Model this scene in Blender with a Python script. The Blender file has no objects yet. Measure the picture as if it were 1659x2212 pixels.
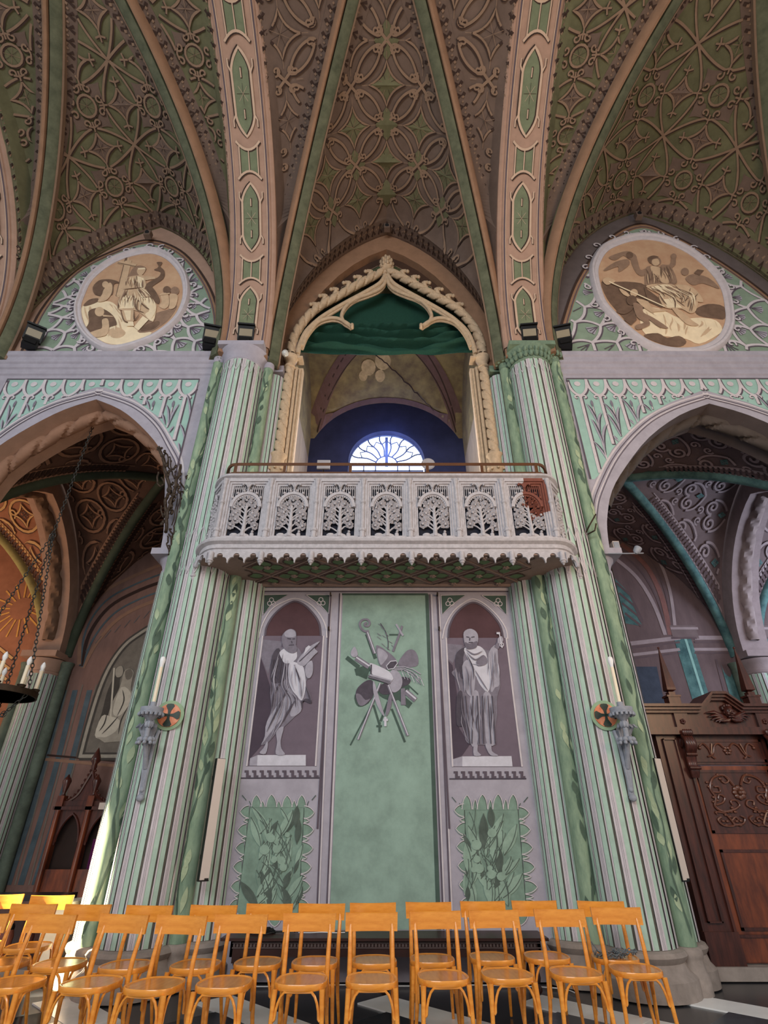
import bpy, bmesh, math, random
from math import sin, cos, pi, radians, sqrt, atan2
from mathutils import Vector, Matrix
from mathutils.geometry import tessellate_polygon

S = bpy.context.scene
COL = S.collection
random.seed(7)

# ------------------------------------------------------------------ camera, sky, lights, exposure
F, PITCH, EYE = 1140.0, radians(30.91), 1.43
cam_data = bpy.data.cameras.new('camera')
cam = bpy.data.objects.new('camera', cam_data)
COL.objects.link(cam)
cam.location = (0, 0, EYE)
cam.rotation_euler = (pi / 2 + PITCH, 0, 0)
cam_data.sensor_fit = 'VERTICAL'
cam_data.sensor_height = 36.0
cam_data.lens = F / 2212 * 36
cam_data.shift_x = -5.5 / 2212
cam_data.clip_end = 200
S.camera = cam

world = bpy.data.worlds.new('World')
S.world = world
world.use_nodes = True
wb = world.node_tree.nodes['Background']
wb.inputs[0].default_value = (0.90, 0.95, 1.0, 1)
wb.inputs[1].default_value = 0.52


def lamp(name, kind, loc, target, energy, color, **kw):
    d = bpy.data.lights.new(name, kind)
    d.energy, d.color = energy, color
    for k, v in kw.items():
        setattr(d, k, v)
    o = bpy.data.objects.new(name, d)
    COL.objects.link(o)
    o.location = loc
    o.rotation_euler = (Vector(target) - Vector(loc)).to_track_quat('-Z', 'Y').to_euler()
    return o


# daylight of the windows of the opposite aisle and clerestory, behind the camera
lamp('daylight_opposite', 'AREA', (-3.5, -6.5, 8.0), (1.0, 7, 2.6), 900, (0.98, 0.99, 1.0), shape='RECTANGLE', size=9, size_y=4)
lamp('daylight_clerestory', 'AREA', (5.0, -5.0, 8.0), (-1, 7, 8), 30, (1.0, 0.9, 0.78), shape='RECTANGLE', size=8, size_y=2.5)
# warm light thrown up into the vault by the sunlit floor on the right
lamp('warm_bounce', 'AREA', (6.0, 0.5, 4.0), (-2.0, 4.8, 11.5), 300, (1.0, 0.66, 0.38), shape='RECTANGLE', size=3.5, size_y=3.5)
# sun shaft through a window of the left aisle
sun = lamp('sun_shaft', 'SPOT', (-12.5, 4.55, 6.2), (-3.55, 7.02, 0.95), 70000, (1.0, 0.82, 0.55), spot_size=radians(9.5), spot_blend=0.25, shadow_soft_size=0.05)
sun.scale = (0.34, 1, 1)
# aisles: sunlit chapel on the left, cool window light on the right
lamp('chapel_light', 'AREA', (-11.5, 10.6, 3.4), (-10.2, 10.9, 8.0), 130, (1.0, 0.60, 0.32), shape='SQUARE', size=2.0)
lamp('left_aisle_light', 'AREA', (-6.0, 9.0, 0.9), (-6.0, 12.6, 3.2), 26, (1.0, 0.86, 0.74), shape='SQUARE', size=2.4)
lamp('right_aisle_light', 'AREA', (11.5, 9.6, 5.0), (5.5, 12.0, 4.8), 190, (0.72, 0.84, 1.0), shape='SQUARE', size=2.5)
# light falling in through the loft window, then two added fills
lamp('loft_window_light', 'AREA', (0, 11.25, 10.1), (0, 8.5, 8.6), 55, (0.72, 0.84, 1.0), shape='SQUARE', size=1.7)
lamp('window_halo_fill', 'POINT', (0, 11.2, 10.35), (0, 8, 10), 45, (0.30, 0.45, 1.0), shadow_soft_size=0.3)  # added blue point fill, imitates the halo of scattered daylight round the window
lamp('loft_fill', 'POINT', (0.2, 9.0, 7.2), (0, 10, 9), 230, (1.0, 0.88, 0.72), shadow_soft_size=0.35)  # extra point fill to brighten the loft vault, no fixture stands there

S.view_settings.view_transform = 'Standard'
S.view_settings.look = 'None'
S.view_settings.gamma = 1.0
S.view_settings.use_curve_mapping = False
S.view_settings.exposure = 0.14


# ------------------------------------------------------------------ helpers
def at(px, py, Y):
    """the point of the vertical plane y = Y that the photograph shows at (px, py)"""
    e = PITCH - math.atan((py - 1106) / F)
    t = math.tan(e)
    d = Y * (cos(PITCH) + t * sin(PITCH))
    return Vector(((px - 835) * d / F, Y, EYE + t * Y))


def atz(px, py, z):
    e = PITCH - math.atan((py - 1106) / F)
    return at(px, py, (z - EYE) / math.tan(e))


def lin(c):
    c = c / 255
    return c / 12.92 if c <= 0.04045 else ((c + 0.055) / 1.055) ** 2.4


MATS = {}


def mat(name, rgb, rough=0.8, var=0.12, scale=6.0, bump=0.0, metal=0.0, stretch=None, emit=0.0, rgb2=None, spec=0.3):
    if name in MATS:
        return MATS[name]
    m = bpy.data.materials.new(name)
    m.use_nodes = True
    nt = m.node_tree
    b = nt.nodes['Principled BSDF']
    c1 = [lin(c) for c in rgb]
    b.inputs['Roughness'].default_value = rough
    b.inputs['Metallic'].default_value = metal
    b.inputs['Specular IOR Level'].default_value = spec
    b.inputs['Base Color'].default_value = (*c1, 1)
    if emit:
        b.inputs['Emission Color'].default_value = (*c1, 1)
        b.inputs['Emission Strength'].default_value = emit
    if var or rgb2:
        tc = nt.nodes.new('ShaderNodeTexCoord')
        mp = nt.nodes.new('ShaderNodeMapping')
        nt.links.new(tc.outputs['Object'], mp.inputs[0])
        mp.inputs['Scale'].default_value = stretch or (1, 1, 1)
        n = nt.nodes.new('ShaderNodeTexNoise')
        n.inputs['Scale'].default_value = scale
        n.inputs['Detail'].default_value = 6
        n.inputs['Roughness'].default_value = 0.65
        nt.links.new(mp.outputs[0], n.inputs['Vector'])
        r = nt.nodes.new('ShaderNodeValToRGB')
        r.color_ramp.elements[0].position = 0.32
        r.color_ramp.elements[1].position = 0.68
        if rgb2:
            c2 = [lin(c) for c in rgb2]
            r.color_ramp.elements[0].color = (*c2, 1)
            r.color_ramp.elements[1].color = (*c1, 1)
        else:
            r.color_ramp.elements[0].color = (*[c * (1 - var) for c in c1], 1)
            r.color_ramp.elements[1].color = (*[min(1, c * (1 + var)) for c in c1], 1)
        nt.links.new(n.outputs['Fac'], r.inputs[0])
        nt.links.new(r.outputs[0], b.inputs['Base Color'])
        if bump:
            bp = nt.nodes.new('ShaderNodeBump')
            bp.inputs['Strength'].default_value = bump
            bp.inputs['Distance'].default_value = 0.01
            nt.links.new(n.outputs['Fac'], bp.inputs['Height'])
            nt.links.new(bp.outputs[0], b.inputs['Normal'])
    MATS[name] = m
    return m


def props(o, label=None, cat=None, group=None, kind=None):
    if label:
        o['label'] = label
    if cat:
        o['category'] = cat
    if group:
        o['group'] = group
    if kind:
        o['kind'] = kind
    return o


def empty(name, loc=(0, 0, 0), rz=0, **kw):
    o = bpy.data.objects.new(name, None)
    COL.objects.link(o)
    o.location = loc
    o.rotation_euler = (0, 0, rz)
    o.empty_display_size = 0.1
    return props(o, **kw)


class MB:
    """collects geometry; build() links it as one mesh object"""

    def __init__(self):
        self.v, self.f, self.mi, self.mats, self.cur = [], [], [], [], 0

    def use(self, m):
        if m not in self.mats:
            self.mats.append(m)
        self.cur = self.mats.index(m)
        return self

    def add(self, vs, fs):
        n = len(self.v)
        self.v += [tuple(p) for p in vs]
        self.f += [tuple(i + n for i in f) for f in fs]
        self.mi += [self.cur] * len(fs)

    def box(self, c, s, rz=0, M=None):
        R = M or Matrix.Rotation(rz, 3, 'Z')
        c = Vector(c)
        vs = [c + R @ Vector((x * s[0] / 2, y * s[1] / 2, z * s[2] / 2)) for z in (-1, 1) for y in (-1, 1) for x in (-1, 1)]
        self.add(vs, [(0, 2, 3, 1), (4, 5, 7, 6), (0, 1, 5, 4), (2, 6, 7, 3), (0, 4, 6, 2), (1, 3, 7, 5)])

    def box2(self, a, b):
        self.box([(a[i] + b[i]) / 2 for i in range(3)], [abs(b[i] - a[i]) for i in range(3)])

    def prism(self, poly, y0, y1):
        """poly: (x, z) outline, extruded from y0 to y1"""
        n = len(poly)
        tri = tessellate_polygon([[Vector((p[0], p[1], 0)) for p in poly]])
        vs = [(p[0], y0, p[1]) for p in poly] + [(p[0], y1, p[1]) for p in poly]
        fs = [tuple(t) for t in tri] + [tuple(i + n for i in reversed(t)) for t in tri]
        fs += [(i, (i + 1) % n, (i + 1) % n + n, i + n) for i in range(n)]
        self.add(vs, fs)

    def slab(self, poly, z0, z1):
        n = len(poly)
        tri = tessellate_polygon([[Vector((p[0], p[1], 0)) for p in poly]])
        vs = [(p[0], p[1], z0) for p in poly] + [(p[0], p[1], z1) for p in poly]
        fs = [tuple(t) for t in tri] + [tuple(i + n for i in reversed(t)) for t in tri]
        fs += [(i, (i + 1) % n, (i + 1) % n + n, i + n) for i in range(n)]
        self.add(vs, fs)

    def lathe(self, prof, c=(0, 0, 0), n=20, a0=0, a1=2 * pi, M=None):
        full = abs(a1 - a0 - 2 * pi) < 1e-6
        cols = n if full else n + 1
        c = Vector(c)
        vs = []
        for r, z in prof:
            for i in range(cols):
                a = a0 + (a1 - a0) * i / n
                p = Vector((r * cos(a), r * sin(a), z))
                vs.append(c + (M @ p if M else p))
        fs = []
        for j in range(len(prof) - 1):
            for i in range(n):
                k = (i + 1) % cols
                fs.append((j * cols + i, j * cols + k, (j + 1) * cols + k, (j + 1) * cols + i))
        if full:
            if prof[0][0] > 1e-6:
                fs.append(tuple(reversed(range(cols))))
            if prof[-1][0] > 1e-6:
                fs.append(tuple((len(prof) - 1) * cols + i for i in range(cols)))
        self.add(vs, fs)

    def tube(self, path, r, n=6, closed=False, flat=1.0):
        path = [Vector(p) for p in path]
        L = len(path)
        if L < 2:
            return
        rs = r if isinstance(r, (list, tuple)) else [r] * L
        vs, N = [], None
        for i, p in enumerate(path):
            if closed:
                t = path[(i + 1) % L] - path[i - 1]
            else:
                t = path[min(i + 1, L - 1)] - path[max(i - 1, 0)]
            if t.length < 1e-9:
                t = Vector((0, 0, 1))
            t.normalize()
            if N is None:
                N = t.orthogonal().normalized()
            N = N - t * N.dot(t)
            if N.length < 1e-6:
                N = t.orthogonal()
            N.normalize()
            B = t.cross(N)
            for k in range(n):
                a = 2 * pi * k / n
                vs.append(p + (N * cos(a) + B * sin(a) * flat) * rs[i])
        fs = []
        for i in range(L if closed else L - 1):
            j = (i + 1) % L
            for k in range(n):
                q = (k + 1) % n
                fs.append((i * n + k, i * n + q, j * n + q, j * n + k))
        if not closed:
            fs.append(tuple(reversed(range(n))))
            fs.append(tuple((L - 1) * n + k for k in range(n)))
        self.add(vs, fs)

    def sweep(self, path, prof, A, B, closed_prof=True):
        """prof (a, b) pairs laid out on the vectors A(i), B(i) at each path point"""
        n = len(prof)
        vs = []
        for i, p in enumerate(path):
            for a, b in prof:
                vs.append(Vector(p) + A(i) * a + B(i) * b)
        fs = []
        m = n if closed_prof else n - 1
        for i in range(len(path) - 1):
            for k in range(m):
                q = (k + 1) % n
                fs.append((i * n + k, i * n + q, (i + 1) * n + q, (i + 1) * n + k))
        if closed_prof:
            fs.append(tuple(reversed(range(n))))
            fs.append(tuple((len(path) - 1) * n + k for k in range(n)))
        self.add(vs, fs)

    def ball(self, c, r, n=8, m=6, sc=(1, 1, 1)):
        c = Vector(c)
        vs = [c + Vector((0, 0, -r * sc[2]))]
        for j in range(1, m):
            ph = -pi / 2 + pi * j / m
            for i in range(n):
                a = 2 * pi * i / n
                vs.append(c + Vector((r * cos(ph) * cos(a) * sc[0], r * cos(ph) * sin(a) * sc[1], r * sin(ph) * sc[2])))
        vs.append(c + Vector((0, 0, r * sc[2])))
        fs = [(0, 1 + (i + 1) % n, 1 + i) for i in range(n)]
        for j in range(m - 2):
            for i in range(n):
                a, b = 1 + j * n + i, 1 + j * n + (i + 1) % n
                fs.append((a, b, b + n, a + n))
        last = len(vs) - 1
        o = 1 + (m - 2) * n
        fs += [(o + i, o + (i + 1) % n, last) for i in range(n)]
        self.add(vs, fs)

    def build(self, name, m=None, parent=None, smooth=None, **kw):
        me = bpy.data.meshes.new(name)
        me.from_pydata(self.v, [], self.f)
        ms = self.mats or [m]
        for x in ms:
            me.materials.append(x)
        if self.mats:
            me.polygons.foreach_set('material_index', self.mi)
        if smooth is not None:
            me.polygons.foreach_set('use_smooth', [True] * len(me.polygons))
            me.update()
            try:
                me.set_sharp_from_angle(angle=radians(smooth))
            except Exception:
                pass
        me.update()
        o = bpy.data.objects.new(name, me)
        COL.objects.link(o)
        if parent:
            o.parent = parent
        return props(o, **kw)


def ident(u, v, off):
    return Vector((u, v, off))


class Paint:
    """flat painted decoration: polygons and brush lines laid on a surface by a mapping (u, v, lift) -> point"""

    def __init__(self, mp, inside=None):
        self.mb, self.mp, self.inside = MB(), mp, inside
        self.n = 0

    def lift(self, lay):
        self.n += 1
        return 0.004 + 0.0035 * lay + (self.n % 250) * 0.000013

    def poly(self, pts, m, lay=0):
        if self.inside:
            if not all(self.inside(u, v) for u, v in pts):
                return
        o = self.lift(lay)
        tri = tessellate_polygon([[Vector((p[0], p[1], 0)) for p in pts]])
        self.mb.use(m).add([self.mp(u, v, o) for u, v in pts], [tuple(t) for t in tri])

    def blob(self, pts, m, lay=0):
        self.poly(smooth_path(pts, 3, True) if len(pts) > 4 else pts, m, lay)

    def folds(self, region, flow, n, ms, w, lay, seed=1):
        """brush strokes of drapery inside a region; flow: two guide lines between which the strokes run"""
        rnd = random.Random(seed)
        a, b = [smooth_path(q, 6) for q in flow]
        k = min(len(a), len(b))

        def ins(p):
            c = False
            for (x1, y1), (x2, y2) in zip(region, region[1:] + region[:1]):
                if (y1 > p[1]) != (y2 > p[1]) and p[0] < (x2 - x1) * (p[1] - y1) / (y2 - y1) + x1:
                    c = not c
            return c
        for i in range(n):
            t = (i + rnd.random()) / n
            j0 = rnd.randint(0, k // 2)
            j1 = min(k - 1, j0 + rnd.randint(k // 4, k // 2 + 2))
            wob = rnd.uniform(-0.06, 0.06)
            pts = [(a[j][0] + (b[j][0] - a[j][0]) * (t + wob * sin(j * 0.6)), a[j][1] + (b[j][1] - a[j][1]) * (t + wob * sin(j * 0.6))) for j in range(j0, j1 + 1)]
            pts = [p for p in pts if ins(p)]
            if len(pts) > 3:
                self.line(pts, w * rnd.uniform(0.5, 1.3), ms[i % len(ms)], lay, taper=True)

    def line(self, pts, w, m, lay=1, taper=False, closed=False):
        if closed:
            pts = list(pts) + [pts[0]]
        runs, cur = [], []
        for p in pts:
            if self.inside and not self.inside(*p):
                if len(cur) > 1:
                    runs.append(cur)
                cur = []
            else:
                cur.append(p)
        if len(cur) > 1:
            runs.append(cur)
        o = self.lift(lay)
        for r in runs:
            vs, L = [], len(r)
            for i, p in enumerate(r):
                a, b = r[max(i - 1, 0)], r[min(i + 1, L - 1)]
                if closed and len(runs) == 1 and i in (0, L - 1):
                    a, b = r[L - 2], r[1]
                tx, ty = b[0] - a[0], b[1] - a[1]
                l = math.hypot(tx, ty) or 1
                h = w / 2 * ((1 - abs(2 * i / (L - 1) - 1) ** 2) * 0.85 + 0.15 if taper else 1)
                nx, ny = -ty / l * h, tx / l * h
                vs.append(self.mp(p[0] + nx, p[1] + ny, o))
                vs.append(self.mp(p[0] - nx, p[1] - ny, o))
            self.mb.use(m).add(vs, [(2 * i, 2 * i + 1, 2 * i + 3, 2 * i + 2) for i in range(L - 1)])

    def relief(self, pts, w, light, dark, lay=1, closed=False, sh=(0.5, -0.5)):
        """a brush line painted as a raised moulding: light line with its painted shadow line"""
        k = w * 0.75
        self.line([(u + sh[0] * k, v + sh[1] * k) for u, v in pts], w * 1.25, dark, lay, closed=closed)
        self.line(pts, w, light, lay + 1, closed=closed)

    def build(self, name, parent, **kw):
        return self.mb.build(name, None, parent, **kw)


def arc(cx, cy, r, a0, a1, n=14, ry=None):
    return [(cx + r * cos(a0 + (a1 - a0) * i / n), cy + (ry or r) * sin(a0 + (a1 - a0) * i / n)) for i in range(n + 1)]


def spiral(cx, cy, r, a0, turns, n=18, end=0.18):
    return [(cx + r * (1 - (1 - end) * i / n) * cos(a0 + turns * 2 * pi * i / n), cy + r * (1 - (1 - end) * i / n) * sin(a0 + turns * 2 * pi * i / n)) for i in range(n + 1)]


def quad(p0, p1, p2, n=10):
    return [((1 - t) ** 2 * p0[0] + 2 * t * (1 - t) * p1[0] + t * t * p2[0], (1 - t) ** 2 * p0[1] + 2 * t * (1 - t) * p1[1] + t * t * p2[1]) for t in [i / n for i in range(n + 1)]]


def smooth_path(pts, n=6, closed=False):
    out, L = [], len(pts)
    rng = L if closed else L - 1
    for i in range(rng):
        g = (lambda k: pts[k % L]) if closed else (lambda k: pts[min(max(k, 0), L - 1)])
        p0, p1, p2, p3 = g(i - 1), g(i), g(i + 1), g(i + 2)
        for j in range(n):
            t = j / n
            out.append(tuple(0.5 * (2 * p1[k] + (p2[k] - p0[k]) * t + (2 * p0[k] - 5 * p1[k] + 4 * p2[k] - p3[k]) * t * t + (3 * p1[k] - p0[k] - 3 * p2[k] + p3[k]) * t ** 3) for k in range(len(p1))))
    if not closed:
        out.append(tuple(pts[-1]))
    return out


def on_wall(Y):
    return lambda u, v, off: Vector((u, Y - off, v))


def tracer(ox, oy, sc, Y):
    """crop pixel list -> (x, z) list on the wall y = Y"""
    def f(*pts):
        r = []
        for x, y in pts:
            p = at(ox + x / sc, oy + y / sc, Y)
            r.append((p.x, p.z))
        return r
    return f


def copy_tree(o, parent=None):
    c = o.copy()
    COL.objects.link(c)
    if parent:
        c.parent = parent
    for ch in o.children:
        copy_tree(ch, c)
    return c


# ------------------------------------------------------------------ colours
lilac = mat('lilac_plaster', (166, 161, 172), 0.85, 0.10, 5, 0.15)
lilac_l = mat('lilac_light', (200, 192, 196), 0.85, 0.08, 8)
lilac_d = mat('lilac_dark_line', (92, 82, 92), 0.85, 0.1)
sage = mat('sage_green', (172, 196, 180), 0.8, 0.10, 7)
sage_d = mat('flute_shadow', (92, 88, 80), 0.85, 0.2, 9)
panel_green = mat('panel_green', (138, 162, 150), 0.85, 0.2, 3.0, 0.2)
deep_green = mat('deep_sage', (72, 90, 82), 0.85, 0.15)
leaf_a = mat('leaf_green', (142, 166, 150), 0.85, 0.18, 6)
leaf_b = mat('leaf_mid_green', (124, 148, 134), 0.85, 0.2, 6)
leaf_c = mat('leaf_dark_green', (86, 98, 90), 0.85, 0.2, 6)
marble = mat('green_marbling', (152, 172, 144), 0.7, 0.2, 5, rgb2=(108, 132, 112), stretch=(2.2, 2.2, 0.6))
marble_lf = mat('painted_leaf_dark', (80, 98, 84), 0.8, 0.15)
marble_ll = mat('painted_leaf_light', (164, 178, 146), 0.8, 0.12)
spandrel_green = mat('spandrel_green', (154, 188, 178), 0.85, 0.10, 4)
lun_green = mat('lunette_green', (134, 152, 134), 0.85, 0.12, 4)
vg = mat('vault_green', (104, 102, 76), 0.9, 0.2, 3)
vb = mat('vault_brown', (110, 92, 82), 0.9, 0.14, 3)
vbl = mat('vault_light_line', (140, 115, 96), 0.9, 0.1)
vbd = mat('vault_shadow_line', (64, 48, 42), 0.9, 0.1)
rib_brown = mat('rib_brown', (150, 116, 92), 0.85, 0.12, 5)
rib_green = mat('rib_green', (108, 110, 88), 0.8, 0.2, 5, rgb2=(80, 84, 66))
arch_lilac = mat('arch_rose_plaster', (172, 140, 122), 0.85, 0.1, 4)
stone = mat('grey_stone', (150, 138, 130), 0.8, 0.16, 9, 0.3)
stucco = mat('cream_stucco', (192, 168, 140), 0.7, 0.14, 14, 0.2)
stucco_d = mat('stucco_recess', (120, 84, 56), 0.8, 0.1)
white_wood = mat('painted_white_wood', (180, 176, 180), 0.75, 0.16, 16, 0.3)
red_wood = mat('bare_red_wood', (122, 72, 60), 0.6, 0.15, 14, 0.2)
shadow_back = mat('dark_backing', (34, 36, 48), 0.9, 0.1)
dk_brown = mat('dark_brown_paint', (84, 62, 56), 0.9, 0.14, 4)
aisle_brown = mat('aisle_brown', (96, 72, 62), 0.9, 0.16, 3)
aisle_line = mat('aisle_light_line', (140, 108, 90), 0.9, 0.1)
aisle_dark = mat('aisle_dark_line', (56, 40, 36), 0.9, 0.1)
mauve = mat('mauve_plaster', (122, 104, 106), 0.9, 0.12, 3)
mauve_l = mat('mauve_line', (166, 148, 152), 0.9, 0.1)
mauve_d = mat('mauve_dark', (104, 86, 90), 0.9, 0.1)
teal = mat('teal_paint', (104, 142, 140), 0.9, 0.2, 4, rgb2=(62, 92, 96))
black = mat('black_metal', (22, 22, 24), 0.45, 0.1)
iron = mat('wrought_iron', (62, 50, 40), 0.55, 0.2, 20, metal=0.4)
brown_rail = mat('brown_rail', (92, 58, 34), 0.5, 0.1)
chair_wood = mat('varnished_beech', (238, 160, 66), 0.18, 0.14, 4, rgb2=(214, 130, 42), stretch=(1, 6, 6), spec=0.5)
seat_ply = mat('seat_plywood', (222, 144, 62), 0.2, 0.12, 5, rgb2=(188, 112, 40), stretch=(6, 1, 1), spec=0.5)
dark_wood = mat('dark_walnut', (88, 44, 34), 0.3, 0.3, 4, rgb2=(50, 25, 21), stretch=(5, 5, 0.7), spec=0.5)
door_wood = mat('door_walnut', (138, 70, 40), 0.3, 0.3, 2.5, rgb2=(74, 34, 24), stretch=(3, 3, 0.8), spec=0.5)
bench_wood = mat('bench_dark_wood', (58, 36, 32), 0.4, 0.25, 6)
candle_m = mat('candle_plastic', (240, 226, 200), 0.5, 0.03)
bulb_m = mat('bulb_white', (240, 240, 240), 0.3, 0)
lead_grey = mat('grey_painted_iron', (146, 150, 160), 0.6, 0.12, 20)
chain_m = mat('chain_iron', (70, 70, 68), 0.45, 0.1, metal=0.6)
white_strip = mat('speaker_white', (206, 192, 182), 0.5, 0.02)

# ------------------------------------------------------------------ planes of the room
YC, YW, YS = 1.75, 7.5, 7.1          # middle of the nave, balcony wall, walls of the side bays
ZS, ZC = 9.1, 14.15                  # springing and crown of the nave vault
OUT = 12.8                           # outer wall of the aisles
FL = 5.0                             # floor level of the balcony and loft


def struct(o, label):
    o['kind'] = 'structure'
    o['label'] = label
    return o


# ------------------------------------------------------------------ floor of marble slabs
mb = MB()
mb.box2((-15, -7, -0.12), (15, 13.2, -0.012))
floor = struct(mb.build('floor', mat('floor_bed', (48, 50, 54), 0.25, 0.15, 4, spec=0.5)), 'dark stone floor crossed by white marble strips in a zigzag')
slab_m = mat('dark_marble_slab', (112, 118, 126), 0.16, 0.3, 2.5, rgb2=(76, 80, 90), spec=0.5)
strip_m = mat('white_marble_strip', (244, 243, 240), 0.16, 0.06, 3, spec=0.5)
PT, WB = 1.096, 0.40                 # pitch of the lattice, width of a white strip
r2 = sqrt(0.5)


def lat(a, b):
    return (a * r2 - b * r2, 6.72 - (a + b) * r2)


sq = PT - WB
m1 = MB(); m1.slab([(0.004, 0.004), (sq - 0.004, 0.004), (sq - 0.004, sq - 0.004), (0.004, sq - 0.004)], -0.012, 0)
m2 = MB(); m2.slab([(0.004, 0.004), (PT - 0.004, 0.004), (PT - 0.004, WB - 0.004), (0.004, WB - 0.004)], -0.012, 0)
m3 = MB(); m3.slab([(0.004, 0.004), (sq - 0.004, 0.004), (sq - 0.004, WB - 0.004), (0.004, WB - 0.004)], -0.012, 0)
protos = {}
for i in range(-9, 10):
    for j in range(-9, 10):
        x, y = lat(i * PT, j * PT)
        if not (-8.5 < x < 8.5 and 3.0 < y < 6.8):
            continue
        for key, mbx, mm, (da, db), rz in (('stone_slab', m1, slab_m, (WB / 2, WB / 2), 0), ('marble_strip', m2, strip_m, (-WB / 2, -WB / 2), 0), ('marble_strip_short', m3, strip_m, (-WB / 2, WB / 2), 1)):
            nm = 'marble_strip' if 'strip' in key else key
            if key not in protos:
                o = mbx.build(nm, mm, floor)
                protos[key] = o
            else:
                o = protos[key].copy()
                COL.objects.link(o)
            a0, b0 = i * PT + da, j * PT + db
            X, Yp = lat(a0, b0)
            o.location = (X, Yp, 0)
            # local +x runs along a, local +y along b (mirrored lattice, so build with rotation and flip)
            if rz:
                o.matrix_local = Matrix(((-r2, r2, 0, lat(a0 + WB, b0)[0]), (-r2, -r2, 0, lat(a0 + WB, b0)[1]), (0, 0, 1, 0), (0, 0, 0, 1)))
            else:
                o.matrix_local = Matrix(((r2, -r2, 0, X), (-r2, -r2, 0, Yp), (0, 0, 1, 0), (0, 0, 0, 1)))


# ------------------------------------------------------------------ wall of the balcony bay
def pshape(t):
    t = min(1, abs(t))
    return 0.75 * sqrt(max(0, 1 - t * t)) + 0.25 * (1 - t)


def arch_pts(xc, hw, z0, rise, n=16, a=-1, b=1):
    out = []
    for i in range(n + 1):
        s = a + (b - a) * i / n
        t = sin(s * pi / 2)
        out.append((xc + hw * t, z0 + rise * pshape(t)))
    return out


mb = MB()
mb.use(lilac)
mb.prism([(-2.3, 0), (2.3, 0), (2.3, 4.95), (-2.3, 4.95)], YW, YW + 0.4)
mb.use(rib_brown)
op = arch_pts(0, 1.97, 9.35, 3.80)
mb.prism([(-2.7, 4.95), (-1.97, 4.95)] + op[:9] + [(0, 14.3), (-2.7, 14.3)], YW, YW + 0.4)
mb.prism([(0, 14.3)] + op[8:] + [(1.97, 4.95), (2.7, 4.95), (2.7, 14.3)], YW, YW + 0.4)
wall_back = struct(mb.build('wall_back'), 'lilac plaster wall of the balcony bay with painted niches and a green panel')

T1 = tracer(480, 1220, 1593 / 360, YW)       # left niche crop
T2 = tracer(840, 1220, 1659 / 380, YW)       # right niche crop
T3 = tracer(735, 1320, 7.375, YW)            # trophy crop
T4 = tracer(440, 1640, 1659 / 400, YW)       # left leaf panel crop
T5 = tracer(840, 1640, 1659 / 420, YW)
T6 = tracer(0, 0, 1, YW)

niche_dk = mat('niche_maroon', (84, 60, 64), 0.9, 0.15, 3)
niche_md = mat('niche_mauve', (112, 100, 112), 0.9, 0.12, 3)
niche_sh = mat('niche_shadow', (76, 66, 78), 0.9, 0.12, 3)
g0 = mat('grisaille_dark', (80, 74, 84), 0.9, 0.15, 12)
g1 = mat('grisaille_mid', (124, 118, 130), 0.9, 0.15, 12)
g2 = mat('grisaille_light', (162, 158, 170), 0.9, 0.12, 12)
g3 = mat('grisaille_pale', (200, 198, 208), 0.9, 0.08, 12)

# large green middle panel
P = Paint(on_wall(YW))
P.poly(T6((741, 1286), (921, 1286), (947, 2008), (711, 2008)), panel_green, 0)
P.line(T6((738, 1284), (924, 1284)), 0.03, deep_green, 1)
P.line(T6((922, 1284), (948, 2008)), 0.05, deep_green, 1)
P.line(T6((737, 1282), (708, 2008)), 0.022, lilac_l, 1)
P.line(T6((734, 1282), (704, 2008)), 0.018, lilac_d, 1)
for x0, x1 in ((928, 958), (944, 974), (712, 683)):
    P.line(T6((x0, 1284), (x1, 2008)), 0.016, lilac_d, 1)
    P.line(T6((x0 + 4, 1284), (x1 + 4, 2008)), 0.016, lilac_l, 1)
P.line(T6((560, 1273), (1100, 1273)), 0.05, lilac_l, 1)
P.line(T6((560, 1278), (1100, 1278)), 0.018, lilac_d, 1)
P.build('painted_panel', wall_back, label='plain sage green panel with painted lilac borders')

# trophy of crozier, mitre, book and torch
P = Paint(on_wall(YW))
for a, b, w in (((160, 2140), (560, 1380), 0.02), ((1030, 2090), (820, 1560), 0.03), ((240, 980), (470, 900), 0.10), ((100, 740), (300, 900), 0.06), ((1120, 1510), (900, 1330), 0.09), ((420, 370), (560, 760), 0.05), ((780, 380), (960, 380), 0.025), ((530, 1500), (630, 1830), 0.03), ((760, 1450), (640, 1760), 0.03), ((1240, 1330), (1080, 1180), 0.02)):
    P.line(T3(a, b), w, deep_green, 1)
P.blob(T3((230, 1340), (260, 1500), (360, 1520), (480, 1420), (400, 1200)), deep_green, 1)
P.blob(T3((600, 1300), (760, 1420), (960, 1400), (1110, 1200), (800, 1100)), deep_green, 1)
P.blob(T3((240, 1010), (340, 900), (470, 930), (420, 1090)), deep_green, 1)
P.line(T3((575, 1835), (665, 1835)), 0.025, deep_green, 2)
P.line(T3((628, 1770), (626, 1930)), 0.03, deep_green, 2)
P.blob(T3((250, 1290), (300, 1200), (420, 1110), (520, 1120), (530, 1330), (470, 1440), (380, 1500), (300, 1490), (250, 1400)), g0, 2)
P.blob(T3((250, 1330), (320, 1330), (400, 1420), (480, 1400), (380, 1505), (290, 1490)), g1, 3)
P.blob(T3((920, 830), (1010, 690), (1090, 620), (1180, 630), (1240, 740), (1230, 870), (1100, 900), (960, 900)), g1, 2)
P.blob(T3((620, 1200), (780, 1120), (980, 1050), (1110, 1080), (1100, 1160), (1000, 1210), (860, 1300), (720, 1335), (630, 1300)), g0, 2)
P.blob(T3((800, 960), (900, 950), (970, 1040), (990, 1140), (950, 1250), (850, 1300), (780, 1200)), g2, 3)
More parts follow.
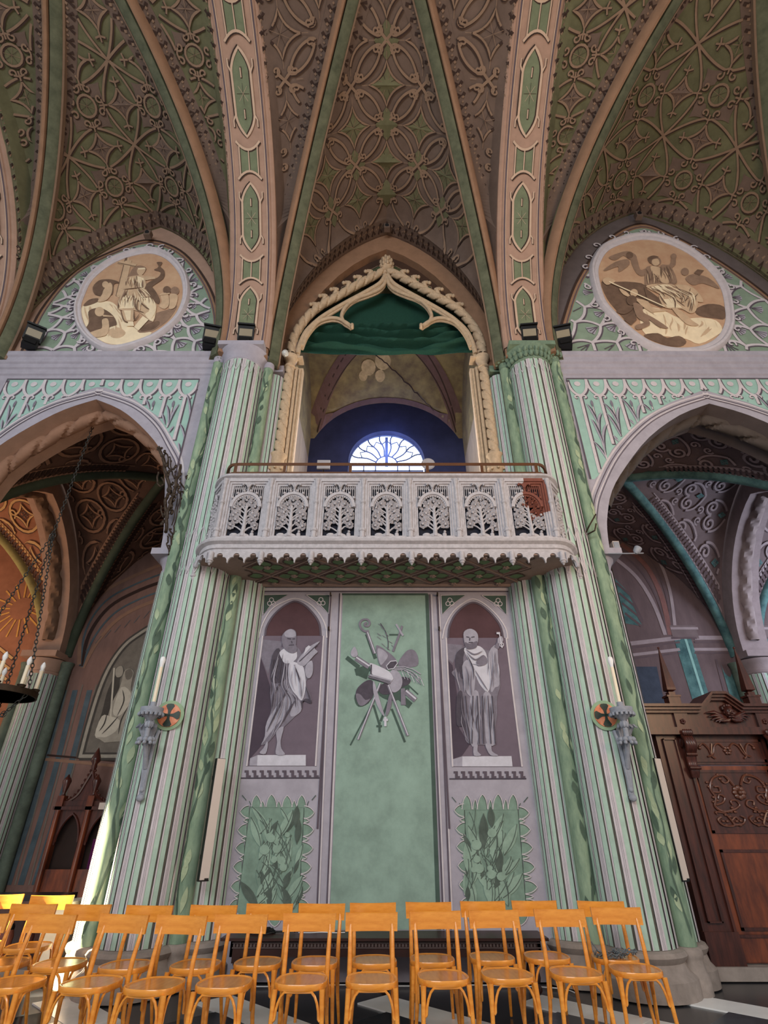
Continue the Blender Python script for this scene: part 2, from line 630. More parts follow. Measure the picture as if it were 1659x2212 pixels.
P.blob(T3((570, 560), (640, 570), (740, 640), (840, 720), (910, 820), (880, 900), (760, 935), (640, 880), (590, 740)), g1, 4)
P.blob(T3((600, 600), (700, 640), (760, 720), (700, 820), (640, 860), (600, 720)), g2, 5)
P.blob(T3((735, 880), (800, 810), (890, 800), (910, 840), (850, 920), (760, 935)), g0, 5)
P.line(T3((735, 880), (800, 808), (890, 798), (912, 838), (850, 922), (762, 937), (735, 880)), 0.012, g3, 6)
P.blob(T3((470, 840), (560, 860), (780, 970), (830, 1110), (520, 1020), (490, 930)), g3, 5)
P.blob(T3((440, 1060), (480, 1010), (830, 1110), (780, 1170)), g2, 6)
for k in range(3):
    P.line(T3((445, 1060 - 15 * k + 5), (800, 1165 - 18 * k)), 0.007, g0, 7)
P.line(T3((495, 860), (490, 1010)), 0.02, g0, 6)
P.line(T3((250, 750), (460, 890)), 0.075, g1, 3)
P.line(T3((255, 740), (465, 880)), 0.02, g3, 4)
P.blob(T3((165, 680), (225, 570), (275, 660), (270, 720), (210, 740)), g2, 4)
P.line(T3((425, 330), (550, 680)), 0.045, g1, 3)
P.line(T3((432, 335), (556, 680)), 0.014, g3, 4)
P.line(T3(*smooth_path([(455, 320), (400, 330), (340, 290), (310, 210), (350, 150), (430, 140), (470, 190), (450, 240), (400, 240), (395, 205), (430, 190)], 5)), 0.03, g1, 4)
P.line(T3((840, 650), (960, 330), (985, 240)), 0.032, g1, 3)
P.line(T3((890, 215), (1000, 400)), 0.028, g2, 4)
for k, (x, y) in enumerate(((640, 230), (680, 280), (740, 370), (700, 410), (620, 430), (690, 540), (800, 500), (760, 600), (840, 560), (620, 380))):
    P.line(T3((x - 30, y - 20), (x + 30, y + 20 + 8 * (k % 3))), 0.045, g1, 4, taper=True)
P.line(T3(*smooth_path([(640, 200), (720, 330), (760, 480), (760, 620)], 5)), 0.012, g0, 3)
for k in range(3):
    P.line(T3((860, 900 + 22 * k), (1010, 890 + 25 * k), (1150, 930 + 45 * k), (1280, 1010 + 80 * k)), 0.014, g2, 5)
for k in range(14):
    x, y = 960 + 25 * k, 960 + (k % 2) * 60 + 9 * k
    P.line(T3((x, y - 40), (x + 45, y + 60)), 0.05, (g2, g3, g1)[k % 3], 6, taper=True)
P.blob(T3((965, 1240), (1030, 1230), (1045, 1500), (965, 1500)), g1, 3)
P.line(T3((1040, 1280), (1200, 1420)), 0.075, g1, 3)
P.line(T3((1045, 1270), (1205, 1405)), 0.022, g3, 4)
P.line(T3((760, 1180), (1075, 1990)), 0.035, g1, 4)
P.line(T3((765, 1180), (1080, 1985)), 0.012, g3, 5)
P.line(T3((640, 1150), (285, 2050)), 0.03, g1, 4)
P.line(T3((636, 1150), (281, 2050)), 0.012, g3, 5)
P.line(T3(*smooth_path([(530, 1120), (560, 1300), (620, 1500), (700, 1680)], 5)), 0.06, g2, 5, taper=True)
P.line(T3(*smooth_path([(800, 1320), (780, 1500), (730, 1680)], 5)), 0.06, g1, 5, taper=True)
P.line(T3((718, 1690), (718, 1840)), 0.032, g3, 6)
P.line(T3((685, 1738), (760, 1738)), 0.03, g3, 6)
P.build('painted_trophy', wall_back, label='painted trophy of crozier, mitre, torch, open book and crossed staffs on the green panel')


def niche(T, W, side):
    """the lilac field, pointed niche and plinth of one painted statue"""
    P = Paint(on_wall(YW))
    if side < 0:
        arch = smooth_path([(412, 680), (425, 600), (480, 500), (560, 420), (640, 370), (705, 352), (790, 390), (880, 480), (930, 570), (943, 680)], 4)
        body = [(388, 680), (970, 680), (893, 1925), (236, 1925)]
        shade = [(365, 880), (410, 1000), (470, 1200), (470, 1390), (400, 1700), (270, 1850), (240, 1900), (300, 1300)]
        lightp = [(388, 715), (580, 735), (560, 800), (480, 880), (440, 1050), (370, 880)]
        plinth, pside = [(340, 1820), (800, 1818), (800, 1922), (335, 1922)], [(268, 1850), (340, 1820), (335, 1922), (262, 1922)]
        fret = (215, 935, 1965, 2035)
        outline = smooth_path([(350, 700), (390, 560), (470, 430), (580, 360), (700, 325), (830, 370), (930, 470), (990, 590), (1000, 700)], 4)
        spand = ([(400, 290), (630, 285), (470, 385), (390, 480)], [(800, 290), (1030, 290), (1020, 470), (930, 380)])
    else:
        arch = smooth_path([(560, 690), (570, 590), (620, 480), (700, 400), (790, 358), (880, 390), (980, 480), (1050, 580), (1075, 690)], 4)
        body = [(540, 690), (1105, 690), (1255, 1905), (600, 1905)]
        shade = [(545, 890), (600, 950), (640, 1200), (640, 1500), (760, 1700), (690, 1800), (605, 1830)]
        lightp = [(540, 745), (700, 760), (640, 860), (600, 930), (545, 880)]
        plinth, pside = [(692, 1808), (1155, 1805), (1165, 1902), (692, 1902)], [(602, 1835), (692, 1808), (692, 1902), (602, 1902)]
        fret = (610, 1295, 1948, 2015)
        outline = smooth_path([(505, 700), (530, 580), (600, 450), (690, 370), (790, 325), (900, 370), (1020, 480), (1100, 600), (1120, 700)], 4)
        spand = ([(490, 290), (720, 285), (590, 385), (500, 470)], [(870, 290), (1105, 290), (1110, 470), (1030, 390)])
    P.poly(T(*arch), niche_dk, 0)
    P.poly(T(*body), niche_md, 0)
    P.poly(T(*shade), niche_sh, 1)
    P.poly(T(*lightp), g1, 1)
    P.line(T(*outline), 0.02, lilac_l, 2)
    P.line(T(*arch), 0.028, lilac_d, 2)
    for s in spand:
        P.poly(T(*s), deep_green, 0)
        cx, cy = sum(p[0] for p in s) / 4, sum(p[1] for p in s) / 4
        for k in range(3):
            a = 2.1 * k + 0.5
            P.line(T(*arc(cx + 22 * cos(a), cy + 22 * sin(a), 20, 0, 2 * pi, 10)), 0.012, lilac_l, 2)
        P.line(T(*s, s[0]), 0.012, lilac_l, 2)
    P.poly(T(*plinth), g3, 2)
    P.poly(T(*pside), g2, 2)
    P.line(T(body[0], body[3]), 0.022, lilac_l, 2)
    P.line(T(body[1], body[2]), 0.022, lilac_l, 2)
    x0, x1, y0, y1 = fret
    n = 10
    for k in range(n):
        x = x0 + (x1 - x0) * k / n
        P.poly(T((x, y0), (x + 40, y0), (x + 40, y1 - 22), (x + 60, y1 - 22), (x + 60, y1), (x + 14, y1), (x + 14, y0 + 20), (x, y0 + 20)), lilac_d, 1)
    P.line(T((x0 - 40, y1 + 4), (x1, y1 + 2)), 0.015, g0, 1)
    P.build('painted_niche', wall_back)


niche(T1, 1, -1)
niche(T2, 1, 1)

# bearded saint reading a book, left niche
P = Paint(on_wall(YW))
P.blob(T1((545, 800), (480, 870), (465, 1010), (470, 1120), (460, 1230), (470, 1390), (430, 1500), (410, 1640), (372, 1725), (440, 1700), (520, 1610), (600, 1545), (700, 1450), (755, 1400), (760, 1300), (850, 1330), (845, 1250), (800, 1130), (870, 1020), (860, 920), (800, 960), (750, 830), (690, 780)), g1, 3)
P.blob(T1((480, 870), (545, 800), (600, 950), (630, 1060), (560, 1130), (470, 1120), (465, 1010)), g0, 4)
P.blob(T1((430, 1500), (560, 1300), (640, 1180), (700, 1290), (620, 1420), (500, 1560), (380, 1720), (410, 1640)), g2, 4)
P.blob(T1((650, 1430), (700, 1290), (755, 1330), (755, 1400), (690, 1450)), g2, 4)
P.blob(T1((760, 1300), (850, 1330), (845, 1290), (780, 1290), (765, 1390)), g0, 4)
P.blob(T1((655, 930), (635, 1000), (640, 1120), (670, 1200), (720, 1260), (765, 1300), (800, 1180), (795, 1060), (770, 970), (700, 935)), g3, 5)
P.blob(T1((600, 800), (550, 840), (565, 890), (600, 945), (660, 940), (712, 900), (715, 840), (690, 785), (640, 770)), g3, 5)
P.blob(T1((597, 650), (650, 618), (700, 635), (712, 690), (700, 790), (650, 810), (585, 780), (572, 700)), g1, 6)
P.blob(T1((600, 650), (650, 622), (695, 640), (705, 690), (650, 700), (605, 690)), g2, 7)
P.blob(T1((580, 720), (620, 760), (700, 760), (715, 830), (660, 850), (590, 800)), g1, 7)
for a, b in (((625, 710), (660, 715)), ((675, 715), (700, 712)), ((665, 735), (672, 755)), ((640, 775), (690, 772))):
    P.line(T1(a, b), 0.012, g0, 8)
P.blob(T1((715, 935), (790, 830), (830, 790), (935, 735), (885, 800), (915, 835), (880, 870), (800, 960), (770, 970)), g2, 6)
P.blob(T1((800, 800), (830, 775), (850, 790), (780, 870)), g3, 7)
P.line(T1((740, 930), (910, 770)), 0.014, g0, 7)
P.blob(T1((800, 970), (860, 920), (868, 1030), (835, 1090), (800, 1060)), g2, 6)
P.blob(T1((520, 1590), (590, 1550), (562, 1680), (570, 1760), (603, 1815), (515, 1812), (528, 1700)), g2, 5)
P.blob(T1((430, 1690), (400, 1750), (360, 1800), (418, 1808), (440, 1720)), g2, 5)
for pts in ([(640, 1160), (560, 1330), (430, 1600)], [(700, 1300), (620, 1430), (540, 1560)], [(500, 900), (480, 1000), (540, 1100)], [(560, 1130), (500, 1240), (475, 1380)], [(690, 960), (740, 1100), (760, 1260)], [(800, 1170), (830, 1250), (850, 1320)]):
    P.line(T1(*smooth_path(pts, 5)), 0.022, g0, 9, taper=True)
robe = T1((545, 800), (480, 870), (465, 1010), (470, 1120), (460, 1230), (470, 1390), (430, 1500), (410, 1640), (372, 1725), (440, 1700), (520, 1610), (600, 1545), (700, 1450), (755, 1400), (760, 1300), (640, 1120), (650, 930))
P.folds(robe, (T1((540, 820), (470, 1050), (470, 1250), (420, 1550), (380, 1720)), T1((650, 900), (660, 1180), (760, 1310), (740, 1420), (560, 1600))), 20, (g0, g2, g1, g2), 0.014, 9, 3)
P.folds(T1((655, 930), (635, 1000), (640, 1120), (670, 1200), (720, 1260), (765, 1300), (800, 1180), (795, 1060), (770, 970), (700, 935)), (T1((650, 950), (645, 1100), (700, 1250)), T1((760, 960), (790, 1100), (770, 1290))), 7, (g2,), 0.012, 9, 4)
P.build('painted_saint', wall_back, label='grisaille painting of a bearded saint in robes holding an open book')

# saint with keys, right niche
P = Paint(on_wall(YW))
P.blob(T2((720, 770), (640, 820), (625, 900), (630, 980), (590, 1020), (640, 1090), (660, 1200), (640, 1500), (700, 1520), (720, 1650), (770, 1695), (880, 1700), (1005, 1700), (1000, 1560), (1020, 1420), (1020, 1250), (1050, 1130), (1030, 950), (1015, 760), (950, 810), (870, 790), (800, 770)), g1, 3)
P.blob(T2((720, 780), (640, 830), (625, 920), (640, 1000), (700, 1080), (700, 880)), g0, 4)
P.blob(T2((710, 790), (830, 765), (900, 810), (930, 900), (960, 1050), (930, 1200), (850, 1120), (800, 1000), (740, 880)), g3, 4)
P.blob(T2((690, 960), (750, 900), (810, 1000), (805, 1180), (780, 1250), (720, 1180)), g2, 5)
P.blob(T2((940, 830), (1015, 760), (1030, 950), (1040, 1130), (1000, 1160), (960, 1200), (935, 1000)), g2, 4)
P.blob(T2((800, 1000), (850, 1100), (930, 1205), (960, 1080), (920, 960)), g3, 5)
P.blob(T2((770, 1230), (840, 1200), (860, 1450), (830, 1690), (770, 1690), (760, 1450)), g2, 4)
P.blob(T2((890, 1220), (960, 1230), (990, 1500), (1000, 1690), (920, 1680), (900, 1450)), g2, 4)
P.blob(T2((640, 1250), (690, 1200), (720, 1500), (740, 1670), (700, 1530), (640, 1510)), g0, 4)
P.blob(T2((705, 640), (760, 608), (815, 630), (840, 680), (830, 760), (780, 800), (730, 790), (708, 720)), g2, 6)
P.blob(T2((715, 735), (760, 750), (830, 725), (825, 780), (780, 800), (730, 795)), mat('grisaille_beard', (112, 106, 118), 0.9, 0.15, 12), 7)
for a, b in (((728, 685), (755, 690)), ((775, 690), (805, 685)), ((762, 695), (758, 722)), ((750, 738), (790, 738))):
    P.line(T2(a, b), 0.012, g0, 8)
P.blob(T2((835, 900), (890, 855), (930, 910), (900, 950), (840, 960), (820, 930)), g1, 7)
P.line(T2((790, 940), (850, 950)), 0.05, g2, 8, taper=True)
P.line(T2((1010, 790), (1050, 720)), 0.06, g1, 6)
P.blob(T2((1025, 700), (1060, 680), (1075, 720), (1050, 750), (1025, 740)), g2, 7)
P.line(T2((1035, 640), (1065, 790)), 0.014, g3, 8)
P.line(T2((1012, 650), (1045, 655)), 0.03, g3, 8)
P.line(T2(*arc(1060, 760, 18, 0, 2 * pi, 10)), 0.012, g3, 8)
P.blob(T2((800, 1700), (835, 1700), (835, 1760), (868, 1798), (800, 1800)), g2, 5)
P.blob(T2((910, 1690), (960, 1690), (970, 1760), (1030, 1800), (960, 1800), (920, 1740)), g2, 5)
for x0, x1 in ((790, 780), (830, 850), (880, 890), (930, 960), (970, 1000), (720, 760)):
    P.line(T2((x0, 1240), (x1, 1690)), 0.014, g0, 8)
for pts in ([(720, 800), (800, 850), (880, 820)], [(730, 830), (810, 900), (880, 860)], [(810, 1000), (870, 1100), (930, 1190)], [(1000, 830), (980, 1000), (950, 1180)], [(720, 960), (760, 1100), (780, 1240)]):
    P.line(T2(*smooth_path(pts, 5)), 0.018, g1, 9, taper=True)
P.folds(T2((640, 1200), (640, 1500), (700, 1520), (720, 1650), (770, 1695), (880, 1700), (1005, 1700), (1000, 1560), (1020, 1420), (1020, 1250), (940, 1200), (780, 1230)), (T2((660, 1200), (650, 1450), (720, 1690)), T2((1010, 1200), (1010, 1450), (1000, 1695))), 18, (g0, g2, g1), 0.014, 9, 5)
P.folds(T2((630, 830), (625, 920), (600, 1020), (660, 1200), (780, 1240), (810, 1000), (760, 880), (700, 800)), (T2((640, 840), (610, 1010), (660, 1190)), T2((720, 830), (800, 1010), (780, 1230))), 10, (g0, g2, g1), 0.013, 9, 6)
P.folds(T2((930, 830), (1015, 770), (1035, 950), (1045, 1130), (940, 1200), (920, 1000)), (T2((935, 840), (925, 1020), (940, 1190)), T2((1010, 790), (1035, 960), (1040, 1130))), 8, (g1, g3, g2), 0.013, 9, 7)
P.build('painted_saint', wall_back, label='grisaille painting of a bald saint raising a pair of keys')


# serrated leaf panels
def leaf_panel(T, lobes_t, lobes_r, lobes_l, tip, seed):
    rnd = random.Random(seed)
    P = Paint(on_wall(YW))
    lv = lambda y: lobes_l['v'] + lobes_l['s'] * (y - 430)
    rv = lambda y: lobes_r['v'] + lobes_r['s'] * (y - 430)
    yb = tip[1] - 125
    body = [(lv(420), 420), (rv(420), 420), (rv(yb), yb), (lv(yb), yb)]
    P.poly(T(*body), leaf_c, 0)
    P.poly(T(*[(x + (8 if x < 700 else -8), y) for x, y in body]), leaf_b, 1)
    lobes = []
    for (tx, ty, hw) in lobes_t:
        lobes.append((quad((tx - hw, 428), (tx - hw * 0.9, ty + 30), (tx, ty), 5)[:-1] + quad((tx, ty), (tx + hw * 0.9, ty + 30), (tx + hw, 428), 5), (-7, 6)))
    for q, v in ((lobes_r, rv), (lobes_l, lv)):
        for (tx, ty, hw) in q['p']:
            e = v(ty)
            sgn = 30 if tx < e else -30
            lobes.append((quad((e, ty - hw), (tx + sgn, ty - hw * 0.9), (tx, ty), 5)[:-1] + quad((tx, ty), (tx + sgn, ty + hw * 0.9), (e, ty + hw), 5), (0, 12)))
    for k in range(4):
        tx = (lv(yb) + rv(yb)) / 2 + (1.5 - k) * 132
        lobes.append((quad((tx + 65, yb), (tx + 60, tip[1] - 30), (tx, tip[1]), 5)[:-1] + quad((tx, tip[1]), (tx - 60, tip[1] - 30), (tx - 65, yb), 5), (-7, 0)))
    for lb, (ox, oy) in lobes:
        P.poly(T(*lb), leaf_c, 1)
        P.poly(T(*[(x + ox, y + oy) for x, y in lb]), leaf_b, 2)
        P.line(T(*lb), 0.009, lilac_l, 3)
    cx = (lobes_t[0][0] + lobes_t[-1][0]) / 2
    for k in range(70):
        bx = cx + rnd.uniform(-190, 190) - 20
        by = rnd.uniform(560, tip[1] - 140)
        L, a = rnd.uniform(130, 330), rnd.uniform(-0.7, 0.7)
        dx, dy = sin(a), -cos(a)
        p0, p2 = (bx, by), (bx + dx * L, by + dy * L)
        if not (lv(p2[1]) - 25 < p2[0] < rv(p2[1]) + 25 and p2[1] > 400):
            continue
        w = L * rnd.uniform(0.22, 0.36)
        mid = (bx + dx * L / 2, by + dy * L / 2)
        nx, ny = -dy * w / 2, dx * w / 2
        lf = quad(p0, (mid[0] + 2 * nx, mid[1] + 2 * ny), p2, 6) + quad(p2, (mid[0] - 2 * nx, mid[1] - 2 * ny), p0, 6)[1:-1]
        P.poly(T(*lf), (leaf_a, leaf_b, leaf_a, leaf_c)[k % 4], 3)
        P.line(T(*quad(p0, (mid[0] + nx, mid[1] + ny), p2, 6)), 0.008, leaf_c, 4)
    for k in range(9):
        bx, by, r = cx + rnd.uniform(-150, 100), rnd.uniform(620, 1000), rnd.uniform(22, 46)
        P.poly(T(*arc(bx, by, r, 0, 2 * pi, 12)[:-1]), leaf_a, 5)
    for (x, y, s) in ((lobes_t[0][0] - 110, 345, 1), (lobes_t[-1][0] + 108, 345, -1)):
        P.line(T((x - 18 * s, y - 22), (x + 18 * s, y + 22)), 0.06, deep_green, 2, taper=True)
        P.line(T((x + 45 * s, y + 30), (x + 62 * s, y + 70)), 0.05, deep_green, 2, taper=True)
    P.build('painted_foliage', wall_back, label='painted panel of green leaves with a serrated outline')


leaf_panel(T4, [(475, 320, 45), (530, 372, 22), (610, 315, 47), (675, 372, 22), (750, 325, 45), (812, 368, 22), (880, 320, 42)],
           {'v': 905, 's': -0.055, 'p': [(992, 475, 58), (948, 548, 20), (985, 632, 58), (942, 713, 20), (980, 797, 58), (927, 878, 20), (965, 965, 60), (918, 1050, 20), (957, 1137, 60), (908, 1222, 20), (945, 1300, 55)]},
           {'v': 412, 's': -0.13, 'p': [(327, 470, 58), (358, 546, 20), (306, 635, 58), (338, 712, 20), (288, 797, 58), (324, 880, 20), (266, 965, 60), (299, 1052, 20), (245, 1140, 60), (276, 1230, 20), (235, 1305, 55)]}, (640, 1500), 3)
leaf_panel(T5, [(665, 306, 42), (735, 340, 20), (797, 300, 44), (865, 342, 20), (930, 298, 44), (995, 340, 20), (1058, 300, 42)],
           {'v': 1105, 's': 0.085, 'p': [(1195, 460, 55), (1160, 525, 19), (1205, 602, 55), (1175, 680, 19), (1225, 755, 56), (1195, 832, 19), (1243, 920, 57), (1213, 1000, 19), (1265, 1090, 58), (1232, 1172, 19), (1275, 1240, 50)]},
           {'v': 640, 's': 0.045, 'p': [(556, 435, 55), (603, 518, 19), (570, 592, 55), (612, 668, 19), (577, 745, 56), (620, 825, 19), (588, 907, 57), (630, 988, 19), (598, 1068, 58), (642, 1150, 19), (606, 1225, 50)]}, (905, 1415), 5)

# tall painted fillets with iron pins beside the green panel
mb = MB()
for (xa, ya, xb, yb) in ((715, 1285, 687, 1790), (944, 1285, 973, 1790)):
    a, b = at(xa, ya, YW), at(xb, yb, YW)
    mb.use(lilac_d).box2((a.x - 0.012, YW - 0.012, b.z), (a.x + 0.012, YW, a.z))
    for z in (a.z - 0.02, a.z - 0.55):
        mb.use(iron).tube([(a.x, YW, z), (a.x, YW - 0.07, z), (a.x, YW - 0.08, z + 0.03)], 0.012)
mb.build('curtain_pin', None, wall_back)


# ------------------------------------------------------------------ walls of the side bays
def side_wall(name, side, apex, inner, outer_b, xc_edges, label):
    ax = at(*apex, YS)
    ins = [at(x, y, YS) for x, y in inner]                   # from apex down to the jamb
    jamb = ins[-1]
    half = smooth_path([(p.x, p.z) for p in ins], 3)
    mirror = [(2 * ax.x - x, z) for x, z in half]
    x0, x1 = xc_edges                                          # pier side, far side
    mb = MB()
    mb.use(arch_lilac if side < 0 else mat('dark_soffit_plaster', (104, 94, 94), 0.9, 0.12, 4))  # the right arch is of darker plaster than the left
    top = 14.0
    poly = [(x0, jamb.z)] + [(jamb.x, jamb.z)] + half[::-1] + [(ax.x, top), (x0, top)]
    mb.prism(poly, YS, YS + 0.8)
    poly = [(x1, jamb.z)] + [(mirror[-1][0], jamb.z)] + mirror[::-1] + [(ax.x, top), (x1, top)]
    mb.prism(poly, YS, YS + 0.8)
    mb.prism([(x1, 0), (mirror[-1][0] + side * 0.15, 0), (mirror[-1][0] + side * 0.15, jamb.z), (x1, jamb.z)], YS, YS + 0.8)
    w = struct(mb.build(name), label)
    # painted face
    P = Paint(on_wall(YS))
    P.poly([(x0, jamb.z), (jamb.x, jamb.z)] + half[::-1][1:] + [(ax.x, 8.7), (x0, 8.7)], lilac, 0)
    P.poly([(x1, jamb.z), (mirror[-1][0], jamb.z)] + mirror[::-1][1:] + [(ax.x, 8.7), (x1, 8.7)], lilac, 0)
    out = [at(x, y, YS) for x, y in outer_b]
    oh = [(p.x, p.z) for p in out]
    om = [(2 * ax.x - x, z) for x, z in oh]
    for d, m, wd in ((0.0, lilac_l, 0.035), (0.05, lilac_d, 0.014), (0.085, lilac_l, 0.02), (0.11, lilac_d, 0.012)):
        for q in (oh, om):
            c = [(x + (ax.x - x) * d * 0.35, z - d) for x, z in q]
            P.line(smooth_path(c, 5), wd, m, 2)
    return w, P, ax, half, mirror, oh, om


LA = [(208, 863), (260, 885), (304, 920), (344, 967), (356, 1010), (355, 1109), (353, 1152), (347, 1187)]
LO = [(208, 842), (289, 868), (341, 907), (373, 956), (394, 999), (397, 1060), (394, 1130)]
wall_left, PL, axl, halfl, mirl, ohl, oml = side_wall('wall_left', -1, (208, 863), LA, LO, (-2.9, -7.9), 'painted wall of the bay left of the balcony with a pointed arch into the aisle')
RA = [(1532, 872), (1468, 897), (1403, 944), (1353, 1006), (1322, 1060), (1312, 1113), (1312, 1150), (1317, 1187)]
RO = [(1529, 850), (1450, 875), (1387, 910), (1325, 975), (1284, 1053), (1273, 1100), (1270, 1150)]
wall_right, PR, axr, halfr, mirr, ohr, omr = side_wall('wall_right', 1, (1532, 872), RA, RO, (2.9, 9.2), 'painted wall of the bay right of the balcony with a pointed arch into the aisle')


def below(curve, u):
    """height of an arch outline (list of (x, z)) at x"""
    best = None
    for (xa, za), (xb, zb) in zip(curve, curve[1:]):
        if min(xa, xb) <= u <= max(xa, xb) and xa != xb:
            z = za + (zb - za) * (u - xa) / (xb - xa)
            best = z if best is None else max(best, z)
    return best


def spandrel(P, wall, oh, om, x_in, x_out, z_top, n):
    curve = sorted(oh + om)
    lo, hi = min(x_in, x_out), max(x_in, x_out)
    zb = 6.3
    # green field as strips above the arch
    N = 70
    for k in range(N):
        a, b = lo + (hi - lo) * k / N, lo + (hi - lo) * (k + 1) / N
        za, zz = below(curve, a), below(curve, b)
        za = max(zb, (za if za is not None else zb) + 0.06)
        zz = max(zb, (zz if zz is not None else zb) + 0.06)
        P.mb.use(spandrel_green).add([P.mp(a, za, 0.006), P.mp(b, zz, 0.006), P.mp(b, z_top, 0.006), P.mp(a, z_top, 0.006)], [(0, 1, 2, 3)])
    ins = lambda u, v: lo < u < hi and v < z_top and v > max(zb, (below(curve, u) or zb) + 0.05)
    P.inside = ins
    st = (hi - lo) / n
    rnd = random.Random(4)
    for k in range(n):
        u = lo + st * (k + 0.5)
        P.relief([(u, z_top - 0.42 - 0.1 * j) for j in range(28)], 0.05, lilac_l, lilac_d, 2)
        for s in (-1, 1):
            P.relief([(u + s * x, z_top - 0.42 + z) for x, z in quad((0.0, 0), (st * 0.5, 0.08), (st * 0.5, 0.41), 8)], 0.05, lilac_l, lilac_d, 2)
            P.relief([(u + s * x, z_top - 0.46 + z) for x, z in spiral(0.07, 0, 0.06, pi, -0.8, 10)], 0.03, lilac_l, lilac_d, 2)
        P.poly(arc(u, z_top - 0.13, 0.06, 0, 2 * pi, 10)[:-1], lilac_l, 3)
        # reed between the stems
        um = lo + st * (k + 1.0)
        zt = z_top - 0.55
        P.relief([(um, zt - 0.1 * j) for j in range(26)], 0.02, lilac_l, lilac_d, 2)
        P.line([(um, zt + 0.02 - 0.04 * j) for j in range(5)], 0.05, g1, 4, taper=True)
        for j in range(9):
            s = 1 if j % 2 else -1
            z0 = zt - 0.5 - 0.22 * j
            ex, ez = rnd.uniform(0.08, 0.17), rnd.uniform(0.4, 0.7)
            P.line([(um + s * x, z0 + z) for x, z in quad((0, 0), (0.02, ez * 0.7), (ex, ez), 6)], 0.05, g2, 3, taper=True)
            P.line([(um + 0.02 + s * x, z0 - 0.02 + z) for x, z in quad((0, 0), (0.02, ez * 0.7), (ex, ez), 6)], 0.022, g0, 4, taper=True)
    P.inside = None
    P.line([(lo, zb), (lo, z_top), (hi, z_top), (hi, zb)], 0.03, lilac_d, 3)
    P.build('painted_spandrel', wall)


xl = at(431, 820, YS); xr_ = at(1223, 819, YS)
spandrel(PL, wall_left, ohl, oml, xl.x, 2 * axl.x - xl.x, xl.z, 10)
spandrel(PR, wall_right, ohr, omr, xr_.x, 2 * axr.x - xr_.x, xr_.z, 14)


# rope moulding under the arches
def rope(path, r, m, wall, name='rope_moulding', turns=9):
    mb = MB()
    n, L = 16, len(path)
    vs = []
    for i, p in enumerate(path):
        p = Vector(p)
        t = (Vector(path[min(i + 1, L - 1)]) - Vector(path[max(i - 1, 0)])).normalized()
        N = Vector((0, 1, 0))
        B = t.cross(N)
        for k in range(n):
            a = 2 * pi * k / n
            rr = r * (1.05 - 0.5 * max(0.0, cos(2 * a + 2 * pi * turns * i / L)) ** 4)
            vs.append(p + (N * cos(a) + B * sin(a)) * rr)
    fs = []
    for i in range(L - 1):
        for k in range(n):
            q = (k + 1) % n
            fs.append((i * n + k, i * n + q, (i + 1) * n + q, (i + 1) * n + k))
    mb.add(vs, fs)
    return mb.build(name, m, wall, smooth=50)


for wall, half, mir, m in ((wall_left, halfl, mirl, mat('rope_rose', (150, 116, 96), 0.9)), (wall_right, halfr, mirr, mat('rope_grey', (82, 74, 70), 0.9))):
    pts = half[:-1][::-1] + mir[1:-1]
    pts = [p for p in smooth_path(pts, 6) if p[1] > 6.0]
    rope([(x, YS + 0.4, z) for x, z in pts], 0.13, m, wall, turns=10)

# cornices
for wall, xa, xb in ((wall_left, -2.95, -7.6), (wall_right, 2.95, 9.0)):
    mb = MB()
    prof = [(0, 8.62), (0.03, 8.65), (0.03, 8.76), (0.06, 8.79), (0.06, 8.87), (0.09, 8.90), (0.09, 9.02), (0.12, 9.05), (0.12, 9.15), (0, 9.18)]
    vs = [(x, YS - d, z) for x in (xa, xb) for d, z in prof]
    n = len(prof)
    mb.add(vs, [(i, (i + 1) % n, (i + 1) % n + n, i + n) for i in range(n)] + [tuple(range(n)), tuple(range(n, 2 * n))])
    mb.build('cornice', lilac, wall)

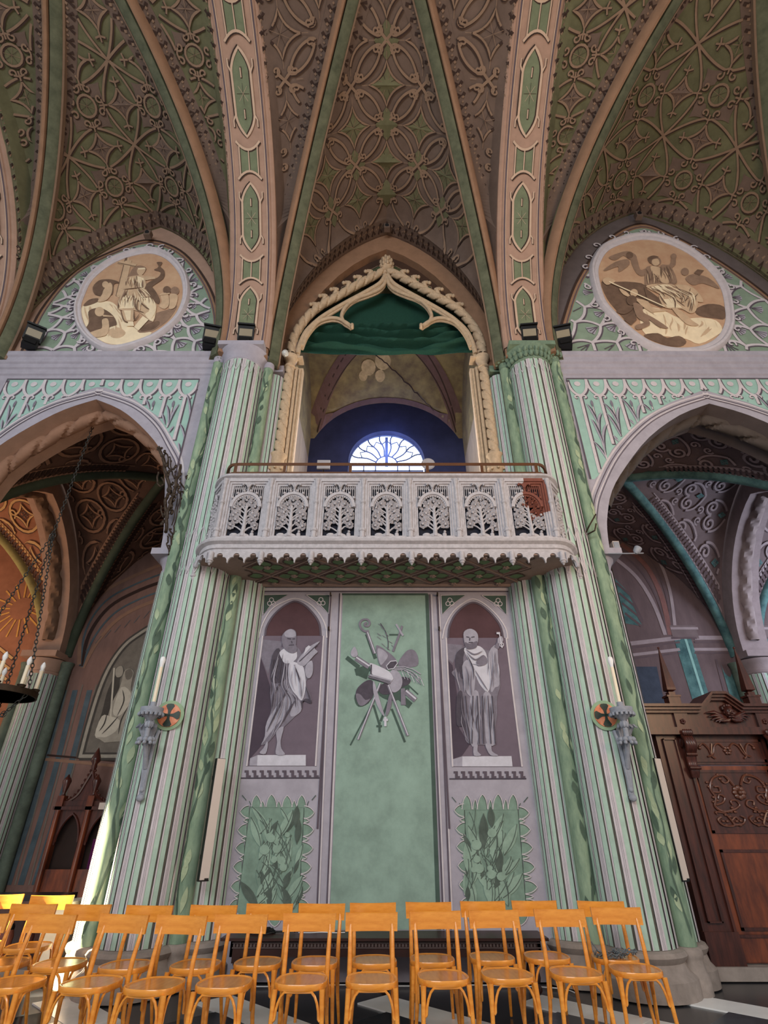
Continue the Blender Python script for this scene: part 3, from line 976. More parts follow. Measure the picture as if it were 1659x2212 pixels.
# ------------------------------------------------------------------ lunettes with the oval canvases
def lunette(wall, band, medal, xa, xb, zb, seed):
    """fish-scale branches around the oval; band: photo outline of the pointed border"""
    P = Paint(on_wall(YS))
    bo = [(p.x, p.z) for p in (at(x, y, YS) for x, y in band)]
    full = smooth_path(bo, 6)
    mo = [(p.x, p.z) for p in (at(x, y, YS) for x, y in medal)]
    cx, cz = sum(p[0] for p in mo) / len(mo), sum(p[1] for p in mo) / len(mo)
    fld = [(cx + (x - cx) * 0.94, cz + (z - cz) * 0.94 - 0.03) for x, z in full]
    base = [(xa, zb), (xb, zb)]
    P.poly([(full[0][0], zb)] + full + [(full[-1][0], zb)], rib_brown, 0)
    P.poly([(fld[0][0], zb)] + fld + [(fld[-1][0], zb)], lun_green, 1)
    P.line(full, 0.05, vbd, 2)
    P.line([(cx + (x - cx) * 0.95, cz + (z - cz) * 0.95) for x, z in full], 0.02, lilac_d, 2)
    lim = sorted(fld)
    P.inside = lambda u, v: zb + 0.03 < v < (below(lim, u) or -9) - 0.05
    ring = smooth_path(mo, 6, True)
    n = 22
    for lev, (r0, r1) in enumerate(((1.10, 1.38), (1.38, 1.70), (1.70, 2.06), (2.06, 2.5), (2.5, 3.0))):
        for k in range(n):
            def q(a, r):
                f = (a / n) * len(ring)
                i = int(f) % len(ring)
                x, z = ring[i]
                return (cx + (x - cx) * r, cz + (z - cz) * r)
            a = k + 0.5 * (lev % 2)
            p0, p1 = q(a, r0), q(a, r1)
            for s in (-0.5, 0.5):
                e = q(a + s, r1)
                mid = q(a + s * 0.9, r0 + (r1 - r0) * 0.35)
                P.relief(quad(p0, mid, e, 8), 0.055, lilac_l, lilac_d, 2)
            # fan blossom
            w = ((p1[0] - p0[0]) * 0.75, (p1[1] - p0[1]) * 0.75)
            nx, nz = -w[1] * 0.4, w[0] * 0.4
            b = (p0[0] + w[0] * 0.25, p0[1] + w[1] * 0.25)
            P.poly([b, (p0[0] + w[0] * 0.9 + nx, p0[1] + w[1] * 0.9 + nz), (p0[0] + w[0] * 1.05, p0[1] + w[1] * 1.05), (p0[0] + w[0] * 0.9 - nx, p0[1] + w[1] * 0.9 - nz)], lilac, 4)
            for s in (-0.6, 0.0, 0.6):
                P.line([b, (p0[0] + w[0] * 0.95 + nx * s, p0[1] + w[1] * 0.95 + nz * s)], 0.02, lilac_d, 5)
    P.inside = None
    # little curled leaves round the frame
    for k in range(26):
        i = int(k / 26 * len(ring))
        x, z = ring[i]
        u, v = cx + (x - cx) * 1.2, cz + (z - cz) * 1.2
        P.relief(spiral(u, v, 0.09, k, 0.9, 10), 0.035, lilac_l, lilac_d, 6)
    P.build('painted_lunette', wall)
    return mo, (cx, cz)


def oval_painting(mo, c, label, strokes, canvas_m, group=None):
    o = empty('oval_painting', (c[0], YS - 0.01, c[1]), label=label, cat='painting')
    ring = smooth_path(mo, 6, True)
    rel = [(x - c[0], z - c[1]) for x, z in ring]
    path = [Vector((x, 0, z)) for x, z in rel]
    L = len(path)
    vs, fs = [], []
    prof = [(1.0, 0.0), (1.0, -0.03), (1.02, -0.05), (1.06, -0.05), (1.08, -0.085), (1.11, -0.085), (1.14, -0.04), (1.15, 0.0)]
    n = len(prof)
    for p in path:
        for k, d in prof:
            vs.append((p.x * k, d, p.z * k))
    for i in range(L):
        for k in range(n - 1):
            fs.append((i * n + k, i * n + k + 1, ((i + 1) % L) * n + k + 1, ((i + 1) % L) * n + k))
    mb = MB(); mb.add(vs, fs)
    mb.build('frame', lilac_l, o, smooth=40)
    P = Paint(lambda u, v, off: Vector((u - c[0], -off - 0.012, v - c[1])))
    P.poly([(x, z) for x, z in ring], canvas_m, 0)
    lim = ring
    strokes(P)
    P.build('canvas', o)
    return o


sep0 = mat('sepia_dark', (116, 92, 76), 0.8, 0.2, 6)
sep1 = mat('sepia_mid', (150, 122, 102), 0.8, 0.15, 6)
sep2 = mat('sepia_light', (206, 176, 144), 0.8, 0.12, 6)
sep3 = mat('sepia_pale', (240, 220, 186), 0.8, 0.08, 5)
sep_sky = mat('sepia_sky', (190, 148, 118), 0.8, 0.14, 2.2, rgb2=(206, 172, 140))
M1 = tracer(160, 530, 1659 / 260, YS)
M2 = tracer(1270, 500, 1659 / 330, YS)


def strokes_left(P):
    T = M1
    P.blob(T((130, 850), (300, 800), (500, 790), (620, 880), (700, 1050), (900, 1180), (1080, 1220), (900, 1320), (600, 1385), (380, 1330), (200, 1180), (120, 980)), sep3, 1)
    P.blob(T((500, 1180), (620, 1150), (720, 1220), (640, 1290), (520, 1280)), sep2, 2)
    P.blob(T((1080, 980), (1300, 900), (1430, 850), (1330, 1020), (1200, 1130), (1050, 1210), (880, 1200)), sep1, 1)
    P.blob(T((960, 1130), (1160, 1060), (1180, 1110), (1080, 1180), (930, 1200)), sep0, 2)
    P.blob(T((700, 240), (770, 200), (740, 420), (660, 700), (600, 715), (670, 480)), sep2, 2)
    P.line(T((730, 190), (600, 715)), 0.05, sep0, 3)
    P.line(T((760, 230), (640, 715)), 0.14, sep2, 3)
    P.line(T((620, 250), (860, 300)), 0.11, sep2, 3)
    P.line(T((615, 262), (855, 312)), 0.022, sep0, 4)
    # figure with chalice
    P.blob(T((830, 330), (920, 300), (1000, 330), (990, 380), (930, 440), (850, 470), (720, 500), (760, 440)), sep1, 4)
    P.blob(T((890, 350), (990, 350), (970, 410), (920, 440), (880, 400)), sep2, 5)
    P.blob(T((890, 340), (985, 335), (998, 355), (895, 362)), sep3, 6)
    P.blob(T((740, 470), (880, 440), (970, 450), (985, 620), (700, 640), (720, 540)), sep2, 5)
    P.blob(T((880, 450), (975, 480), (980, 620), (900, 620)), sep3, 6)
    P.blob(T((960, 450), (1130, 460), (1130, 490), (980, 510)), sep2, 6)
    P.blob(T((1110, 360), (1200, 330), (1255, 380), (1240, 480), (1100, 580), (1020, 660), (1000, 560), (1170, 460), (1200, 390)), sep0, 4)
    P.blob(T((1000, 590), (1090, 600), (1190, 760), (1160, 830), (1040, 700)), sep0, 4)
    P.blob(T((1150, 258), (1225, 258), (1200, 310), (1210, 335), (1160, 335), (1175, 310)), sep0, 5)
    P.blob(T((690, 640), (960, 610), (1060, 720), (1140, 830), (1145, 900), (1100, 1080), (960, 980), (850, 920), (620, 910), (640, 760)), sep2, 5)
    P.blob(T((680, 730), (810, 720), (850, 890), (640, 900)), sep3, 6)
    P.blob(T((900, 740), (1060, 750), (1140, 860), (1100, 1070), (990, 980), (1050, 910)), sep3, 6)
    P.blob(T((680, 920), (830, 920), (840, 1060), (760, 1090), (680, 1040)), sep2, 6)
    P.blob(T((700, 925), (800, 925), (790, 1060), (740, 1060)), sep3, 7)
    P.blob(T((760, 1080), (830, 1080), (840, 1140), (740, 1140)), sep3, 7)
    P.blob(T((960, 1000), (1040, 1050), (900, 1200), (840, 1150)), sep3, 6)
    for pts in ([(640, 760), (620, 910)], [(850, 720), (870, 900), (980, 960)], [(820, 720), (1000, 880), (1050, 910)], [(1060, 740), (940, 750)], [(690, 640), (960, 610)], [(760, 640), (700, 740)], [(880, 450), (860, 560)], [(840, 930), (850, 1060), (920, 970)], [(660, 920), (700, 1060), (760, 1090)]):
        P.line(T(*smooth_path(pts, 5)), 0.026, sep0, 9, taper=True)
    P.folds(T((690, 640), (960, 610), (1060, 720), (1140, 830), (1145, 900), (1100, 1080), (960, 980), (850, 920), (620, 910), (640, 760)), (T((700, 640), (640, 760), (640, 900)), T((960, 620), (1120, 800), (1100, 1060))), 30, (sep0, sep3, sep1, sep3), 0.022, 9, 2)
    P.folds(T((740, 470), (880, 440), (970, 450), (985, 620), (700, 640), (720, 540)), (T((750, 470), (725, 550), (710, 640)), T((965, 455), (978, 540), (980, 620))), 14, (sep0, sep1, sep3), 0.02, 9, 3)
    P.folds(T((120, 870), (500, 800), (640, 900), (900, 1180), (600, 1370), (250, 1200)), (T((150, 870), (200, 1050), (300, 1250)), T((560, 820), (760, 1080), (800, 1300))), 16, (sep2, sep2, sep3), 0.05, 3, 4)
    # putti
    P.blob(T((270, 600), (350, 510), (450, 490), (560, 500), (640, 540), (560, 560), (540, 700), (420, 720), (300, 700)), sep0, 4)
    P.blob(T(*arc(445, 565, 45, 0, 2 * pi, 12)[:-1]), sep2, 5)
    P.blob(T((420, 640), (500, 540), (540, 580), (530, 680), (460, 780), (340, 800), (400, 700)), sep2, 5)
    P.blob(T((140, 850), (220, 770), (340, 750), (330, 800), (200, 850)), sep0, 3)
    P.blob(T((210, 940), (300, 890), (420, 900), (550, 990), (600, 1110), (520, 1140), (420, 1180), (220, 1230), (170, 1180), (220, 1080)), sep0, 4)
    P.blob(T(*arc(365, 940, 65, 0, 2 * pi, 12)[:-1]), sep2, 5)
    P.blob(T((400, 1050), (480, 1040), (495, 1180), (440, 1270), (270, 1290), (210, 1240), (330, 1190), (400, 1160)), sep2, 5)
    P.blob(T((400, 980), (540, 1000), (560, 1010), (420, 1010)), sep2, 6)
    P.blob(T(*arc(1290, 640, 55, 0, 2 * pi, 12)[:-1]), sep0, 4)
    P.blob(T(*arc(1400, 650, 58, 0, 2 * pi, 12)[:-1]), sep1, 4)
    P.blob(T((1200, 690), (1300, 690), (1320, 830), (1260, 900), (1180, 860), (1220, 800)), sep2, 4)
    P.blob(T((1330, 700), (1420, 700), (1440, 760), (1400, 880), (1320, 900), (1330, 800)), sep2, 5)
    P.line(T((1190, 710), (1330, 690)), 0.04, sep2, 6)


def strokes_right(P):
    T = M2
    P.blob(T((140, 560), (300, 560), (450, 560), (620, 600), (640, 780), (560, 900), (420, 980), (330, 900), (200, 740)), sep0, 1)
    P.blob(T((1160, 860), (1300, 800), (1470, 830), (1478, 960), (1380, 960), (1200, 930)), sep0, 1)
    P.blob(T((590, 860), (760, 850), (1000, 960), (1200, 950), (1380, 980), (1450, 1080), (1380, 1150), (1200, 1235), (1050, 1180), (800, 1150), (620, 1130), (560, 1000)), sep3, 2)
    P.blob(T((600, 1140), (750, 1120), (850, 1170), (980, 1150), (1060, 1210), (1000, 1265), (850, 1255), (680, 1195)), sep0, 3)
    P.blob(T((610, 560), (620, 420), (680, 390), (760, 400), (880, 390), (960, 560), (880, 600), (640, 610)), sep1, 4)
    P.blob(T((650, 310), (700, 285), (770, 310), (785, 360), (740, 395), (690, 380)), sep1, 5)
    P.blob(T((690, 330), (750, 320), (765, 370), (730, 392), (692, 375)), sep2, 6)
    P.blob(T((640, 310), (700, 282), (760, 300), (690, 320), (670, 370)), sep0, 6)
    P.blob(T((780, 390), (880, 380), (900, 300), (940, 290), (940, 380), (900, 430), (960, 560), (890, 570)), sep1, 5)
    P.blob(T(*arc(922, 290, 30, 0, 2 * pi, 10)[:-1]), sep1, 6)
    P.blob(T((670, 400), (760, 410), (830, 480), (870, 580), (780, 570), (700, 490)), sep2, 6)
    P.blob(T((460, 330), (520, 300), (560, 430), (620, 420), (600, 500), (520, 470)), sep1, 3)
    P.blob(T((620, 620), (740, 590), (920, 600), (940, 680), (1000, 750), (820, 720)), sep2, 6)
    P.blob(T((660, 640), (800, 600), (900, 620), (940, 700), (800, 680)), sep3, 7)
    P.blob(T((930, 610), (1080, 610), (1180, 680), (1240, 790), (1100, 770), (1010, 800), (1000, 740)), sep2, 7)
    P.blob(T((760, 720), (860, 710), (1000, 760), (1100, 770), (1180, 770), (1160, 880), (1100, 910), (1000, 860), (830, 850)), sep2, 6)
    P.blob(T((800, 760), (900, 750), (1010, 850), (850, 850)), sep3, 7)
    P.blob(T((900, 860), (980, 870), (1120, 990), (1190, 1040), (1060, 1030)), sep2, 7)
    P.blob(T((600, 620), (760, 740), (800, 850), (640, 780)), sep0, 5)
    for pts in ([(930, 610), (1010, 700), (1000, 800)], [(1100, 640), (1060, 760), (1000, 800)], [(1180, 700), (1120, 780), (1090, 890)], [(1090, 770), (1070, 850)], [(1130, 770), (1110, 890)], [(740, 600), (960, 740)], [(680, 640), (900, 730)], [(900, 730), (1040, 840)], [(620, 430), (660, 520), (640, 600)], [(700, 480), (780, 570)], [(840, 400), (900, 560)]):
        P.line(T(*smooth_path(pts, 5)), 0.024, sep0, 9, taper=True)
    P.folds(T((620, 600), (920, 600), (1180, 680), (1240, 790), (1160, 880), (1100, 910), (830, 850), (640, 640)), (T((640, 620), (780, 740), (860, 850)), T((920, 610), (1150, 720), (1150, 880))), 30, (sep0, sep3, sep1, sep3), 0.024, 9, 5)
    P.folds(T((610, 560), (620, 420), (680, 390), (760, 400), (880, 390), (960, 560), (880, 600), (640, 610)), (T((650, 410), (620, 500), (630, 600)), T((880, 400), (920, 490), (940, 580))), 18, (sep0, sep2, sep1), 0.022, 9, 6)
    P.folds(T((590, 860), (1000, 960), (1380, 980), (1440, 1080), (1200, 1220), (800, 1150), (560, 1000)), (T((600, 870), (640, 1000), (760, 1120)), T((1380, 990), (1420, 1080), (1250, 1210))), 18, (sep2, sep2, sep3), 0.05, 3, 7)
    # putti and torch
    P.blob(T((220, 300), (300, 260), (420, 230), (510, 270), (520, 330), (440, 320), (380, 280), (290, 330)), sep1, 3)
    P.blob(T(*arc(445, 275, 38, 0, 2 * pi, 10)[:-1]), sep0, 4)
    P.blob(T((170, 430), (290, 350), (420, 320), (440, 380), (330, 460), (320, 400), (190, 445)), sep1, 4)
    P.blob(T(*arc(1045, 455, 42, 0, 2 * pi, 10)[:-1]), sep1, 4)
    P.blob(T((1050, 530), (1130, 480), (1300, 520), (1420, 640), (1240, 580), (1130, 600)), sep1, 3)
    P.blob(T((1140, 470), (1180, 430), (1250, 440), (1200, 500)), sep0, 4)
    P.line(T((220, 570), (820, 840)), 0.035, sep3, 8)
    P.line(T((224, 578), (824, 848)), 0.014, sep0, 7)
    P.blob(T((150, 550), (210, 520), (290, 560), (240, 590), (190, 600)), sep2, 6)
    P.blob(T((330, 640), (400, 670), (470, 730), (640, 780), (690, 850), (860, 880), (690, 900), (740, 940), (600, 850), (500, 760), (380, 710)), sep2, 6)
    P.blob(T(*arc(490, 690, 42, 0, 2 * pi, 10)[:-1]), sep2, 7)
    P.blob(T(*arc(465, 770, 55, 0, 2 * pi, 10)[:-1]), sep0, 7)
    P.blob(T((480, 800), (580, 830), (590, 900), (700, 960), (860, 1070), (760, 1060), (650, 980), (660, 1040), (530, 1090), (510, 1040), (600, 1010), (520, 950)), sep1, 7)
    P.blob(T((300, 890), (380, 830), (480, 830), (460, 880), (380, 920)), sep0, 6)
    P.blob(T((380, 980), (500, 900), (520, 980), (460, 1040)), sep0, 6)


BL = [(47, 760), (90, 669), (163, 586), (253, 539), (322, 519), (390, 542), (441, 600), (470, 669), (476, 760)]
ML = [(317, 551), (358, 562), (388, 595), (396, 635), (386, 672), (364, 700), (322, 728), (254, 748), (214, 736), (185, 705), (177, 671), (183, 645), (204, 605), (254, 568)]
mo, c = lunette(wall_left, BL, ML, -7.5, -2.9, 9.18, 1)
oval_painting(mo, c, 'sepia oval painting of a veiled figure with cross and raised chalice', strokes_left, sep_sky)
BR = [(1200, 765), (1216, 690), (1250, 600), (1310, 520), (1383, 484), (1460, 512), (1560, 568), (1659, 640), (1740, 720), (1760, 765)]
MR = [(1296, 570), (1292, 599), (1306, 649), (1330, 679), (1360, 709), (1399, 737), (1439, 751), (1479, 754), (1519, 748), (1549, 729), (1564, 699), (1564, 669), (1556, 629), (1535, 595), (1503, 564), (1469, 542), (1429, 526), (1389, 521), (1350, 528), (1314, 544)]
mo, c = lunette(wall_right, BR, MR, 2.9, 8.6, 9.18, 2)
oval_painting(mo, c, 'sepia oval painting of a seated figure on clouds above a torch bearing putto', strokes_right, sep_sky)


# ------------------------------------------------------------------ clustered pillars
def fluted(mb, c, r, z0, z1, n, ph=0.0, cap=True):
    """painted shaft: each flute is a set of flat strips of stone, line, green and painted shadow"""
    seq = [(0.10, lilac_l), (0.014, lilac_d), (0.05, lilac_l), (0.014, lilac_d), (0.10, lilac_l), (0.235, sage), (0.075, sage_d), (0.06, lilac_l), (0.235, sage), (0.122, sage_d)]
    per = 2 * pi / n
    for i in range(n):
        a = ph + i * per
        for k, (w, m) in enumerate(seq):
            b = a + w * per / 1.0
            zt, zb = z1, z0
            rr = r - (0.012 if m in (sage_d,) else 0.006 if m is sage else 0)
            st = 2 if w > 0.09 else 1
            for q in range(st):
                a0, a1 = a + (b - a) * q / st, a + (b - a) * (q + 1) / st
                mb.use(m).add([(c[0] + rr * cos(a0), c[1] + rr * sin(a0), zb), (c[0] + rr * cos(a1), c[1] + rr * sin(a1), zb), (c[0] + rr * cos(a1), c[1] + rr * sin(a1), zt), (c[0] + rr * cos(a0), c[1] + rr * sin(a0), zt)], [(0, 1, 2, 3)])
            a = b


def vine(parent, c, r, z0, z1, a0, a1, seed):
    """painted trailing leaves on a marbled colonnette"""
    rnd = random.Random(seed)
    P = Paint(lambda u, v, off: Vector((c[0] + (r + off) * cos(u), c[1] + (r + off) * sin(u), v)))
    z, u = z0 + 0.1, (a0 + a1) / 2
    pts = []
    while z < z1 - 0.1:
        u = min(a1 - 0.3, max(a0 + 0.3, u + rnd.uniform(-0.35, 0.35)))
        pts.append((u, z))
        z += 0.13
        if rnd.random() < 0.8:
            s = rnd.choice((-1, 1))
            L, w = rnd.uniform(0.13, 0.25), rnd.uniform(0.45, 0.85)
            lu, lz = u + s * rnd.uniform(0.15, 0.5), z + rnd.uniform(-0.05, 0.05)
            lf = [(lu + w * sin(pi * t) * 0.5 + s * 0.3 * t, lz + L * t) for t in [i / 5 for i in range(6)]] + [(lu - w * sin(pi * t) * 0.5 + s * 0.3 * t, lz + L * t) for t in [i / 5 for i in range(4, 0, -1)]]
            P.poly(lf, marble_lf if rnd.random() < 0.5 else marble_ll, 1)
    P.line(smooth_path(pts, 3), 0.12, marble_lf, 1)
    # width given in radians on the u axis, so the stem stays thin
    P.build('painted_vine', parent)


def base_prof(r):
    return [(r * 1.28 + 0.02, 0), (r * 1.28 + 0.02, 0.15), (r * 1.25 + 0.01, 0.17), (r * 1.14 + 0.01, 0.20), (r * 1.06 + 0.01, 0.27), (r * 1.10 + 0.015, 0.29), (r * 1.15 + 0.02, 0.325), (r * 1.10 + 0.015, 0.36), (r * 1.02, 0.375), (r * 0.9, 0.38)]


def cap_prof(r, z, h):
    return [(r * 0.98, z), (r * 1.06, z + 0.03), (r * 1.06, z + 0.06), (r * 1.0, z + 0.08), (r * 1.03, z + h * 0.45), (r * 1.12, z + h * 0.7), (r * 1.26, z + h * 0.86), (r * 1.3, z + h), (r * 0.5, z + h)]


def pillar(cx, s, name, label, foliage_cap=False):
    """s: direction of the balcony bay seen from the pillar"""
    p = empty(name, (cx, 7.12, 0), label=label, cat='pillar', kind='structure')
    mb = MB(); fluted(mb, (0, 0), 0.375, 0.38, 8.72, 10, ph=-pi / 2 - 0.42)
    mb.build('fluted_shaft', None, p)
    mb = MB(); mb.box((0, 0.35, 4.4), (0.72, 0.75, 8.8))
    mb.build('core', lilac, p)
    ci, co = (s * 0.44, 0.05), (-s * 0.455, -0.10)
    for c, a, sd in ((ci, (-pi * 0.9, -pi * 0.1), 11), (co, (-pi * 0.95, -pi * 0.05), 12)):
        mb = MB(); mb.lathe([(0.095, 0.38), (0.095, 8.85)], (c[0], c[1], 0), 16)
        o = mb.build('colonnette', marble, p, smooth=40)
        vine(o, c, 0.095, 0.4, 8.8, a[0], a[1], sd + int(cx * 3))
    # responds: towards the balcony recess and towards the aisle arch
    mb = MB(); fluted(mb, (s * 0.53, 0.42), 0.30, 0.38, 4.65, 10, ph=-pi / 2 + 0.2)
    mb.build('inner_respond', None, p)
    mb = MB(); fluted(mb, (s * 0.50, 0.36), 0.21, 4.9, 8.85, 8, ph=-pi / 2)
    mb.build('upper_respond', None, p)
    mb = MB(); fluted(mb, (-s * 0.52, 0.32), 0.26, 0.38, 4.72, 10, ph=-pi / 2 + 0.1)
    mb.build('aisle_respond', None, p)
    # stone bases
    mb = MB()
    for c, r in (((0, 0), 0.375), (ci, 0.10), (co, 0.10), ((s * 0.53, 0.42), 0.30), ((-s * 0.52, 0.32), 0.26)):
        mb.lathe(base_prof(r), (c[0], c[1], 0), 26)
    mb.build('base', stone, p, smooth=35)
    # aisle capital with its square block
    mb = MB()
    mb.lathe(cap_prof(0.24, 4.70, 0.26), (-s * 0.52, 0.32, 0), 24)
    mb.box((-s * 0.60, 0.36, 5.0), (0.52, 0.78, 0.10))
    mb.build('aisle_capital', lilac, p, smooth=35)
    mcap = mat('capital_green', (112, 132, 112), 0.8, 0.2, 12) if foliage_cap else lilac
    mb = MB()
    mb.lathe(cap_prof(0.365, 8.70, 0.32), (0, 0, 0), 28)
    for c in (ci, co):
        mb.lathe(cap_prof(0.10, 8.82, 0.26), (c[0], c[1], 0), 16)
    mb.box((0, 0.06, 9.07), (0.84, 0.96, 0.10))
    if foliage_cap:
        for k in range(14):
            a = -pi + k * pi / 13
            for rr, z in ((0.42, 8.95), (0.39, 8.84)):
                mb.ball((rr * cos(a), rr * sin(a), z), 0.06, 6, 4, (0.8, 0.8, 1.3))
        for c in (ci, co):
            for k in range(6):
                a = -pi + k * pi / 5
                mb.ball((c[0] + 0.14 * cos(a), c[1] + 0.14 * sin(a), 9.0), 0.05, 6, 4, (0.8, 0.8, 1.4))
    mb.box((s * 0.52, 0.36, 9.0), (0.34, 0.4, 0.16))
    mb.build('capital', mcap, p, smooth=35)
    # painted tracery heads of the flutes
    per = 2 * pi / 10
    P = Paint(lambda u, v, off: Vector(((0.377 + off) * cos(u), (0.377 + off) * sin(u), v)))
    for z0, sg in ((8.66, -1), (4.72, -1), (4.98, 1)):
        for i in range(10):
            a = -pi / 2 - 0.42 + (i + 0.14) * per
            for q in (a, a + per * 0.5):
                w = per * 0.25
                P.line([(q + w * (1 - t), z0 + sg * 0.24 * (t ** 0.6)) for t in [k / 6 for k in range(7)]], 0.02, lilac_l, 2)
                P.line([(q + w * (1 + t), z0 + sg * 0.24 * (t ** 0.6)) for t in [k / 6 for k in range(7)]], 0.02, lilac_l, 2)
    P.build('painted_tracery', p)
    return p


pillar(-2.67, 1, 'pillar', 'clustered pillar with painted green and lilac flutes left of the balcony')
pillar(2.67, -1, 'pillar', 'clustered pillar with painted green and lilac flutes and a leafy green capital right of the balcony', True)
# neighbouring pillars at the ends of the side bays
pillar(-7.78, 1, 'pillar', 'pillar at the far end of the left bay, mostly outside the picture')
pillar(9.0, -1, 'pillar', 'pillar at the far end of the right bay, outside the picture', True)


# ------------------------------------------------------------------ nave vault
ceiling = empty('ceiling', (0, 0, 0), label='painted Gothic rib vault over the nave in brown and green', kind='structure')


class Bay:
    def __init__(s, xc, hw, yw, yr, zw):
        s.xc, s.hw, s.yw, s.yr, s.zw = xc, hw, yw, yr, zw
        s.rw = hw - 0.46
        s.cache = {}

    def xr(s, Y):
        return s.rw * (Y - YC) / (s.yr - YC)

    def zr(s, Y):
        if Y >= s.yr:
            return ZS
        t = (s.yr - Y) / (s.yr - YC)
        return ZS + (ZC - ZS) * sqrt(max(0, 1 - (1 - t) ** 2))

    def zcrown(s, Y):
        return ZC + (s.zw - ZC) * max(0, (Y - YC) / (s.yw - YC))

    def wall_pt(s, t, Y):
        zr, zc = s.zr(Y), s.zcrown(Y)
        return Vector((s.xc + t * s.xr(Y), Y, zr + max(0.0, zc - zr) * pshape(t)))

    def table(s, Y):
        k = round(Y, 2)
        if k not in s.cache:
            pts = [s.wall_pt(sin(i / 24 * pi / 2), k) for i in range(25)]
            cum = [0]
            for a, b in zip(pts, pts[1:]):
                cum.append(cum[-1] + (b - a).length)
            s.cache[k] = cum
        return s.cache[k]

    def uv_wall(s, u, v, off):
        """u: length across from the ridge, v: distance from the wall along the ridge"""
        Y = max(YC + 0.02, s.yw - v)
        cum = s.table(Y)
        a = min(abs(u), cum[-1] - 1e-4)
        i = 0
        while i < 23 and cum[i + 1] < a:
            i += 1
        f = (a - cum[i]) / max(1e-6, cum[i + 1] - cum[i])
        t = sin((i + f) / 24 * pi / 2)
        p = s.wall_pt(t if u >= 0 else -t, Y)
        # push down / inwards
        d = Vector((s.xc - p.x, -1.2, -max(1.0, 2.5 * (1 - t)))).normalized()
        return p + d * off * 2.2

    def len_wall(s, v):
        return s.table(max(YC + 0.02, s.yw - v))[-1]

    def tr_pt(s, x, th, off=0.0, sg=1):
        """transverse web: x offset from the bay centre (0..hw), th angle 0 springing .. pi/2 crown"""
        yr = YC + (s.yr - YC) * min(1, x / s.rw)
        zr = s.zr(yr)
        zc = ZC - 0.25 * x / s.hw
        Y = YC + (yr - YC) * cos(th)
        z = zr + (zc - zr) * sin(th)
        return Vector((s.xc + sg * x, Y - off * 2.0 * cos(th) - off * 0.5, z - off * 2.2 * sin(th)))


def web_mesh(bay, m):
    mb = MB()
    Ys = [bay.yw + 0.15, bay.yr + 0.1] + [YC + (bay.yr - YC) * cos(i / 26 * pi / 2) for i in range(27)]
    NT = 28
    rows = []
    for Y in Ys:
        rows.append([bay.wall_pt(sin((j / NT * 2 - 1) * pi / 2), max(Y, YC + 0.001)) for j in range(NT + 1)])
    vs = [p for r in rows for p in r]
    w = NT + 1
    fs = [(i * w + j, i * w + j + 1, (i + 1) * w + j + 1, (i + 1) * w + j) for i in range(len(rows) - 1) for j in range(NT)]
    mb.add(vs, fs)
    n = 20
    for sg in (-1, 1):
        xs = [bay.hw + 0.12] + [bay.hw - (bay.hw - bay.rw) * k / 4 for k in range(5)] + [bay.rw * (1 - k / 18) for k in range(1, 19)]
        vs = [bay.tr_pt(max(x, 0.001), i / n * pi / 2, 0, sg) for x in xs for i in range(n + 1)]
        w = n + 1
        fs = [(i * w + j, i * w + j + 1, (i + 1) * w + j + 1, (i + 1) * w + j) for i in range(len(xs) - 1) for j in range(n)]
        mb.add(vs, fs)
    o = mb.build('vault_web', m, ceiling, smooth=30)
    # the opposite half of the bay, behind the camera
    o2 = o.copy()
    COL.objects.link(o2)
    o2.scale = (1, -1, 1)
    o2.location = (0, 2 * YC, 0)
    return o


def rib_sweep(bay, sg):
    """diagonal rib: green painted band with a brown roll on its outer side"""
    th = [i / 30 * pi / 2 for i in range(31)]
    path = []
    for t in th:
        Y = YC + (bay.yr - YC) * cos(t)
        path.append(Vector((bay.xc + sg * bay.xr(Y), Y, bay.zr(Y))))
    path = [path[0] + Vector((0, 0, -0.15))] + path
    D = Vector((-sg * bay.rw, -(bay.yr - YC), 0)).normalized()
    side = Vector((0, 0, 1)).cross(D).normalized() * -sg      # towards the bay centre line
    if side.x * sg > 0:
        side = -side
    def T(i):
        a, b = path[max(i - 1, 0)], path[min(i + 1, len(path) - 1)]
        return (b - a).normalized()
    def B(i):
        return (T(i).cross(side)).normalized() * (1 if (T(i).cross(side)).z < 0 or T(i).cross(side).dot(D) > 0 else -1)
    g = MB()
    g.sweep(path, [(0.16, -0.1), (0.16, 0.06), (0.12, 0.10), (-0.03, 0.12), (-0.05, 0.0), (-0.05, -0.1)], lambda i: side, B)
    g.build('rib_band', rib_green, ceiling, smooth=40)
    b = MB()
    b.sweep(path, [(-0.05, -0.1), (-0.05, 0.08), (-0.075, 0.14), (-0.12, 0.15), (-0.16, 0.10), (-0.18, 0.0), (-0.18, -0.1)], lambda i: side, B)
    b.build('rib_roll', rib_brown, ceiling, smooth=50)
    f = MB()
    f.sweep(path, [(0.16, -0.1), (0.16, 0.07), (0.19, 0.05), (0.20, -0.1)], lambda i: side, B)
    f.build('rib_fillet', vbl, ceiling, smooth=50)


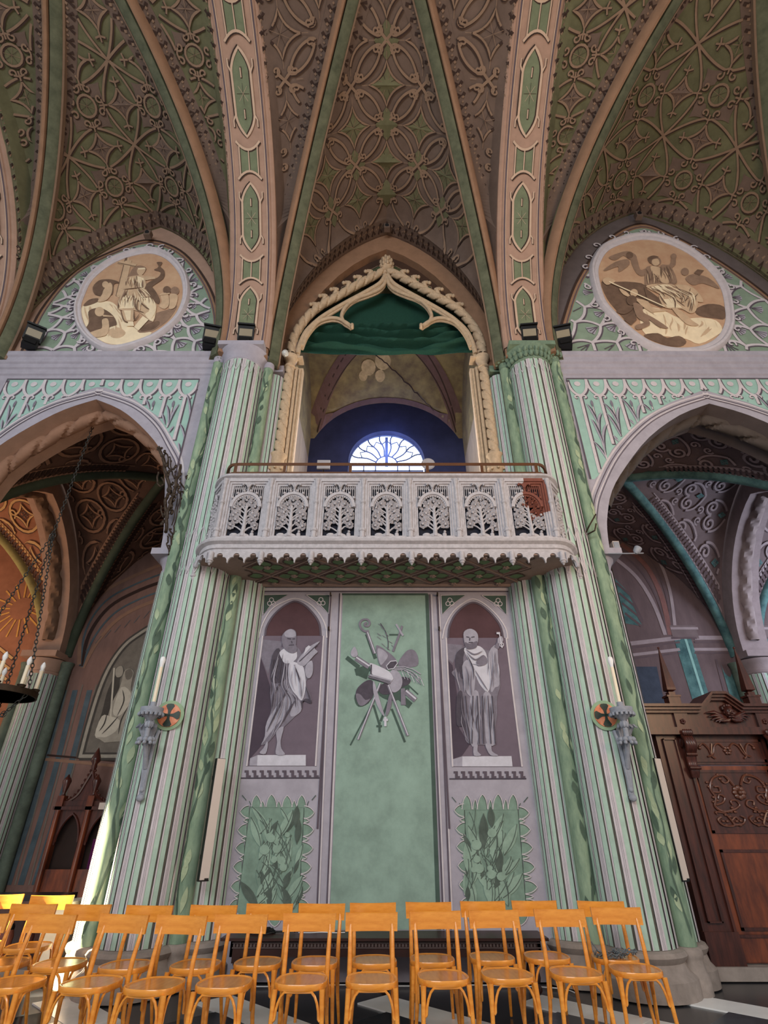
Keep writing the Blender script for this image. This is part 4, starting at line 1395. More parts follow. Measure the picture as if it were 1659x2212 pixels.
def transverse(x):
    yr, H = 6.85, 4.75
    NT = 34
    def pt(th, off):
        # off > 0: away from the nave axis (up and back)
        Y = YC + (yr + off - YC) * cos(th)
        z = ZS + 0.05 + (H + off) * sin(th)
        return Y, z
    mb = MB()
    prof = [(-0.46, 0.35), (-0.46, 0.07), (-0.42, 0.035), (-0.38, 0.035), (-0.37, 0.0), (0.37, 0.0), (0.38, 0.035), (0.42, 0.035), (0.46, 0.07), (0.46, 0.35)]
    vs, n = [], len(prof)
    for i in range(NT + 1):
        th = i / NT * pi / 2
        for dx, off in prof:
            Y, z = pt(th, off)
            vs.append((x + dx, Y, z))
    fs = [(i * n + k, i * n + k + 1, (i + 1) * n + k + 1, (i + 1) * n + k) for i in range(NT) for k in range(n - 1)]
    mb.use(arch_lilac).add(vs, fs)
    o = mb.build('transverse_arch', None, ceiling, smooth=30)
    # painted lozenges: u across, v along the arch
    def mp(u, v, off):
        th = v / 6.6 * pi / 2
        Y, z = pt(th, -off * 1.6)
        return Vector((x + u, Y, z))
    P = Paint(mp)
    z = 0.12
    gr = mat('lozenge_green', (116, 124, 98), 0.85, 0.15, 5)
    lilac_l = mat('arch_light_line', (200, 172, 150), 0.85, 0.08)
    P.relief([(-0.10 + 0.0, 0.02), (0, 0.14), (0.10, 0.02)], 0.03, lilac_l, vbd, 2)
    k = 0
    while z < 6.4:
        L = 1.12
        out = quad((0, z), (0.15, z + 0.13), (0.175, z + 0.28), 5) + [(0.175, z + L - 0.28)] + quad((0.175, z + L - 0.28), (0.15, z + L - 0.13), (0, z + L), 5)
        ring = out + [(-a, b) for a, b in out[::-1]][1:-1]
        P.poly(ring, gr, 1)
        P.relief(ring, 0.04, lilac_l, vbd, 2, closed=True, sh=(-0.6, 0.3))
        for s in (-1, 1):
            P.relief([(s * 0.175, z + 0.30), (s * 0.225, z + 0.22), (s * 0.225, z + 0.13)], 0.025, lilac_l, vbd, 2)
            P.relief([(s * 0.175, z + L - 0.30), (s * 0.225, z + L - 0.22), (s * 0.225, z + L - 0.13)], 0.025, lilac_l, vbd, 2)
        for q in range(8):
            a = q * pi / 4
            P.line([(0, z + L / 2), (0.115 * cos(a), z + L / 2 + 0.135 * sin(a))], 0.034, lilac_l if q % 2 else vbd, 4, taper=True)
        for d in (0.30, L - 0.30):
            P.line([(0, z + d - 0.07), (0, z + d + 0.07)], 0.035, vbd, 3)
            P.line([(-0.006, z + d - 0.06), (-0.006, z + d + 0.06)], 0.02, lilac_l, 4)
        z += L + 0.06
        # hourglass piece
        h = 0.55
        top, bot = quad((-0.23, z), (0, z + 0.24), (0.23, z), 8), quad((-0.23, z + h), (0, z + h - 0.24), (0.23, z + h), 8)
        P.poly([(-0.16, z + 0.06), (0, z + 0.14), (0.16, z + 0.06), (0.16, z + h - 0.06), (0, z + h - 0.14), (-0.16, z + h - 0.06)], gr, 1)
        P.relief(top, 0.035, lilac_l, vbd, 2)
        P.relief(bot, 0.035, lilac_l, vbd, 2)
        P.relief([(0, z + 0.11), (0, z + h - 0.11)], 0.02, lilac_l, vbd, 2)
        for s in (-1, 1):
            P.relief([(s * 0.175, z + 0.04), (s * 0.175, z + h - 0.04)], 0.022, lilac_l, vbd, 2)
        z += h + 0.06
    for s in (-1, 1):
        P.line([(s * 0.335, v * 0.2) for v in range(34)], 0.02, lilac_d, 1)
        P.line([(s * 0.31, v * 0.2) for v in range(34)], 0.014, lilac_l, 1)
    P.build('painted_lozenge', o)


bays = [Bay(0, 2.67, YW, 7.1, 13.72), Bay(-5.22, 2.55, YS, 6.98, 13.35), Bay(5.83, 3.16, YS, 6.98, 13.9)]


def band_marks(P, pts, w, lo, hi):
    """trefoil border: brown band with small dark pierced marks and bosses; pts run along it"""
    P.line(pts, w, vb, 0)
    acc, k = 0.0, 0
    for a, b in zip(pts, pts[1:]):
        l = math.hypot(b[0] - a[0], b[1] - a[1])
        acc += l
        if acc > 0.17:
            acc = 0
            k += 1
            tx, ty = (b[0] - a[0]) / max(l, 1e-6), (b[1] - a[1]) / max(l, 1e-6)
            nx, ny = -ty, tx
            def q(s, d):
                return (a[0] + tx * s + nx * d, a[1] + ty * s + ny * d)
            P.line([q(-0.04, -w * 0.36), q(0.0, -w * 0.02), q(0.05, -w * 0.3)], 0.05, vbd, 2)
            P.line([q(-0.02, w * 0.1), q(0.03, w * 0.34)], 0.055, vbd, 2)
            P.line([q(-0.05, w * 0.05), q(-0.03, w * 0.2)], 0.04, vbl, 3)
            P.line([q(0.07, -w * 0.02), q(0.085, w * 0.1)], 0.03, vbl, 3)


def star(P, u, v, r, m, lay=4):
    for q in range(8):
        a = q * pi / 4 + pi / 8
        P.line([(u, v), (u + r * cos(a), v + r * sin(a))], r * 0.28, m if q % 2 else vbd, lay, taper=True)


def motif_center(P, u, v):
    """rounded scroll pod with a green four-pointed star, as in the balcony bay"""
    r = 0.36
    cs = [quad((r * cos(a), r * sin(a)), (0.10 * cos(a + pi / 4), 0.10 * sin(a + pi / 4)), (r * cos(a + pi / 2), r * sin(a + pi / 2)), 6)[:-1] for a in [k * pi / 2 for k in range(4)]]
    st = [(u + x, v + y) for c in cs for x, y in c]
    P.poly(st, vg, 1)
    P.relief(st, 0.035, vbl, vbd, 2, closed=True)
    star(P, u, v, 0.19, vbl)
    for k in range(4):
        a = k * pi / 2 + pi / 4
        P.relief(arc(u, v, 0.62, a - 0.52, a + 0.52, 10), 0.045, vbl, vbd, 2)
        for s in (-1, 1):
            e = a + s * 0.52
            cx, cy = u + 0.54 * cos(e), v + 0.54 * sin(e)
            P.relief(spiral(cx, cy, 0.085, e, s * 0.95, 12), 0.032, vbl, vbd, 2)
        b = k * pi / 2
        P.line([(u + (r + 0.02) * cos(b), v + (r + 0.02) * sin(b)), (u + (r + 0.14) * cos(b), v + (r + 0.14) * sin(b))], 0.07, vbl, 3, taper=True)


def motif_cross(P, u, v):
    P.poly([(u, v - 0.30), (u + 0.24, v), (u, v + 0.30), (u - 0.24, v)], vg, 1)
    for k in range(4):
        a = k * pi / 2 + pi / 4
        P.relief([(u, v), (u + 0.17 * cos(a), v + 0.17 * sin(a))], 0.05, vbl, vbd, 3)
        for s in (-1, 1):
            P.relief([(u + 0.17 * cos(a), v + 0.17 * sin(a)), (u + 0.23 * cos(a + s * 0.35), v + 0.23 * sin(a + s * 0.35))], 0.035, vbl, vbd, 3)


def motif_side(P, u, v, L):
    """green petals meeting at a crossing, framed flowers half-way and a starred ring in the corner"""
    for k in range(4):
        a = k * pi / 2
        # petal outlines from the crossing to the starred rings
        b = a + pi / 4
        ex, ey = u + L * 0.60 * cos(b), v + L * 0.60 * sin(b)
        for s in (-1, 1):
            P.relief(quad((u, v), (u + L * 0.34 * cos(b + s * 0.16), v + L * 0.34 * sin(b + s * 0.16)), (u + L * 0.52 * cos(b + s * 0.30), v + L * 0.52 * sin(b + s * 0.30)), 9), 0.04, vbl, vbd, 2)
        heart = [(u + L * 0.33 * cos(b), v + L * 0.33 * sin(b))] + quad((u + L * 0.33 * cos(b), v + L * 0.33 * sin(b)), (u + L * 0.43 * cos(b + 0.1), v + L * 0.43 * sin(b + 0.1)), (u + L * 0.50 * cos(b + 0.30), v + L * 0.50 * sin(b + 0.30)), 5)[1:] + [(u + L * 0.56 * cos(b), v + L * 0.56 * sin(b))] + quad((u + L * 0.50 * cos(b - 0.30), v + L * 0.50 * sin(b - 0.30)), (u + L * 0.43 * cos(b - 0.1), v + L * 0.43 * sin(b - 0.1)), (u + L * 0.33 * cos(b), v + L * 0.33 * sin(b)), 5)[:-1]
        P.poly(heart, vb, 1)
        for s in (-1, 1):
            P.relief(spiral(u + L * 0.515 * cos(b + s * 0.16), v + L * 0.515 * sin(b + s * 0.16), 0.075, b + s * 1.6, -s * 0.95, 12), 0.032, vbl, vbd, 3)
    for du, dv in ((L / 2, 0), (0, L / 2)):
        x, y = u + du, v + dv
        r = 0.27
        cs = [quad((r * cos(a), r * sin(a)), (0.09 * cos(a + pi / 4), 0.09 * sin(a + pi / 4)), (r * cos(a + pi / 2), r * sin(a + pi / 2)), 6)[:-1] for a in [k * pi / 2 for k in range(4)]]
        sq_ = [(x + p, y + q) for c in cs for p, q in c]
        P.poly(sq_, vb, 1)
        P.relief(sq_, 0.04, vbl, vbd, 2, closed=True)
        for k in range(4):
            a = k * pi / 2
            P.line([(x, y), (x + 0.13 * cos(a), y + 0.13 * sin(a))], 0.07, vbl, 4, taper=True)
            P.line([(x, y), (x + 0.09 * cos(a + pi / 4), y + 0.09 * sin(a + pi / 4))], 0.05, vbd, 4, taper=True)
            P.relief([(x + r * cos(a), y + r * sin(a)), (x + (r + 0.16) * cos(a), y + (r + 0.16) * sin(a))], 0.03, vbl, vbd, 3)
            for s in (-1, 1):
                P.relief([(x + (r + 0.07) * cos(a), y + (r + 0.07) * sin(a)), (x + (r + 0.11) * cos(a + s * 0.25), y + (r + 0.11) * sin(a + s * 0.25))], 0.03, vbl, vbd, 3)
    x, y = u + L / 2, v + L / 2
    P.poly(arc(x, y, 0.155, 0, 2 * pi, 14)[:-1], vg, 3)
    P.relief(arc(x, y, 0.17, 0, 2 * pi, 16)[:-1], 0.04, vbl, vbd, 4, closed=True)
    star(P, x, y, 0.14, vbl, 5)


for bi, bay in enumerate(bays):
    web_mesh(bay, vb if bi == 0 else vg)
    for sg in (-1, 1):
        rib_sweep(bay, sg)
    # wall cell
    edge = 0.42
    P = Paint(bay.uv_wall)
    vmax = bay.yw - YC - 1.1
    for sg in (-1, 1):
        pts = [(sg * (bay.len_wall(v) - 0.26 - (0.0 if v > 0.3 else 0.0)), v) for v in [0.42 + (vmax - 0.42) * i / 90 for i in range(91)]]
        band_marks(P, pts, 0.30, 0, 0)
    L0 = bay.len_wall(0.2)
    pts = [(-L0 + 0.35 + (2 * L0 - 0.7) * i / 110, 0.20) for i in range(111)]
    band_marks(P, pts, 0.34, 0, 0)
    P.inside = lambda u, v, bay=bay: 0.36 < v < bay.yw - YC - 0.5 and abs(u) < bay.len_wall(v) - 0.40
    if bi == 0:
        for r in range(0, 12):
            v = 0.95 + 0.66 * r
            for c in range(-4, 5):
                if (c + r) % 2 == 0:
                    continue
                motif_center(P, c * 0.72, v)
            for c in range(-4, 5):
                if (c + r) % 2 == 0:
                    motif_cross(P, c * 0.72, v)
    else:
        L = 1.34 if bi == 1 else 1.5
        for r in range(-1, 5):
            for c in range(-3, 4):
                motif_side(P, c * L + (0.0 if bi == 1 else 0.0), 1.62 + r * L, L)
    P.build('painted_scrollwork', ceiling)
    # transverse cells: u from the transverse arch inwards, v up the curve (metres)
    for sg in (-1, 1):
        def mp(u, v, off, bay=bay, sg=sg):
            x = max(0.02, bay.hw - u)
            Y = YC + (bay.yr - YC) * cos(min(v, 8.2) / 8.3 * pi / 2)
            yr = YC + (bay.yr - YC) * min(1, x / bay.rw)
            th = math.acos(max(-1, min(1, (Y - YC) / max(0.01, yr - YC))))
            return bay.tr_pt(x, th, off, sg)
        def rib_u(v, bay=bay):
            return bay.hw - bay.rw * cos(min(v, 8.2) / 8.3 * pi / 2)
        P = Paint(mp)
        band_marks(P, [(0.47, 0.3 + i * 0.07) for i in range(108)], 0.14, 0, 0)
        band_marks(P, [(rib_u(v) - 0.24, v) for v in [2.3 + i * 0.06 for i in range(90)]], 0.26, 0, 0)
        P.inside = lambda u, v, rib_u=rib_u: u > 0.56 and 0.8 < v < 7.8 and u < rib_u(v) - 0.40
        if bi == 0:
            for r in range(10):
                for c in range(4):
                    (motif_center if (r + c) % 2 else motif_cross)(P, 0.75 + 0.72 * c, 1.5 + 0.68 * r)
        else:
            for r in range(6):
                for c in range(3):
                    motif_side(P, 0.2 + 1.34 * c, 1.2 + 1.34 * r, 1.34)
        P.build('painted_scrollwork', ceiling)

transverse(-2.67)
transverse(2.67)
transverse(-7.85)
transverse(9.15)

# ------------------------------------------------------------------ loft behind the balcony
loft_wall = mat('loft_plaster', (146, 130, 116), 0.9, 0.2, 2.2, 0.2, stretch=(3, 3, 0.5))
loft_glare = mat('loft_glare_blue', (44, 48, 80), 0.9, 0.2, 2.0)  # blue glare of the window put into the end wall colour
loft_olive = mat('loft_olive', (138, 122, 84), 0.9, 0.22, 2.5, rgb2=(98, 84, 66))
loft_brown = mat('loft_band', (104, 80, 76), 0.9, 0.15, 4)
YB, LX = 11.5, 2.12
lo = struct(empty('wall_loft', (0, 0, 0)), 'vaulted loft room behind the balcony opening with an end wall coloured blue for the window glare')
mb = MB(); mb.box2((-2.7, YW, 4.7), (2.7, YB + 0.4, FL)); mb.build('loft_floor', stone, lo)
for s in (-1, 1):
    mb = MB(); mb.box2((s * LX, YW + 0.38, FL), (s * 2.75, OUT, 12.4)); mb.build('loft_side', loft_wall, lo)
    mb = MB(); mb.box2((s * 2.25, YW + 0.38, 0), (s * 2.75, OUT, FL)); mb.build('aisle_end', aisle_brown, lo)


def lshape(x):
    return 10.0 + 2.0 * sqrt(max(0, 1 - (x / LX) ** 2))


mb = MB()
vs, fs = [], []
NX, NY = 28, 12
for j in range(NY + 1):
    y = YW + 0.2 + (YB - YW - 0.2) * j / NY
    for i in range(NX + 1):
        x = LX * sin((i / NX * 2 - 1) * pi / 2)
        g = 10.2 + 2.3 * sqrt(max(0, 1 - ((y - 9.4) / 2.15) ** 2))
        vs.append((x, y, max(lshape(x), min(g, 12.6) if abs(x) < LX else 0)))
w = NX + 1
fs = [(j * w + i, j * w + i + 1, (j + 1) * w + i + 1, (j + 1) * w + i) for j in range(NY) for i in range(NX)]
mb.add(vs, fs)
mb.build('loft_vault', loft_olive, lo, smooth=30)


def loft_mp(u, v, off):
    g = 10.2 + 2.3 * sqrt(max(0, 1 - ((v - 9.4) / 2.15) ** 2))
    z = max(lshape(u), min(g, 12.6))
    d = Vector((-u * 0.4, -0.3, -1)).normalized()
    return Vector((u, v, z)) + d * (off * 2 + 0.01)


P = Paint(loft_mp)
for s in (-1, 1):
    P.line([(s * (0.15 + 1.85 * t), 9.35 + 2.0 * t ** 1.5) for t in [i / 14 for i in range(15)]], 0.34, loft_brown, 1)
    P.line([(s * (0.33 + 1.62 * t), 9.35 + 2.0 * t ** 1.5) for t in [i / 14 for i in range(15)]], 0.035, vbd, 2)
    P.line([(s * (0.0 + 1.95 * t), 9.5 + 1.95 * t ** 1.5) for t in [i / 14 for i in range(15)]], 0.03, vbd, 2)
P.line([(1.9 * sin(i / 14 * pi - pi / 2), YB - 0.14) for i in range(15)], 0.22, loft_brown, 1)
for (x, y, r) in ((-0.5, 10.35, 0.2), (-0.1, 10.2, 0.22), (-0.18, 10.55, 0.14), (-0.65, 10.55, 0.12)):
    P.poly(arc(x, y, r, 0, 2 * pi, 14)[:-1], mat('peeled_plaster', (170, 148, 112), 0.9, 0.25, 8), 2)
rnd = random.Random(2)
P.line([(-0.35 + 1.7 * i / 24 + rnd.uniform(-0.03, 0.03), 10.0 + 1.3 * i / 24 + rnd.uniform(-0.03, 0.03)) for i in range(25)], 0.03, aisle_dark, 3)
P.build('painted_band', lo)

# end wall with the fan window
WZ, WR, WL = 9.93, 1.03, 0.46          # centre of the fan, radius, straight part below
outl = [(WR * cos(pi * i / 28), WZ + WR * sin(pi * i / 28)) for i in range(29)]
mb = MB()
mb.use(loft_glare)
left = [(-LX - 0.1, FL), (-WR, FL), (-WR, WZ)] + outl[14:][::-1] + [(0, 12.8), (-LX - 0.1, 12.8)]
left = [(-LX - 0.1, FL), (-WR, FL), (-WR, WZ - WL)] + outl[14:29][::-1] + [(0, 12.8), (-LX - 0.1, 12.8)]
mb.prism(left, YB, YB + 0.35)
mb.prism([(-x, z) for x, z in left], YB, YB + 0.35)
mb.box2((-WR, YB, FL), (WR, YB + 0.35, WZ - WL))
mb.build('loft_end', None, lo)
win = struct(empty('window_1', (0, YB + 0.2, WZ)), 'fan shaped stained window at the back of the loft, blown out by daylight')
pane = mat('window_daylight', (255, 255, 255), 0.3, 0, emit=2.6)
pane.node_tree.nodes['Principled BSDF'].inputs['Emission Color'].default_value = (0.80, 0.92, 1.0, 1)
mb = MB(); mb.prism([(x, z - WZ) for x, z in outl] + [(-WR, -WL), (WR, -WL)], 0.05, 0.06)
mb.build('pane', pane, win)
lead = mat('window_lead', (84, 92, 122), 0.7, 0.1)
mb = MB()
mb.tube([(x, 0, z - WZ) for x, z in outl] + [(-WR, 0, -WL)], 0.03, 6)
for k in range(1, 9):
    a = pi * k / 9
    r0, r1 = 0.30, WR
    path = [(r * cos(a + 0.05 * sin(r * 9)), 0, r * sin(a + 0.05 * sin(r * 9))) for r in [r0 + (r1 - r0) * i / 8 for i in range(9)]]
    mb.tube(path, 0.021, 5)
    b = a + pi / 18
    if k < 8:
        mb.tube([(0.72 * cos(a), 0, 0.72 * sin(a)), (0.84 * cos(b), 0, 0.84 * sin(b)), (0.72 * cos(a + pi / 9), 0, 0.72 * sin(a + pi / 9))], 0.018, 5)
mb.tube([(0.30 * cos(pi * i / 12), 0, 0.30 * sin(pi * i / 12)) for i in range(13)], 0.02, 5)
mb.build('tracery', lead, win, smooth=40)
mb = MB()
mb.box((0, 0, 0.45), (0.08, 0.05, 1.0))
mb.box((0, 0, 0.0), (2.0, 0.05, 0.05))
mb.box((0, 0, -0.2), (2.0, 0.04, 0.03))
for x in (-0.62, -0.3, 0.3, 0.62):
    mb.box((x, 0, -0.2), (0.03, 0.04, 0.4))
mb.build('glazing_bar', lead, win)

# gilt edge of the open loft door and a pair of round pale discs behind the railing
mb = MB(); mb.lathe([(0.03, 0), (0.03, 3.6)], (0, 0, 0), 10)
gp = mb.build('gilt_pole', mat('gilt', (200, 140, 50), 0.35, 0.1, metal=0.3))
gp.location = (-1.83, 7.95, FL)
props(gp, 'slim gilt pole standing just inside the left side of the loft opening', 'pole')
for x, z, lab in ((699, 1004, 'pale square plate on a thin stand behind the railing, left of the loft window'), (925, 1002, 'pale round disc on a thin stand behind the railing, right of the loft window')):
    p = at(x, z, 7.0)
    o = empty('disc_stand', (p.x, 7.0, FL), label=lab, cat='stand')
    mb = MB()
    if x < 800:
        mb.box((0, 0, p.z - FL), (0.21, 0.03, 0.17))
    else:
        mb.lathe([(0.10, -0.015), (0.115, 0), (0.10, 0.015)], (0, 0, p.z - FL), 18, M=Matrix.Rotation(pi / 2, 3, 'X'))
    mb.build('plate', mat('plate_grey', (160, 156, 160), 0.6, 0.05), o)
    mb = MB(); mb.tube([(0, 0.02, 0.02), (0, 0.02, p.z - FL - 0.05)], 0.012); mb.lathe([(0.12, 0), (0.12, 0.015), (0.02, 0.03)], (0, 0.02, 0), 14)
    mb.build('stand_pole', black, o)

# ------------------------------------------------------------------ carved arch in the opening
ga = empty('gallery_arch', (0, YW, FL), label='cream stucco arch with twisted columns, crockets and a finial framing the loft opening', cat='arch')


def G(x, y):
    p = at(560 + x / 2.9625, 480 + y / 2.9625, YW)
    return (p.x, p.z - FL)


def both(f):
    for s in (-1, 1):
        f(s)


# painted spandrel panel behind the arch
sp_m = mat('spandrel_brown', (70, 50, 40), 0.9, 0.15, 4)
outer_line = [G(*p) for p in ((215, 880), (215, 800), (240, 690), (300, 600), (380, 520), (470, 470), (580, 405), (700, 345), (812, 300))]
olr = smooth_path(outer_line, 4)
opl = [(x, z - FL) for x, z in op[:9]]
poly = [(-2.0, 4.2)] + [(x * 1.01, z) for x, z in opl] + [(0.0, opl[-1][1] + 0.05)] + [(0.0, olr[-1][1])] + [(min(x, -0.001), z) for x, z in olr[::-1]] + [(-1.9, 4.2)]
mb = MB()
mb.prism(poly, 0.18, 0.24)
mb.prism([(-x, z) for x, z in poly], 0.18, 0.24)
spn = mb.build('spandrel_panel', sp_m, ga)
P = Paint(lambda u, v, off: Vector((u, 0.18 - off, v)))
gz = mat('spandrel_lozenge', (74, 88, 60), 0.9, 0.12)
for s in (-1, 1):
    for (x, y, a, L) in ((480, 430, 0.62, 0.55), (640, 320, 0.62, 0.3), (745, 262, 0.7, 0.36), (560, 375, 0.62, 0.3)):
        u, v = G(x, y)
        d, n2 = (cos(a), sin(a)), (-sin(a), cos(a))
        ring = [(-L / 2, 0), (-L / 3, 0.08), (L / 3, 0.08), (L / 2, 0), (L / 3, -0.08), (-L / 3, -0.08)]
        pts = [(s * -(u + d[0] * p + n2[0] * q) * -1, v + d[1] * p + n2[1] * q) for p, q in ring]
        P.poly(pts, gz, 1)
        P.relief(pts, 0.02, vbl, vbd, 2, closed=True)
        star(P, s * u, v, 0.07, vbl)
P.build('painted_lozenge', spn)


def twisted(mb, path, r, turns, amp=0.5):
    L, n = len(path), 16
    vs = []
    for i, p in enumerate(path):
        p = Vector(p)
        t = (Vector(path[min(i + 1, L - 1)]) - Vector(path[max(i - 1, 0)])).normalized()
        N = Vector((0, 1, 0)); N = (N - t * N.dot(t)).normalized()
        B = t.cross(N)
        for k in range(n):
            a = 2 * pi * k / n
            rr = r * (1.06 - amp * max(0.0, cos(2 * a + 2 * pi * turns * i / L)) ** 6)
            vs.append(p + (N * cos(a) + B * sin(a)) * rr)
    fs = [(i * n + k, i * n + (k + 1) % n, (i + 1) * n + (k + 1) % n, (i + 1) * n + k) for i in range(L - 1) for k in range(n)]
    mb.add(vs, fs)


def lerp_path(pts, n):
    pts = smooth_path(pts, 12)
    seg = [0]
    for a, b in zip(pts, pts[1:]):
        seg.append(seg[-1] + math.dist(a, b))
    out, j = [], 0
    for i in range(n + 1):
        d = seg[-1] * i / n
        while j < len(seg) - 2 and seg[j + 1] < d:
            j += 1
        f = (d - seg[j]) / max(1e-9, seg[j + 1] - seg[j])
        out.append(tuple(pts[j][k] + (pts[j + 1][k] - pts[j][k]) * f for k in range(len(pts[0]))))
    return out


def mirror_path(pts, s, y=0.0):
    return [(s * -abs(x) if True else x, y, z) for x, z in pts]


rope_line = [G(*p) for p in ((203, 850), (215, 770), (250, 690), (320, 600), (400, 535), (500, 480), (620, 412), (730, 352), (800, 318))]
mould1 = [G(*p) for p in ((248, 850), (262, 790), (300, 710), (370, 640), (440, 590), (560, 520), (680, 455), (770, 400), (808, 345))]
mould2 = [G(*p) for p in ((263, 850), (280, 780), (325, 700), (390, 645))]
cusp1 = [G(*p) for p in ((812, 352), (800, 400), (760, 440), (690, 470), (610, 500), (555, 545), (528, 600), (540, 640), (575, 662))]
cusp2 = [G(*p) for p in ((275, 800), (310, 720), (370, 650), (440, 622), (500, 622), (550, 645), (588, 672))]
for s in (-1, 1):
    sx = s
    mb = MB()
    p2 = lerp_path([(x, z) for x, z in rope_line], 190)
    twisted(mb, [(sx * abs(x) * 1, -0.02, z) for x, z in p2], 0.09, 13)
    mb.build('foliage_moulding', stucco, ga, smooth=50)
    mb = MB()
    p2 = lerp_path(mould1, 60)
    for d, r in ((0.0, 0.05), (0.06, 0.035), (-0.055, 0.035)):
        mb.tube([(sx * abs(x) - 0 * d, -0.03 + abs(d) * 0.5, z - d) for x, z in p2], r, 8)
    mb.build('arch_moulding', stucco, ga, smooth=50)
    mb = MB()
    for c in (cusp1, cusp2):
        p2 = lerp_path(c, 40)
        mb.tube([(sx * abs(x), -0.02, z) for x, z in p2], 0.042, 8)
        mb.tube([(sx * abs(x), 0.03, z - 0.03) for x, z in p2], 0.03, 6)
        x, z = p2[-1]
    for k in range(7):
        a = k * 0.9
        mb.ball((sx * (abs(x) - 0.02 - 0.02 * k % 3 * 0.02), -0.03 + 0.03 * sin(a), z - 0.01 + 0.035 * cos(a)), 0.04, 7, 5)
    mb.build('cusp', stucco, ga, smooth=50)
    for i, (px, py) in enumerate(((350, 575), (408, 520), (480, 478), (560, 436), (630, 398), (700, 362))):
        x, z = G(px, py)
        mb = MB()
        mb.tube([(0, 0, -0.03), (0.03, -0.02, 0.05), (0.02, -0.04, 0.10), (-0.03, -0.05, 0.10)], [0.045, 0.05, 0.045, 0.03], 7)
        mb.ball((-0.05, -0.05, 0.085), 0.035, 7, 5)
        mb.ball((0.05, -0.04, 0.10), 0.03, 7, 5)
        o = mb.build('crocket', stucco, ga, smooth=50)
        o.location = (sx * abs(x), -0.02, z + 0.02)
        o.scale = (-sx * 1.35, 1.35, 1.35)
    # twisted colonnette with capital and corbel
    X = s * 1.90
    mb = MB()
    twisted(mb, [(X, -0.06, 2.05 + 2.12 * i / 140) for i in range(141)], 0.088, 9)
    mb.build('twisted_column', stucco, ga, smooth=50)
    mb = MB()
    mb.tube([(X - s * 0.12, 0.0, 0.2), (X - s * 0.12, 0.0, 4.25)], 0.035, 8)
    mb.tube([(X - s * 0.18, 0.05, 0.2), (X - s * 0.18, 0.05, 4.25)], 0.03, 8)
    mb.box((X - s * 0.13, 0.12, 2.2), (0.22, 0.12, 4.2))
    mb.build('jamb_moulding', stucco, ga, smooth=50)
    mb = MB()
    mb.lathe([(0.09, 4.15), (0.115, 4.17), (0.115, 4.20), (0.085, 4.22), (0.10, 4.30), (0.14, 4.40), (0.155, 4.42), (0.155, 4.46)], (X, -0.06, 0), 12)
    mb.box((X - s * 0.16, -0.02, 4.43), (0.16, 0.2, 0.05))
    mb.build('column_capital', stucco, ga, smooth=40)
    mb = MB()
    mb.lathe([(0.03, 1.42), (0.06, 1.47), (0.09, 1.53), (0.08, 1.60), (0.11, 1.66), (0.15, 1.72), (0.16, 1.75), (0.10, 1.77), (0.115, 1.86), (0.12, 1.96), (0.15, 2.0), (0.155, 2.03), (0.09, 2.06)], (X, -0.06, 0), 14)
    for k in range(8):
        a = k * pi / 4
        mb.ball((X + 0.14 * cos(a), -0.06 + 0.14 * sin(a), 1.70), 0.03, 6, 4)
    mb.build('column_corbel', stucco, ga, smooth=40)
mb = MB()
zt = G(818, 320)[1]
mb.lathe([(0.05, -0.02), (0.10, 0.03), (0.13, 0.08), (0.10, 0.12), (0.11, 0.15), (0.135, 0.22), (0.12, 0.28), (0.08, 0.30), (0.10, 0.34), (0.10, 0.40), (0.05, 0.44), (0.02, 0.47)], (0, -0.05, zt), 14)
for z, r, n in ((0.12, 0.13, 9), (0.24, 0.14, 9), (0.36, 0.10, 7)):
    for k in range(n):
        a = 2 * pi * k / n
        mb.ball((r * cos(a), -0.05 + r * sin(a), zt + z), 0.045, 6, 5, (0.8, 0.8, 1.5))
mb.build('finial', stucco, ga, smooth=50)

# curtain: flat upper cloth and gathered lower folds
cur = empty('curtain', (0, 7.80, 9.6), label='dark green curtain drawn up in loose folds under the cream loft arch', cat='curtain')
cm = mat('green_cloth', (26, 66, 54), 0.85, 0.12, 30)
fz = lambda x: 9.99 - 0.04 * (1 - (x / 1.9) ** 2)
mb = MB()
gx, gz_ = 60, 46
vs = []
rnd = random.Random(8)
ph = [rnd.uniform(0, 6.28) for _ in range(8)]
zt = 10.88
for j in range(gz_ + 1):
    f = j / gz_
    for i in range(gx + 1):
        x = -1.84 + 3.68 * i / gx
        z = fz(x) + (zt - fz(x)) * f
        y = 0.085 * sin(24 * f + 2.6 * sin(x * 1.3 + ph[0]) + 1.0 * sin(x * 3.1 + ph[1])) + 0.045 * sin(47 * f + 3.4 * sin(x * 1.9 + ph[2])) + 0.02 * sin(x * 9 + f * 12)
        y *= 1.15 * min(1, (1 - f) * 8) * min(1, 0.15 + f * 6)
        vs.append((x, y - 0.06 * sin(pi * f), z - 9.6 + 0.006 * sin(x * 6 + ph[3])))
w = gx + 1
mb.add(vs, [(j * w + i, j * w + i + 1, (j + 1) * w + i + 1, (j + 1) * w + i) for j in range(gz_) for i in range(gx)])
mb.build('gathered_folds', cm, cur, smooth=80)
mb = MB()
up = [(-1.82, 10.8 - 9.6), (1.82, 10.8 - 9.6), (1.6, 11.4 - 9.6), (0.95, 12.1 - 9.6), (0, 12.7 - 9.6), (-0.95, 12.1 - 9.6), (-1.6, 11.4 - 9.6)]
mb.prism(up, 0.05, 0.07)
mb.build('flat_cloth', cm, cur)
mb = MB(); mb.tube([(-1.75, 0.02, zt - 9.6), (1.75, 0.02, zt - 9.6)], 0.012); mb.build('rod', black, cur)

# ------------------------------------------------------------------ balcony
bal = empty('balcony', (0, YW, 4.6), label='white carved wooden balcony with seven tree panels and a fringe of pointed arches', cat='balcony')
ZB = 4.6


